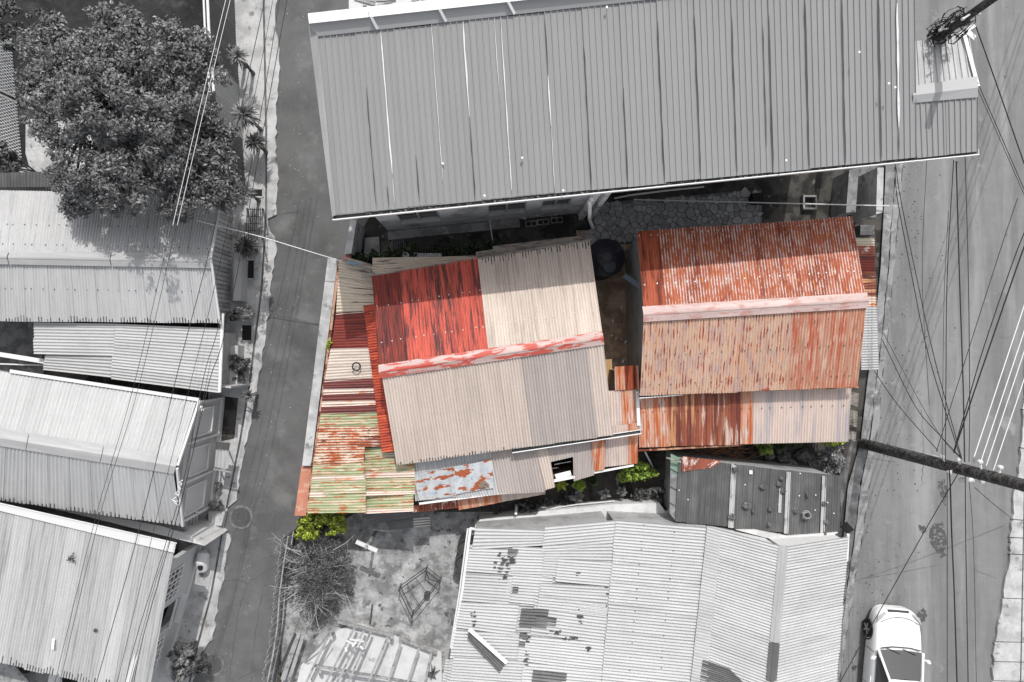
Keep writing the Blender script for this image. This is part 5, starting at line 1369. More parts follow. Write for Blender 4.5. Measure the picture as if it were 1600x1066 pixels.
mb = MB(); mb.beam(P(1040, 800, 1.0), P(1056, 818, 1.0), .3, .04); mb.build('side_step', M['conc_mid'], ds)
mb = MB(); mb.box(P(1173, 738, 2.32), .10, .12, .02, .05); mb.build('paper_label', M['white'], ds)
for f, v in ((.05, .18), (.055, .40), (.09, .5), (.21, .1), (.25, .45), (.3, .25), (.41, .3), (.62, .6), (.74, .35), (.78, .05), (.84, .33), (.95, .4), (.94, .6)):
    pass
mb = MB()
for f, v in ((.01, .5), (.068, .63), (.41, .3), (.62, .55), (.745, .38), (.845, .34), (.92, .44), (.96, .6), (.745, .03), (.845, .58)): p = rp(f, v, .02); mb.box(p, .035, .035, .02, .5)
mb.build('paint_spots', M['white'], ds, kind='stuff')
def rock(name, c, s, label, cat='rock', group=None, fl=.6, seed=0):
    rnd = random.Random(seed)
    V = []; n = 8
    rings = [(-.5, .55), (-.25, .95), (.15, 1.0), (.5, .6)]
    for z, r_ in rings:
        for k in range(n):
            a = 2 * math.pi * k / n
            q = r_ * rnd.uniform(.75, 1.15)
            V.append((c[0] + s[0] * q * math.cos(a), c[1] + s[1] * q * math.sin(a), c[2] + s[2] * (z + .5) + rnd.uniform(-.1, .1) * s[2] * (z > -.4)))
    Fc = [(i * n + k, i * n + (k + 1) % n, (i + 1) * n + (k + 1) % n, (i + 1) * n + k) for i in range(3) for k in range(n)]
    Fc += [tuple(range(n))[::-1], tuple(3 * n + k for k in range(n))]
    return obj(name, V, Fc, M['rock'], None, label=label, cat=cat, group=group)
RK = [(1146, 733, .11, .09, 'dark stone block at the upper end of the left pale strip'), (1144, 808, .13, .11, 'broken stone at the lower end of the left pale strip'),
      (1166, 790, .14, .12, 'largest square stone right of the left pale strip'), (1191, 760, .12, .10, 'pale flat stone near the middle top of the dark roof'), (1215, 756, .09, .09, 'rounded stone at the top of the short white strip'),
      (1219, 747, .07, .08, 'small dark stone above the rounded stone by the short white strip'), (1222, 767, .09, .10, 'stone just right of the short white strip'), (1204, 796, .09, .08, 'stone left of the foot of the short white strip'),
      (1177, 799, .06, .09, 'small dark pointed chip right of the largest square stone'), (1202, 820, .07, .08, 'small stone near the lower edge between the left and middle pale strips'), (1243, 798, .10, .11, 'round stone right of the middle pale strip'),
      (1260, 774, .05, .10, 'slim dark chip between the middle and right pale strips'), (1286, 787, .08, .09, 'stone half way down the right pale strip'), (1291, 816, .11, .09, 'square stone low on the right pale strip'), (1290, 835, .07, .07, 'smallest stone at the foot of the right pale strip')]
for k, (x, y, sx, sy, lb) in enumerate(RK):
    p = P(x, y, 2.22); rock('stone', (p.x, p.y, 2.2 - .2 * (y - 725) / 100 + .10), (sx, sy, .14), lb, 'stone', 'stones holding down the dark shed roof', seed=k)
c = P(1259, 804, 2.25); mb = MB()
for k in range(4):
    pts_ = [c + Vector((.12 * math.cos(a * .9) * random.uniform(.8, 1.2), .12 * math.sin(a * .9) * random.uniform(.8, 1.2), .02 + .03 * k)) for a in range(8)]; mb.tube(pts_, .018, 5)
mb.build('rag_coil', M['conc_mid'], None, label='ring of twisted pale rag on the dark shed roof', cat='rag')
# dark flap added for a pole fitting's cast shadow, and bits by the shed
c = P(1323, 826, 1.8)
mb = MB(); mb.hexa([P(1311, 823, 1.7), P(1324, 835, 1.65), P(1335, 828, 1.6), P(1323, 815, 1.7)][::-1], [P(1311, 823, 1.72), P(1324, 835, 1.67), P(1335, 828, 1.62), P(1323, 815, 1.82)][::-1]); mb.build('shadow_flap', M['dark'], None, label='added dark flap standing in for a shadow at the road corner of the stone-laden shed', cat='shadow')
slab('road_gate', [(1316, 690), (1334, 690), (1322, 760), (1314, 800), (1312, 742)], .06, 0, M['conc_dark'], kind='structure')

# ================================================================== WHITE SHEET HOUSE (bottom)
wh = thing('white_house', 'house with a wide white corrugated roof of many patched sheets at the bottom', 'house', P(1010, 950, 0))
def wq(xa0, ya0, xa1, ya1, xb0, yb0, xb1, yb1, za, zb):
    """left edge (xa0,ya0)-(xa1,ya1), right edge (xb0,yb0)-(xb1,yb1)"""
    return Q((xa0, ya0, za), (xa1, ya1, za), (xb1, yb1, zb), (xb0, yb0, zb))
ZA, ZB, ZC, ZD, ZF = 2.55, 2.95, 3.2, 3.55, 3.0
def west(t0, t1, y0l, y1l, y0r, y1r, mt, dz=0.0, ns=1, wob=.018):
    """sheet in the west slope: t along W-E (0 west edge, 1 first step), y on its left and right ends"""
    def xz(t, y):
        xw = 737 + (y - 828) * (697 - 737) / 238; xe = 966 + (y - 815) * (940 - 966) / 251
        return xw + (xe - xw) * t, ZA + (ZB - ZA) * t + dz
    a0, a1 = xz(t0, y0l), xz(t0, y1l); b0, b1 = xz(t1, y0r), xz(t1, y1r)
    q = Q((a0[0], y0l, a0[1]), (a1[0], y1l, a1[1]), (b1[0], y1r, b1[1]), (b0[0], y0r, b0[1]))
    roof(wh, q, even(ns, mt), pitch=.096, amp=.019, wob=wob)
west(0, 1, 850, 1075, 862, 1085, 'r_w2', -.05, 5)
west(.02, .52, 823, 858, 828, 852, 'r_w2', .02); west(.50, 1.0, 822, 862, 812, 852, 'r_w2', .035)
west(0, .36, 856, 892, 858, 898, 'r_w2', .0); west(.30, .62, 853, 895, 856, 898, 'r_w2', .012); west(.52, 1.0, 852, 900, 848, 912, 'r_w2', .024)
west(.62, 1.0, 872, 908, 878, 916, 'r_w2', .04)
west(0, .33, 896, 938, 900, 944, 'r_w', .01); west(.30, .60, 893, 940, 898, 946, 'r_w2', -.012); west(.52, 1.0, 910, 950, 916, 962, 'r_w', .03)
west(0, .40, 940, 980, 944, 992, 'r_w2', .02); west(.38, .52, 946, 968, 948, 970, 'r_w2', -.015)
west(.50, 1.0, 930, 990, 944, 1005, 'r_w2', .012); west(.38, .62, 986, 1000, 990, 1002, 'r_w', .0)
west(0, .46, 984, 1028, 990, 1034, 'r_w2', .0); west(.44, 1.0, 992, 1032, 1004, 1048, 'r_w2', .022); west(0.02, .5, 1026, 1080, 1032, 1090, 'r_w2', .02); west(.48, 1.0, 1034, 1085, 1046, 1095, 'r_w2', .03)
# dark gaps: older dark sheet showing through
west(.42, .60, 950, 978, 952, 982, 'r_dk', .045, wob=.03); west(.52, .66, 962, 974, 966, 978, 'r_dk', .05, wob=.03)
west(.27, .34, 858, 866, 858, 866, 'r_dk', .05); west(.55, .77, 1046, 1072, 1052, 1078, 'r_dk', .055, wob=.03); west(.34, .38, 916, 925, 917, 926, 'r_dk', .05); west(.43, .48, 988, 996, 989, 998, 'r_dk', .06); west(.435, .475, 1001, 1010, 1002, 1011, 'r_dk', .06)
mb = MB()
for (x, y, n, sx, sy) in ((786, 882, 26, 9, 18), (800, 878, 16, 5, 12), (908, 965, 10, 4, 9), (868, 988, 8, 9, 4), (893, 998, 8, 14, 3), (919, 1012, 6, 3, 5), (822, 1030, 8, 3, 14), (824, 1000, 8, 4, 10), (740, 970, 10, 5, 30), (903, 898, 6, 3, 8), (948, 930, 5, 4, 40)):
    for i in range(n):
        px_, py_ = x + random.gauss(0, sx * .5), y + random.gauss(0, sy * .5)
        t = (px_ - (737 - (py_ - 828) * .168)) / 232; p = P(px_, py_, ZA + (ZB - ZA) * max(0, t) + .055)
        mb.box(p, random.uniform(.02, .14), random.uniform(.02, .06), .004, random.uniform(-.2, .1))
mb.build('holes_and_tar', M['dark_grey'], wh, kind='stuff')
m1 = wq(962, 812, 938, 1085, 1108, 824, 1078, 1100, ZB + .06, ZC); roof(wh, m1, even(2, 'r_w2', 0, .17) + even(3, 'r_w', .17, .65) + even(3, 'r_w2', .65, 1.0), pitch=.096, amp=.019, wob=.015)
screws(wh, m1, (.3, .64), 15, M['dark_grey'], .014)
m2 = wq(1105, 821, 1076, 1095, 1128, 828, 1100, 1100, ZC + .05, ZC + .12); roof(wh, m2, even(7, 'r_w'), pitch=.093, amp=.006)
m3 = wq(1124, 827, 1098, 1100, 1226, 854, 1206, 1145, ZC + .10, ZD); roof(wh, m3, even(6, 'r_w'), pitch=.088, amp=.016)
m4 = wq(1226, 854, 1204, 1120, 1326, 838, 1306, 1090, ZD, ZF); roof(wh, m4, even(7, 'r_w'), pitch=.088, amp=.016)
mb = MB(); a0, b0 = P(1225, 852, ZD + .03), P(1211, 1004, ZD + .03); strip('ridge_cap', (a0, b0), .30, M['r_w'], wh, bend=.03)
strip('ridge_cap', (P(1211, 1005, ZD + .04), P(1206, 1064, ZD + .04)), .32, M['r_dk'], wh, bend=.03)
strip('ridge_cap', (P(1206, 1066, ZD + .03), P(1200, 1130, ZD + .03)), .30, M['r_w'], wh, bend=.03)
roof(wh, Q((1098, 1030, 3.30), (1093, 1068, 3.30), (1190, 1095, 3.58), (1140, 1045, 3.42)), [(0, 1, 'r_dk')], pitch=.085, wob=.02)
mb = MB(); mb.tube([P(735, 826, 2.6), P(722, 925, 2.55), P(706, 1014, 2.5)], .045, 8); mb.tube([P(731, 826, 2.45), P(718, 925, 2.4), P(704, 1012, 2.4)], .03, 6); mb.tube([P(735, 826, 2.6), P(741, 827, 2.5)], .045, 8); mb.build('edge_pipe', M['white'], wh)
mb = MB(); mb.beam(P(1325, 834, 2.95), P(1323, 876, 2.95), .07, .05); mb.build('barge_board', M['white'], wh)
mb = MB(); mb.beam(P(1322, 876, 2.92), P(1304, 1090, 2.92), .05, .06); mb.build('fascia', M['dark_grey'], wh)
quad_walls(wh, [P(737, 828, 2.5), P(962, 815, 2.85), P(938, 1120, 2.85), P(690, 1110, 2.5)], M['wall_mid'], inset=.15)
quad_walls(wh, [P(962, 815, 2.85), P(1124, 828, 3.2), P(1096, 1120, 3.2), P(938, 1120, 2.85)], M['wall_mid'], inset=.12)
quad_walls(wh, [P(1124, 828, 3.15), P(1226, 852, 3.5), P(1206, 1140, 3.5), P(1098, 1120, 3.15)], M['wall_lt'], inset=.12)
quad_walls(wh, [P(1226, 852, 3.5), P(1326, 838, 2.95), P(1306, 1110, 2.95), P(1206, 1140, 3.5)], M['wall_lt'], inset=.12)
slab('ledge', [(1150, 828), (1225, 848), (1300, 838), (1310, 832), (1230, 838), (1180, 828)], 2.2, 1.9, M['white_conc'], wh)
# leaning loose sheet with its ridge flashing on top
t = thing('loose_sheet', 'loose dark corrugated sheet with a pale rolled edge lying askew on the white roof', 'sheet', P(760, 1018, 2.5))
roof(t, Q((733, 984, 2.85), (731, 996, 2.78), (781, 1052, 2.72), (790, 1036, 2.8)), [(0, 1, 'r_dk')], pitch=.09, wob=.02)
mb = MB(); mb.beam(P(733, 983, 2.90), P(792, 1036, 2.86), .12, .03); mb.build('rolled_edge', M['white'], t)
slab('step_board', [(707, 952), (716, 953), (714, 975), (706, 968)], .5, .45, M['conc_dark'], None, label='dark square board on the ground beside the edge pipe of the white roof', cat='board')
for x, y, lb in ((728, 856, 'open black barrel against the west wall of the white roofed house, upper of the pair'), (724, 880, 'open black barrel against the west wall of the white roofed house, lower of the pair')):
    c = P(x, y, .9); mb = MB(); mb.lathe((c.x, c.y, 0), [(.27, 0), (.30, .45), (.28, .9), (.30, .92), (.30, .95), (.26, .95), (.25, .85), (0, .85)], 24); mb.build('barrel', M['dark_grey'], None, label=lb, cat='barrel', group='barrels by the white roofed house')
roof(wh, Q((697, 1028, 2.3), (688, 1080, 2.25), (742, 1095, 2.4), (745, 1034, 2.45)), even(1, 'r_w2'), pitch=.1, wob=.03)


# ================================================================== VEGETATION
# big tree
tr = thing('big_tree', 'big round leafy tree overhanging the pale gable roof at the top left', 'tree', P(205, 190, 0))
mb = MB()
b0 = P(205, 190, 0)
mb.tube([b0, b0 + Vector((.05, .05, 1.2)), b0 + Vector((.0, .1, 2.3))], [.24, .19, .16], 10)
mb.build('trunk', M['bark'], tr)
blobs = []
crown = [(200, 180, 4.6, 2.0, 1.6), (110, 120, 4.2, 1.25, 1.1), (90, 90, 4.0, .9, .8), (175, 75, 4.6, 1.2, 1.1), (178, 40, 4.5, .6, .6), (240, 100, 4.6, 1.3, 1.2), (285, 75, 4.3, .8, .7), (300, 130, 4.2, .9, .9), (310, 200, 4.4, 1.0, 1.0), (100, 190, 4.2, 1.15, 1.0), (140, 240, 4.5, 1.3, 1.1), (150, 290, 4.2, .9, .8), (230, 260, 4.8, 1.5, 1.2), (200, 310, 4.1, .8, .7), (290, 280, 4.5, 1.1, 1.0), (335, 255, 4.2, .8, .8), (340, 300, 4.0, .6, .6), (270, 315, 4.2, .7, .6), (210, 140, 5.4, 1.3, 1.0), (160, 170, 5.3, 1.1, .9), (260, 190, 5.4, 1.1, .9), (85, 140, 4.0, .8, .8), (70, 62, 3.7, .45, .5), (84, 36, 3.8, .35, .4), (60, 150, 3.7, .5, .5), (205, 45, 4.4, .55, .5), (105, 285, 3.8, .5, .5), (120, 320, 3.6, .35, .35), (340, 215, 3.9, .55, .5), (310, 90, 4.0, .5, .5), (150, 105, 4.9, .9, .8)]
for x, y, z, r, rz in crown:
    blobs.append((P(x, y, z), (r, r, rz)))
# break each mass into small sprays
spr = []
for c, r in blobs:
    m = int(10 + 26 * r[0])
    for i in range(m):
        d = Vector((random.gauss(0, 1), random.gauss(0, 1), random.gauss(.25, 1))).normalized()
        q = c + Vector((d.x * r[0], d.y * r[1], d.z * r[2])) * random.uniform(.45, 1.0)
        s = random.uniform(.14, .34)
        spr.append((q, (s, s, s * .8)))
leaves('crown', spr, 72000, .052, M['leaf_grey'], tr, up=.9, elong=2.0, shell=.3)
mb = MB()
for c, r in blobs:
    m0 = b0 + Vector((0, .1, 2.2)); mid = lerp(m0, c, .55) + Vector((random.uniform(-.2, .2), random.uniform(-.2, .2), .25)); mb.tube([m0, mid, c + Vector((0, 0, r[2] * .5))], [.09, .05, .015], 6)
mb.build('limb', M['bark'], tr)

# fan palms / yuccas along the pavement
def palm(x, y, z, L, n, lb, mat='leaf_grey', w=.05, cat='palm', nm='fan_palm'):
    t = thing(nm, lb, cat, P(x, y, .1))
    base = P(x, y, .1); top = Vector((base.x, base.y, z)) 
    top = P(x, y, z); base = Vector((top.x, top.y, .1))
    for o in t.children: pass
    t.location = base; ORIGIN[t.name] = base.copy()
    mb = MB(); mb.tube([base, lerp(base, top, .5) + Vector((.02, .0, 0)), top], [.08, .07, .06], 8); mb.build('trunk', M['bark'], t)
    blades('frond', top, n, L, w, M[mat], t, up=(-.1, 1.35), droop=.45)
palm(372, 88, 1.5, .42, 110, 'spiky palm at the top of the pavement, nearest the pipe rail', 'leaf_grey3')
palm(362, 80, 1.3, .30, 60, 'small spiky palm tucked against the zinc fence behind the top palm', 'leaf_grey2')
palm(381, 178, 1.7, .55, 150, 'largest pale spiky palm half way down the zinc fence', 'leaf_grey3')
palm(398, 222, 1.2, .42, 110, 'dark drooping spiky palm south of the largest pale palm', 'leaf_grey2')
palm(383, 300, 1.4, .45, 26, 'broad pale strap leaved plant leaning over the dark rimmed square', 'leaf_grey3', .11, 'plant', 'strap_plant')
palm(384, 385, 1.1, .48, 130, 'dark fan palm beside the board-clad wall', 'leaf_grey2', .05)
palm(389, 618, .8, .35, 30, 'low fern with toothed fronds by the corner pipe of the low shed', 'leaf_grey', .06, 'fern', 'fern')
def dome(x, y, z, r, rz, n, size, mat, lb, cat='shrub', nm='shrub', extra=(), group=None, **kw):
    c = P(x, y, z); base = Vector((c.x, c.y, 0.05))
    bl = [(c, (r, r, rz))] + [(P(ex, ey, ez), (er, er, er * .8)) for ex, ey, ez, er in extra]
    sp = []
    for cc, rr in bl:
        for i in range(int(8 + 40 * rr[0])):
            d = Vector((random.gauss(0, 1), random.gauss(0, 1), random.gauss(.3, 1))).normalized()
            q = cc + Vector((d.x * rr[0], d.y * rr[1], d.z * rr[2])) * random.uniform(.4, 1.0); s = random.uniform(.25, .5) * min(.32, rr[0])
            sp.append((q, (s, s, s)))
    return shrub(nm, lb, cat, base, sp, n, size, M[mat], stems=6, group=group, shell=.3, **kw)
dome(382, 490, .9, .28, .3, 900, .05, 'leaf_grey3', 'small white-flecked round shrub between the dark rimmed rectangles')
dome(366, 492, .7, .22, .3, 500, .05, 'leaf_grey2', 'dark low shrub against the wall beside the white-flecked shrub')
dome(374, 570, .6, .35, .4, 1300, .055, 'leaf_grey2', 'dark straggly shrub beside the grey side platform', extra=[(370, 590, .5, .25)])
dome(337, 788, .5, .20, .25, 500, .05, 'leaf_grey', 'small potted shrub at the foot of the panelled front')
dome(340, 762, .3, .16, .15, 300, .045, 'leaf_grey3', 'pale weeds on the rubble south of the striped canopy', 'weeds', 'weeds')
dome(286, 1022, 1.0, .42, .5, 1500, .07, 'leaf_grey3', 'pale leafy shrub at the south corner of the single slope house', extra=[(278, 1052, .8, .3)])
dome(306, 1038, .8, .35, .45, 1200, .06, 'leaf_grey2', 'dark leafy shrub at the bottom edge beside the manhole', extra=[(300, 1010, .7, .2)])
dome(5, 250, 1.6, .5, .6, 1500, .06, 'leaf_grey2', 'dark shrub at the left edge behind the lattice')
dome(8, 30, 2.2, 1.0, 1.0, 3000, .06, 'leaf_grey2', 'dark shrub mass in the top left corner of the garden')
# marked plot: coloured plants
dome(492, 815, 1.1, .55, .5, 3600, .045, 'leaf_lime', 'bright lime green shrub at the south-west corner of the patchwork verandah', extra=[(525, 822, .9, .38), (480, 830, .9, .4), (530, 808, .8, .2), (492, 795, 1.2, .2), (513, 800, 1.0, .25)], elong=1.6)
dome(1300, 681, 1.3, .30, .35, 1400, .05, 'leaf_lime', 'lime green bush against the pale sheets of the lower rust house roof', extra=[(1292, 690, 1.1, .22), (1312, 688, 1.1, .2)])
dome(1000, 735, 1.1, .35, .35, 1700, .055, 'leaf_green', 'bright green leafy bush south of the pale pink sheets', extra=[(978, 742, .9, .25), (1020, 740, .8, .2)])
dome(516, 536, 2.0, .13, .2, 260, .04, 'leaf_lime', 'small green weed sprouting on the front wall of the verandah', 'weed', 'weed', extra=[(512, 545, 1.9, .08)])
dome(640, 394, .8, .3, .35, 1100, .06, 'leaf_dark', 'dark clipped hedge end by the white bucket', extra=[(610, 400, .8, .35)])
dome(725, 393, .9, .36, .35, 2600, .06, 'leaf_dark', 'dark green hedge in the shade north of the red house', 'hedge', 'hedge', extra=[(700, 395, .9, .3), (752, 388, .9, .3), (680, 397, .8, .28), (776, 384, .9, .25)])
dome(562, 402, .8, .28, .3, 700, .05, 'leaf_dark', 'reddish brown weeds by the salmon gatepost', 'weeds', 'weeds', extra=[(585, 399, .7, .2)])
def bigleaf(x, y, z, n, L, mat, lb, nm='large_leaved_plant', cat='plant', w=.22):
    palm(x, y, z, L, n, lb, mat, w, cat, nm)
bigleaf(1195, 698, .9, 16, .42, 'leaf_green', 'wide leaved green plant south of the rusty lower roof, westernmost')
bigleaf(1218, 694, .8, 14, .40, 'leaf_dark', 'wide leaved dark green plant in the middle of the row below the pale sheets')
bigleaf(1245, 690, .7, 12, .34, 'leaf_dark', 'wide leaved dark green plant nearest the lime green bush')
bigleaf(876, 757, .8, 12, .34, 'leaf_lime', 'young banana like plant with yellow green leaves below the roof opening', 'banana_plant', w=.10)
bigleaf(905, 757, .7, 16, .30, 'leaf_green', 'green plant beside the young banana like plant')
bigleaf(925, 750, .7, 20, .32, 'leaf_dark', 'dark leafy plant below the rusty lean-to sheet')
for x, y, r, lb in ((902, 776, .30, 'grey leafy plant west of the rubble bank, largest rosette'), (945, 772, .26, 'grey leafy plant in the middle of the bank above the pale apron'), (972, 768, .22, 'grey leafy plant nearest the rock pile')):
    bigleaf(x, y, .6, 34, r, 'leaf_grey', lb, w=.10)
dome(1302, 716, .9, .42, .5, 2400, .045, 'leaf_grey3', 'dense pale grey bush between the rocks and the road', extra=[(1296, 728, .8, .3)])
# dark understorey behind the apron
mb = MB()
dome(850, 792, .25, .4, .2, 900, .06, 'leaf_grey2', 'low dark weeds on the bank beside the pale apron', 'weeds', 'weeds', extra=[(820, 798, .2, .35), (890, 782, .25, .3), (780, 806, .2, .3), (1000, 775, .3, .4)])
# dry vines
t = thing('dry_brush', 'tangle of dry brown branches below the rusty lower roof', 'brush', P(1120, 705, 0)); mb = MB()
for i in range(70):
    p = P(random.uniform(1075, 1165), random.uniform(698, 722), random.uniform(.2, .9)); d = Vector((random.gauss(0, 1), random.gauss(0, .35), random.gauss(0, .2))).normalized()
    mb.tube([p, p + d * .35 + Vector((0, 0, .06)), p + d * .7], [.012, .010, .005], 4)
mb.build('branches', wmat('dry_branch', A((150, 108, 78), 1.0), [], coord='obj', mottle=.3), t, kind='stuff')
slab('bank', [(1010, 700), (1190, 690), (1330, 690), (1316, 738), (1150, 725), (1060, 712), (1040, 750), (1010, 745)], .1, 0, M['soil'], kind='structure')
for k, (x, y, s, lb) in enumerate(((1228, 716, .24, 'large pale rock north of the stone-laden shed roof'), (1256, 711, .34, 'largest rounded grey rock beside the dense pale bush'), (1238, 726, .22, 'flat grey rock right under the two larger rocks'), (1205, 714, .18, 'small dark rock west of the large pale rock'), (1275, 722, .26, 'shadowed rock between the rounded rock and the pale bush'), (1018, 772, .22, 'pale topped rock on the pile west of the green board'), (1030, 784, .2, 'dark rock on the pile next to the green board'), (1012, 786, .22, 'lowest broad rock of the pile beside the apron'), (1036, 768, .14, 'small rock at the top of the pile west of the green board'))):
    p = P(x, y, .3); rock('boulder', (p.x, p.y, .05), (s, s * .85, s * 1.3), lb, 'rock', seed=40 + k)
mb = MB(); mb.tube([P(1008, 706, 1.8), P(1020, 730, .6)], .03, 6); mb.build('leaning_pole', M['trim'], None, label='thin pale pole leaning below the rusty lower roof', cat='pole')
mb = MB(); mb.beam(P(807, 790, .2), P(806, 803, 1.0), .08, .06); mb.build('fence_post', M['white'], None, label='short pale post standing on the bank south of the rusty eave', cat='post')
mb = MB(); mb.tube([P(835, 802, .5), P(870, 793, .6), P(905, 788, .6), P(960, 783, .6)], .025, 6); mb.build('water_pipe', M['trim'], None, label='long pale pipe lying along the top of the bright apron', cat='pipe')

# grey bush with bleached bare branches
t = thing('twiggy_bush', 'large grey twiggy bush with bare branches reaching over the lane', 'bush', P(495, 905, 0))
sp = []
for i in range(260):
    a = random.uniform(0, 6.28); r = random.random() ** .6
    c = P(498 + 55 * r * math.cos(a), 900 + 72 * r * math.sin(a), random.uniform(.4, 1.6) * (1.15 - .6 * r)); s = random.uniform(.10, .2); sp.append((c, (s, s, s)))
leaves('foliage', sp, 9000, .042, M['leaf_grey2'], t, shell=.3, elong=2.6)
mb = MB()
for i in range(120):
    a = random.uniform(0, 6.28); L = random.uniform(.5, 1.25)
    p0 = P(495 + random.gauss(0, 14), 905 + random.gauss(0, 22), .6); d = Vector((math.cos(a), math.sin(a), random.uniform(.1, .7))).normalized()
    p1 = p0 + d * L * .5 + Vector((0, 0, .1)); p2 = p0 + d * L + Vector((random.gauss(0, .1), random.gauss(0, .1), 0))
    mb.tube([p0, p1, p2], [.012, .009, .004], 4)
    for k in range(3):
        q = lerp(p1, p2, random.random()); mb.tube([q, q + Vector((random.gauss(0, .12), random.gauss(0, .12), random.gauss(.06, .08)))], [.005, .002], 3)
for (ax, ay, bx, by) in ((470, 862, 428, 845), (470, 868, 424, 832), (465, 925, 424, 944), (468, 915, 420, 915), (475, 880, 436, 868), (520, 860, 560, 830)):
    mb.tube([P(ax, ay, 1.0), P((ax + bx) / 2, (ay + by) / 2 + 4, 1.1), P(bx, by, .9)], [.016, .011, .004], 5)
    for k in range(3):
        f_ = random.uniform(.4, .9); q = P(ax + (bx - ax) * f_, ay + (by - ay) * f_ + 3, 1.05); mb.tube([q, q + Vector((random.gauss(-.1, .12), random.gauss(0, .15), .05))], [.006, .002], 4)
mb.build('branches', M['twig'], t, kind='stuff')

# ------------------------------------------------------------------ yard at the bottom
sf = thing('paling_fence', 'fence of thin leaning palings between the lane and the twiggy bush', 'fence', P(458, 880, 0))
fl = [(462, 826), (455, 870), (449, 915), (446, 960), (440, 1000), (430, 1050), (424, 1090)]
for i in range(len(fl) - 1):
    (x0, y0), (x1, y1) = fl[i], fl[i + 1]
    for k in range(9):
        t_ = k / 9; x, y = x0 + (x1 - x0) * t_, y0 + (y1 - y0) * t_
        a = P(x + random.uniform(-1, 1), y, .02); b = a + Vector((-.10, .04, 1.15 + random.uniform(-.1, .1)))
        mb = MB(); mb.beam(a, b, .06, .018, up=Vector((1, 0, 0))); mb.build('paling', M['wood_g'], sf)
mb = MB()
for i in range(len(fl) - 1):
    for h in (.35, .95): mb.beam(P(*fl[i], 0) + Vector((.03, 0, h)), P(*fl[i + 1], 0) + Vector((.03, 0, h)), .04, .05)
mb.build('rail', M['wood_g'], sf)
bd = thing('board_pile', 'long weathered boards stacked along the lane fence at the bottom', 'boards', P(465, 1020, 0))
for x0, y0, x1, y1, w in ((468, 985, 442, 1062, .16), (474, 992, 452, 1062, .12), (462, 990, 436, 1050, .10)):
    mb = MB(); mb.beam(P(x0, y0, .5), P(x1, y1, .4), w, .05); mb.build('board', M['wood_g'] if w > .11 else M['dark_grey'], bd)
mb = MB(); [mb.beam(P(x, y, 0), P(x, y, .45), .08, .08) for x, y in ((466, 992), (448, 1040))]; mb.build('bearer', M['wood_g'], bd)
bf = thing('bed_frame', 'thin steel frame of a bed or trailer lying on the bare yard', 'frame', P(655, 927, 0))
A0, A1, A2, A3 = (623, 922), (665, 892), (687, 910), (643, 964)
z1, z2 = .62, .22
mb = MB()
for (p, q) in ((A0, A1), (A1, A2), (A2, A3), (A3, A0)): mb.tube([P(*p, z1), P(*q, z1)], .018, 6)
mb.build('top_rail', M['dark_grey'], bf)
mb = MB()
for (p, q) in ((A0, A1), (A1, A2), (A2, A3), (A3, A0)): mb.tube([P(*p, z1) + Vector((0, 0, z2 - z1)), P(*q, z1) + Vector((0, 0, z2 - z1))], .015, 6)
mb.build('bottom_rail', M['dark_grey'], bf)
for p in (A0, A1, A2, A3):
    c = P(*p, z1); mb = MB(); mb.tube([(c.x, c.y, 0), (c.x, c.y, z1 + .12)], .02, 6); mb.build('leg', M['dark_grey'], bf)
mb = MB()
for f_ in (.3, .62): mb.tube([lerp(P(*A0, .23), P(*A1, .23), f_), lerp(P(*A3, .23), P(*A2, .23), f_)], .012, 6)
mb.tube([P(*A1, .6), P(670, 905, .3), P(*A2, .6)], .015, 6); mb.build('cross_bar', M['dark_grey'], bf)
c = P(667, 931, .2)
for dx, lb in ((0, 'small dark disc hub of the steel frame'),): 
    mb = MB(); mb.lathe(c, [(.11, -.2), (.11, 0), (0, 0)], 12); mb.build('hub', M['dark_grey'], bf)
# post with cross piece
t = thing('clothes_post', 'pale timber cross post standing in the yard south of the leaning sheets', 'post', P(575, 868, 0))
c = P(578, 846, 1.2); c0 = Vector((c.x, c.y, 0))
mb = MB(); mb.beam(c0, c0 + Vector((0, 0, 1.9)), .09, .09); mb.build('upright', M['wood_g'], t)
mb = MB(); mb.beam(c0 + Vector((-.34, .15, 1.75)), c0 + Vector((.34, -.15, 1.75)), .12, .08); mb.build('cross_arm', M['trim'], t)
mb = MB(); mb.beam(c0 + Vector((-.1, -.12, 1.5)), c0 + Vector((.16, .22, 1.9)), .05, .05); mb.build('brace', M['wood_g'], t)
mb = MB(); mb.beam(P(582, 945, .05), P(578, 975, .15), .05, .08); mb.build('garden_spade', M['dark_grey'], None, label='long handled spade lying on the yard north of the timber frame', cat='spade')
# bare timber roof frame over a slab
slab('frame_slab', [(470, 1040), (528, 985), (560, 975), (690, 1020), (690, 1180), (440, 1180)], .10, 0, M['white_conc'], kind='structure')
tf = thing('joist_frame', 'bare timber joist frame over a pale slab at the bottom of the photo', 'timber frame', P(580, 1040, 0))
for x0, y0, x1, y1 in ((514, 990, 470, 1085), (555, 979, 500, 1085), (569, 984, 517, 1085), (580, 986, 536, 1085), (606, 995, 568, 1085), (627, 1002, 600, 1085), (655, 1012, 631, 1085), (674, 1020, 660, 1085)):
    mb = MB(); mb.beam(P(x0, y0, .75), P(x1, y1, .80), .075, .13); mb.build('joist', M['wood_g'], tf)
mb = MB(); mb.beam(P(528, 971, .30), P(614, 993, .30), .09, .10); mb.build('wall_plate', M['wood_g'], tf)
mb = MB(); mb.beam(P(624, 997, .30), P(683, 1020, .30), .09, .10); mb.build('wall_plate', M['wood_g'], tf)
mb = MB(); mb.beam(P(490, 1040, .66), P(690, 1075, .66), .08, .08); mb.build('bearer', M['wood_g'], tf)
mb = MB(); [mb.beam(P(x, y, .1), P(x, y, .68), .09, .09) for x, y in ((520, 988), (612, 996), (676, 1020), (500, 1050), (600, 1068))]; mb.build('post', M['wood_g'], tf)
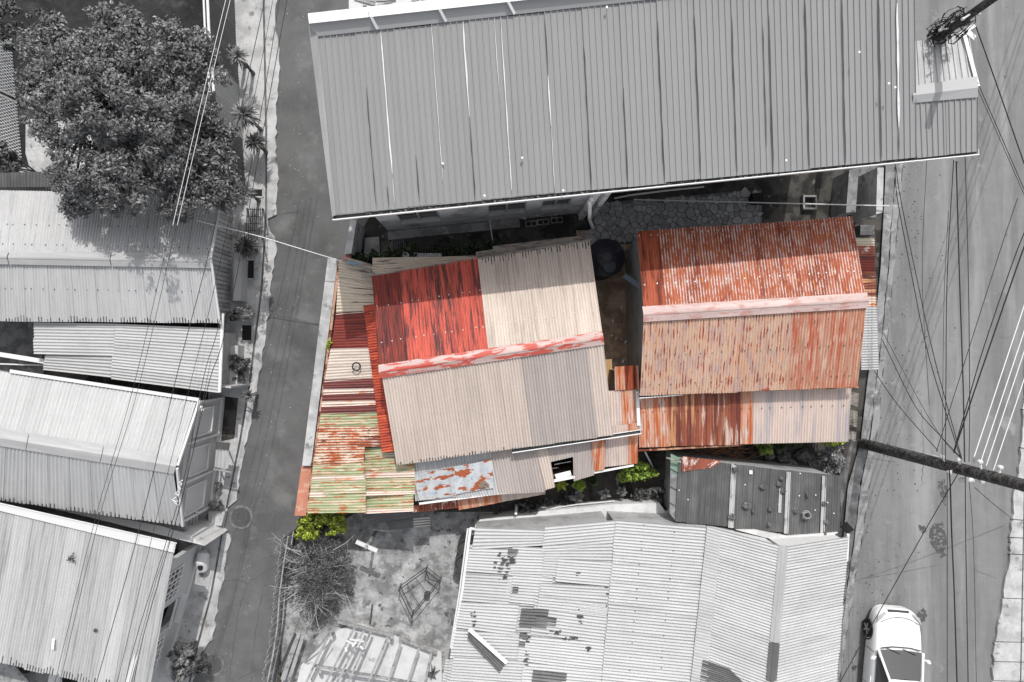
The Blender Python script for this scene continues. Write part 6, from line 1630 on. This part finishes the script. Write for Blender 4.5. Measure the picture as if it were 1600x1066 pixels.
mb = MB()
for i in range(9): p = P(random.uniform(535, 565), random.uniform(995, 1012), .9); mb.beam(p, p + Vector((random.gauss(0, .16), random.gauss(0, .12), .05)), .07, .02)
mb.build('offcuts', M['trim'], tf)
mb = MB(); mb.beam(P(476, 1035, .2), P(520, 985, .9), .04, .04); mb.beam(P(486, 1062, .2), P(516, 1000, .9), .03, .03); mb.build('loose_stick', M['wood_g'], None, label='long stick propped against the west joist of the timber frame', cat='stick')
t = thing('dark_plant', 'dark strappy weed beside the bottom corner of the white roof', 'plant', P(676, 1052, 0)); blades('frond', P(676, 1052, .25), 26, .28, .05, M['leaf_grey2'], t, up=(.0, 1.2))
mb = MB()
for i in range(260):
    p = P(random.uniform(520, 715), random.uniform(850, 1000), .0); s = random.uniform(.01, .03); mb.box(p, s, s * 1.4, s * .7, random.random() * 3)
mb.build('yard_pebbles', M['conc_mid'], None, label='scattered pebbles and rubbish over the bare yard', cat='pebbles', kind='stuff')

# ================================================================== CAR
cr = thing('white_car', 'white saloon car driving up the road at the bottom right', 'car', (0, 0, 0))
cc = P(1402, 952, .6); hd = math.radians(-5.0)
fwd = Vector((-math.sin(hd), math.cos(hd), 0)); rgt = Vector((math.cos(hd), math.sin(hd), 0))
front = Vector((cc.x, cc.y, 0)); mid = front - fwd * 2.15
cr.location = mid; ORIGIN[cr.name] = mid.copy()
def cp(x, y, z): return mid + rgt * x + fwd * y + Vector((0, 0, z))
def loft(secs, close=False):
    V = []; Fc = []; k = len(secs[0])
    for s in secs: V += s
    for i in range(len(secs) - 1):
        for j in range(k - 1): Fc.append((i * k + j, (i + 1) * k + j, (i + 1) * k + j + 1, i * k + j + 1))
    return V, Fc
st = [(2.14, .40, .52, .56), (2.10, .56, .60, .66), (2.00, .68, .66, .76), (1.80, .76, .74, .85), (1.45, .81, .82, .92), (1.05, .83, .87, .97), (.80, .84, .90, 1.00), (.2, .85, .92, 1.0), (-.6, .85, .93, 1.0), (-1.3, .84, .95, 1.02), (-1.75, .80, .95, 1.05), (-2.02, .70, .90, 1.0), (-2.12, .55, .72, .80)]
secs = []
for y, w, ze, zc in st:
    half = [(w * .93, .20), (w * 1.0, .42), (w * 1.0, .62 if ze > .7 else ze * .8), (w * .97, ze - .06), (w * .90, ze), (w * .60, zc - .03), (w * .3, zc - .005), (0, zc)]
    pts_ = [(x, z) for x, z in half] + [(-x, z) for x, z in half[-2::-1]]
    secs.append([cp(x, y, z) for x, z in pts_])
V, Fc = loft(secs)
k = len(secs[0]); Fc += [tuple(range(k)), tuple((len(secs) - 1) * k + j for j in range(k))[::-1]]
body = obj('body', V, Fc, M['car'], cr, smooth=True)
rf = []
for y, w, z in ((.06, .52, 1.36), (-.02, .56, 1.40), (-.35, .58, 1.45), (-.8, .57, 1.45), (-1.05, .54, 1.41), (-1.12, .52, 1.38)):
    rf.append([cp(x * w, y, z - .045 * x * x) for x in (-1, -.8, -.4, 0, .4, .8, 1)])
V, Fc = loft(rf); obj('car_roof', V, [f[::-1] for f in Fc], M['car'], cr, smooth=True)
ws = []
for t_ in (0, .33, .66, 1):
    w = .72 + (.52 - .72) * t_; y = .86 + (.04 - .86) * t_; z = .985 + (1.345 - .985) * t_
    ws.append([cp(x * w, y + .05 * (1 - x * x), z - .03 * x * x + .02) for x in (-1, -.5, 0, .5, 1)])
V, Fc = loft(ws); obj('windscreen', V, [f for f in Fc], M['car_glass'], cr, smooth=True)
ws = []
for t_ in (0, .5, 1):
    w = .70 + (.52 - .70) * t_; y = -1.62 + .52 * t_; z = 1.03 + .33 * t_; ws.append([cp(x * w, y, z - .03 * x * x) for x in (-1, 0, 1)])
V, Fc = loft(ws); obj('rear_window', V, Fc, M['glass'], cr, smooth=True)
for s in (-1, 1):
    obj('side_window', [cp(s * .80, .78, .95), cp(s * .80, -1.5, 1.0), cp(s * .55, -1.08, 1.36), cp(s * .555, -.02, 1.36)], [(0, 1, 2, 3)], M['glass'], cr)
    mb = MB(); mb.beam(cp(s * .77, .86, .98), cp(s * .55, .02, 1.385), .07, .05); mb.beam(cp(s * .555, .02, 1.375), cp(s * .545, -1.08, 1.385), .06, .05); mb.beam(cp(s * .80, -.45, .97), cp(s * .565, -.5, 1.38), .07, .03); mb.beam(cp(s * .74, -1.62, 1.02), cp(s * .54, -1.08, 1.375), .12, .05)
    mb.build('pillar', M['car'], cr)
    mb = MB(); mb.tube([cp(s * .84, .62, .98), cp(s * .93, .60, 1.0)], .03, 6); mb.tube([cp(s * .90, .60, 1.0), cp(s * .96, .58, 1.01), cp(s * 1.02, .54, 1.0)], [.06, .075, .05], 8); mb.build('wing_mirror', M['car'], cr)
    for y in (1.32, -1.35):
        mb = MB(); c = cp(s * .775, y, .31); ax = rgt * s
        n = 20; V = []; Fc = []
        for j, (r_, o) in enumerate(((.0, .06), (.19, .06), (.21, .075), (.30, .07), (.315, .03), (.315, -.12))):
            for q in range(n):
                a = 2 * math.pi * q / n; V.append(c + ax * o + fwd * (r_ * math.cos(a)) + Vector((0, 0, r_ * math.sin(a))))
        for j in range(5):
            for q in range(n): Fc.append((j * n + q, j * n + (q + 1) % n, (j + 1) * n + (q + 1) % n, (j + 1) * n + q))
        ty = obj('tyre', V, Fc, M['tyre'], cr)
        mb = MB()
        for q in range(5):
            a = 2 * math.pi * q / 5 + .3; d_ = fwd * math.cos(a) + Vector((0, 0, math.sin(a))); mb.beam(c + ax * .07, c + ax * .075 + d_ * .19, .06, .03, up=ax)
        mb.build('rim', M['rim'], ty)
    # wheel arch, headlamp, door line
    mb = MB(); pts_ = [cp(s * .845, 1.32 + .36 * math.cos(a), .31 + .36 * math.sin(a)) for a in [math.pi * q / 10 for q in range(11)]]; mb.tube(pts_, .02, 5); mb.build('wheel_arch', M['tyre'], cr)
    obj('headlamp', [cp(s * .50, 2.07, .70), cp(s * .72, 1.93, .735), cp(s * .775, 1.72, .80), cp(s * .60, 1.90, .80), cp(s * .46, 2.02, .76)], [(0, 1, 2, 3, 4)], wmat('lamp_glass', (.35,) * 3, [], rough=.12, coord='obj', mottle=0), cr)
    mb = MB(); mb.beam(cp(s * .852, -.45, .35), cp(s * .845, -.45, .9), .012, .01); mb.beam(cp(s * .852, .72, .35), cp(s * .845, .72, .88), .012, .01); mb.build('door_gap', M['dark'], cr)
    mb = MB(); mb.beam(cp(s * .87, -.32, .80), cp(s * .87, -.12, .80), .03, .03); mb.build('door_handle', M['car'], cr)
mb = MB(); mb.beam(cp(-.36, 2.1, .665), cp(.36, 2.1, .665), .07, .05); mb.build('grille', M['dark_grey'], cr)
mb = MB(); pts_ = [cp(x, 1.96 - .5 * x * x, .835 - .04 * abs(x)) for x in (-.66, -.4, -.15, .15, .4, .66)]; mb.tube(pts_, .010, 5)
mb.tube([cp(-.68, .93, .985), cp(-.3, 1.0, 1.0), cp(.3, 1.0, 1.0), cp(.68, .93, .985)], .02, 5); mb.build('bonnet_gap', M['dark_grey'], cr)
mb = MB(); [mb.beam(cp(x, .95, 1.01), cp(x + .42, .80, 1.06), .02, .015) for x in (-.5, .05)]; mb.build('wiper', M['dark'], cr)
mb = MB(); mb.box(cp(0, .25, .9), 1.1, .35, .12, hd); mb.box(cp(-.35, -.4, .6), .5, .25, .6, hd); mb.box(cp(.35, -.4, .6), .5, .25, .6, hd); mb.build('cabin', M['dark_grey'], cr)

# ================================================================== POLES AND WIRES
def pole(nm, lb, base, h, r0=.185, r1=.145):
    t = thing(nm, lb, 'utility pole', base)
    b = Vector(base); mb = MB()
    mb.tube([b + Vector((0, 0, z)) for z in (0, h * .25, h * .5, h * .75, h)], [r0, r0 - (r0 - r1) * .25, (r0 + r1) / 2, r1 + (r0 - r1) * .25, r1], 14)
    mb.build('shaft', M['pole'], t)
    return t, b
p1, b1 = pole('utility_pole', 'dark timber utility pole at the roadside by the lower rust roof corner', P(1347, 693, 0), 9.6)
mb = MB()
for z, a, L in ((4.6, 2.2, .32), (5.2, 2.0, .30), (5.7, -.9, .30), (5.0, 3.6, .28), (6.0, 1.8, .35), (6.6, 1.5, .3)):
    mb.tube([b1 + Vector((0, 0, z)), b1 + Vector((L * math.cos(a), L * math.sin(a), z + .02))], .03, 6); mb.lathe(b1 + Vector((L * math.cos(a), L * math.sin(a), z - .03)), [(0, 0), (.06, .01), (.06, .06), (.04, .08), (.06, .10), (0, .13)], 8)
mb.build('bracket', M['trim'], p1)
for z in (2.9, 4.3, 4.9, 5.4, 5.9, 6.4, 7.4): mb = MB(); mb.lathe(b1 + Vector((0, 0, z)), [(.19 - z * .004, 0), (.19 - z * .004, .05), (.17 - z * .004, .05)], 14); mb.build('band', M['iron'], p1)
mb = MB(); mb.tube([b1 + Vector((.05, -.165, .2)), b1 + Vector((.05, -.15, 4.0)), b1 + Vector((.05, -.14, 7.0))], .022, 6); mb.build('conduit', M['dark_grey'], p1)
mb = MB(); mb.beam(b1 + Vector((.02, .18, 3.6)), b1 + Vector((.02, .165, 4.3)), .05, .03); mb.build('number_plate', M['white'], p1)
for k in range(5): 
    mb = MB(); mb.beam(b1 + Vector((-.1 + .05 * k, -.13, 4.9 + .35 * k)), b1 + Vector((-.02 + .05 * k, -.15, 5.0 + .35 * k)), .05, .03); mb.build('clamp', M['white'], p1)
c = b1 + Vector((.12, -.3, 5.2)); mb = MB(); mb.tube([c + Vector((-.18, 0, 0)), c + Vector((.18, 0, .03))], .07, 8); mb.build('splice_box', M['trim'], p1)
p2, b2 = pole('utility_pole', 'dark timber utility pole with a tangle of cables at the top right corner', (11.85, 8.35, 0), 9.2, .125, .095)
mb = MB()
for i in range(46):
    z = random.uniform(5.9, 7.2); a = random.uniform(0, 6.28); r = random.uniform(.15, .5); q = b2 + Vector((0, 0, z))
    pts_ = [q + Vector((.12 * math.cos(a), .12 * math.sin(a), 0))] + [q + Vector((r * math.cos(a + j * .5) * random.uniform(.6, 1), r * math.sin(a + j * .5) * random.uniform(.6, 1), random.uniform(-.2, .3))) for j in range(1, 5)]
    mb.tube(pts_, random.choice([.008, .012, .018]), 4)
mb.build('cable_tangle', M['wire'], p2, kind='stuff')
mb = MB()
for z, a in ((6.6, 3.4), (7.1, .3), (7.4, 3.7)):
    mb.tube([b2 + Vector((0, 0, z)), b2 + Vector((.34 * math.cos(a), .34 * math.sin(a), z + .03))], .025, 6); mb.lathe(b2 + Vector((.34 * math.cos(a), .34 * math.sin(a), z)), [(0, 0), (.04, .01), (.035, .07), (0, .09)], 8)
mb.build('bracket', M['trim'], p2)

WG = 'overhead cables'
def wire(lb, pts, r=.012, mat='wire', group=None, sag=.0, nm='cable'):
    """pts: (pixel x, pixel y, height) along the cable"""
    p = [P(*q) for q in pts]
    if len(p) == 2: p = [p[0], lerp(p[0], p[1], .5) + Vector((0, 0, -sag)), p[1]]
    out = []
    q = [p[0] * 2 - p[1]] + p + [p[-1] * 2 - p[-2]]
    for i in range(1, len(q) - 2):
        for k in range(6):
            t = k / 6
            a, b, c, d = q[i - 1], q[i], q[i + 1], q[i + 2]
            out.append(.5 * ((2 * b) + (c - a) * t + (2 * a - 5 * b + 4 * c - d) * t * t + (3 * b - a - 3 * c + d) * t ** 3))
    out.append(p[-1])
    mb = MB(); mb.tube(out, r, 5)
    return mb.build(nm, M[mat], None, label=lb, cat='cable', group=group)
ZW = 5.6
# over the left houses
lg = 'cables over the left houses'
wire('left of the pair of pale wires that run down across the big tree', [(355, -20, ZW), (268, 352, ZW - .2), (208, 607, ZW), (150, 806, ZW), (80, 1090, ZW)], .007, 'wire', lg)
for k, (lb, pts, r, m) in enumerate((
    ('right of the pair of wires that run down across the big tree', [(362, -20, ZW), (276, 352, ZW - .2), (216, 607, ZW), (156, 806, ZW), (88, 1090, ZW)], .007, 'wire'),
    ('thick cable from the white-flecked shrub to the middle of the single slope roof', [(418, -20, ZW), (372, 190, ZW), (325, 400, ZW - .2), (278, 580, ZW), (218, 825, ZW), (150, 1070, ZW)], .010, 'wire'),
    ('thin cable crossing the ridge cap end of the panelled house', [(430, -20, ZW), (398, 150, ZW), (336, 445, ZW), (305, 570, ZW), (247, 800, ZW), (180, 1080, ZW)], .007, 'wire'),
    ('cable nearest the corner pipe of the low shed', [(440, -20, ZW), (405, 190, ZW), (346, 490, ZW - .2), (318, 590, ZW), (282, 770, ZW), (215, 990, ZW), (190, 1090, ZW)], .009, 'wire'),
    ('doubled cable along the east edge of the single slope roof', [(452, -20, ZW), (360, 480, ZW), (326, 600, ZW), (284, 780, ZW), (225, 990, ZW), (205, 1090, ZW)], .010, 'wire'),
    ('faint cable over the single slope roof beside the doubled cable', [(330, 560, ZW), (286, 775, ZW), (240, 920, ZW), (196, 1090, ZW)], .006, 'wire'))):
    wire(lb, pts, r, m, lg)
for k in range(2):  # pale copies of the dark pair; their glint is put into the colour
    wire(('bright thin wire', 'second bright thin wire')[k] + ' with its glint painted on, over the crown of the big tree', [(357.5 + 7 * k, -20, ZW + .05), (312 + 7 * k, 170, ZW - .05), (270 + 7 * k, 352, ZW - .12)], .008, 'wire_w', 'bright wires over the tree')
wire('pale service wire crossing the lane from the ridged house to the verandah corner', [(308, 345, 3.2), (400, 368, 3.0), (470, 389, 2.8), (533, 408, 2.5)], .013, 'wire_w')
mb = MB()
for x, y in ((283, 758), (277, 775), (272, 785), (281, 765), (276, 790)):
    p = P(x, y, 4.6); mb.tube([p, p + Vector((.07, .03, .06)), p + Vector((-.04, .08, .03)), p + Vector((.05, .14, .0))], .014, 5)
mb.build('cable_ties', M['white'], None, label='white twisted cable ends hanging by the east gable of the panelled house', cat='cable ends')
# over the road
rg = 'cables over the road'
RW = [('cable dropping from the porch corner to the right edge of the photo', [(1525, 42, 6.2), (1560, 140, 6.1), (1612, 290, 6.2)], .016), ('thin cable beside the one from the porch corner', [(1527, 128, 6.4), (1565, 215, 6.2), (1615, 330, 6.2)], .010),
      ('second thin cable from the porch ridge end towards the right edge', [(1528, 140, 6.4), (1572, 240, 6.2), (1620, 350, 6.2)], .008),
      ('thick cable hanging straight down from the gutter end to the roadside pole', [(1494, 252, 5.6), (1499, 430, 5.4), (1505, 610, 5.3), (1507, 722, 5.4)], .018), ('thin cable parallel to the thick one from the gutter end', [(1508, 246, 5.6), (1513, 433, 5.5), (1515, 620, 5.4), (1514, 722, 5.5)], .011),
      ('long thin cable left of the thick one from the gutter end', [(1448, 250, 5.6), (1441, 430, 5.4), (1452, 633, 5.2)], .007),
      ('thin cable in the middle of the road beside the long thin one', [(1490, 250, 5.6), (1480, 430, 5.4), (1478, 590, 5.3), (1477, 722, 5.3)], .012), ('faint cable west of the middle of the road', [(1482, 330, 5.5), (1475, 470, 5.4), (1472, 722, 5.3)], .007),
      ('first of two service cables from the alley mouth to the roadside pole', [(1398, 262, 3.2), (1402, 310, 3.5), (1425, 433, 4.3), (1452, 560, 4.9), (1501, 716, 5.3)], .013), ('second of two service cables from the alley mouth to the roadside pole', [(1400, 262, 3.2), (1407, 310, 3.5), (1432, 433, 4.3), (1460, 560, 4.9), (1503, 718, 5.3)], .012),
      ('service cable from the roadside lean-to corner to the pole', [(1366, 580, 2.6), (1403, 633, 3.6), (1466, 705, 4.8)], .012), ('cable from the north end of the roadside lean-to to the pole', [(1378, 530, 3.0), (1429, 633, 4.2), (1470, 682, 4.8), (1501, 715, 5.3)], .012), ('thin cable beside the one from the roadside lean-to', [(1380, 520, 3.0), (1440, 633, 4.2), (1476, 690, 4.9), (1501, 716, 5.4)], .008),
      ('thick twin cable slanting from the right edge to the pole, lower strand', [(1625, 325, 6.2), (1595, 400, 6.0), (1545, 545, 5.7), (1515, 633, 5.4), (1490, 708, 5.1)], .020), ('twin cable slanting from the right edge to the pole, upper strand', [(1617, 325, 6.2), (1586, 400, 6.0), (1538, 540, 5.7), (1513, 625, 5.4), (1490, 706, 5.1)], .014),
      ('thin cable slanting from the upper right across the vertical cables', [(1590, 310, 6.0), (1560, 400, 5.9), (1486, 633, 5.3), (1463, 706, 4.7)], .010),
      ('cable dropping from the pole towards the car and the white roofed house', [(1497, 740, 5.3), (1447, 826, 4.4), (1380, 945, 3.6), (1316, 1060, 3.0), (1306, 1085, 2.9)], .013), ('short thick cable bundle hanging south of the pole', [(1483, 733, 5.2), (1485, 770, 5.0), (1487, 835, 5.0), (1491, 930, 5.1), (1496, 1090, 5.2)], .020),
      ('thin cable running to the bottom edge, west of the bundle', [(1480, 733, 5.2), (1480, 850, 5.0), (1480, 1090, 5.0)], .010), ('second thin cable running to the bottom edge, east of the bundle', [(1508, 740, 5.4), (1509, 850, 5.2), (1513, 1090, 5.2)], .013), ('third thin cable running to the bottom edge, farthest east', [(1513, 740, 5.5), (1521, 850, 5.4), (1526, 1090, 5.2)], .007),
      ('stay wire from the pole to the far footway', [(1523, 762, 5.8), (1555, 790, 3.5), (1584, 812, .4)], .010), ('pale thin wire from the dense bush to the road', [(1285, 706, 2.0), (1330, 712, 2.2), (1400, 722, 2.6)], .006)]
for lb, pts, r in RW: wire(lb, pts, r, 'wire', rg)
for k, (a, b) in enumerate((((1522, 714), (1895, -420)), ((1530, 729), (1904, -405)), ((1541, 728), (1925, -440)), ((1552, 735), (1942, -425)))):
    wire(('first', 'second', 'third', 'fourth')[k] + ' from the west of the four bright bare wires slanting to the right edge', [(a[0], a[1], 6.0), ((a[0] + b[0]) / 2 + 1, (a[1] + b[1]) / 2, 6.0), (b[0], b[1], 6.0)], .014, 'wire_w', 'bare bright wires by the pole')
# a pair of heavy cable bundles high over the road between the poles

print('objects', len(sc.objects), 'tris', sum(len(o.data.loop_triangles) if False else sum(len(p.vertices) - 2 for p in o.data.polygons) for o in sc.objects if o.type == 'MESH'))
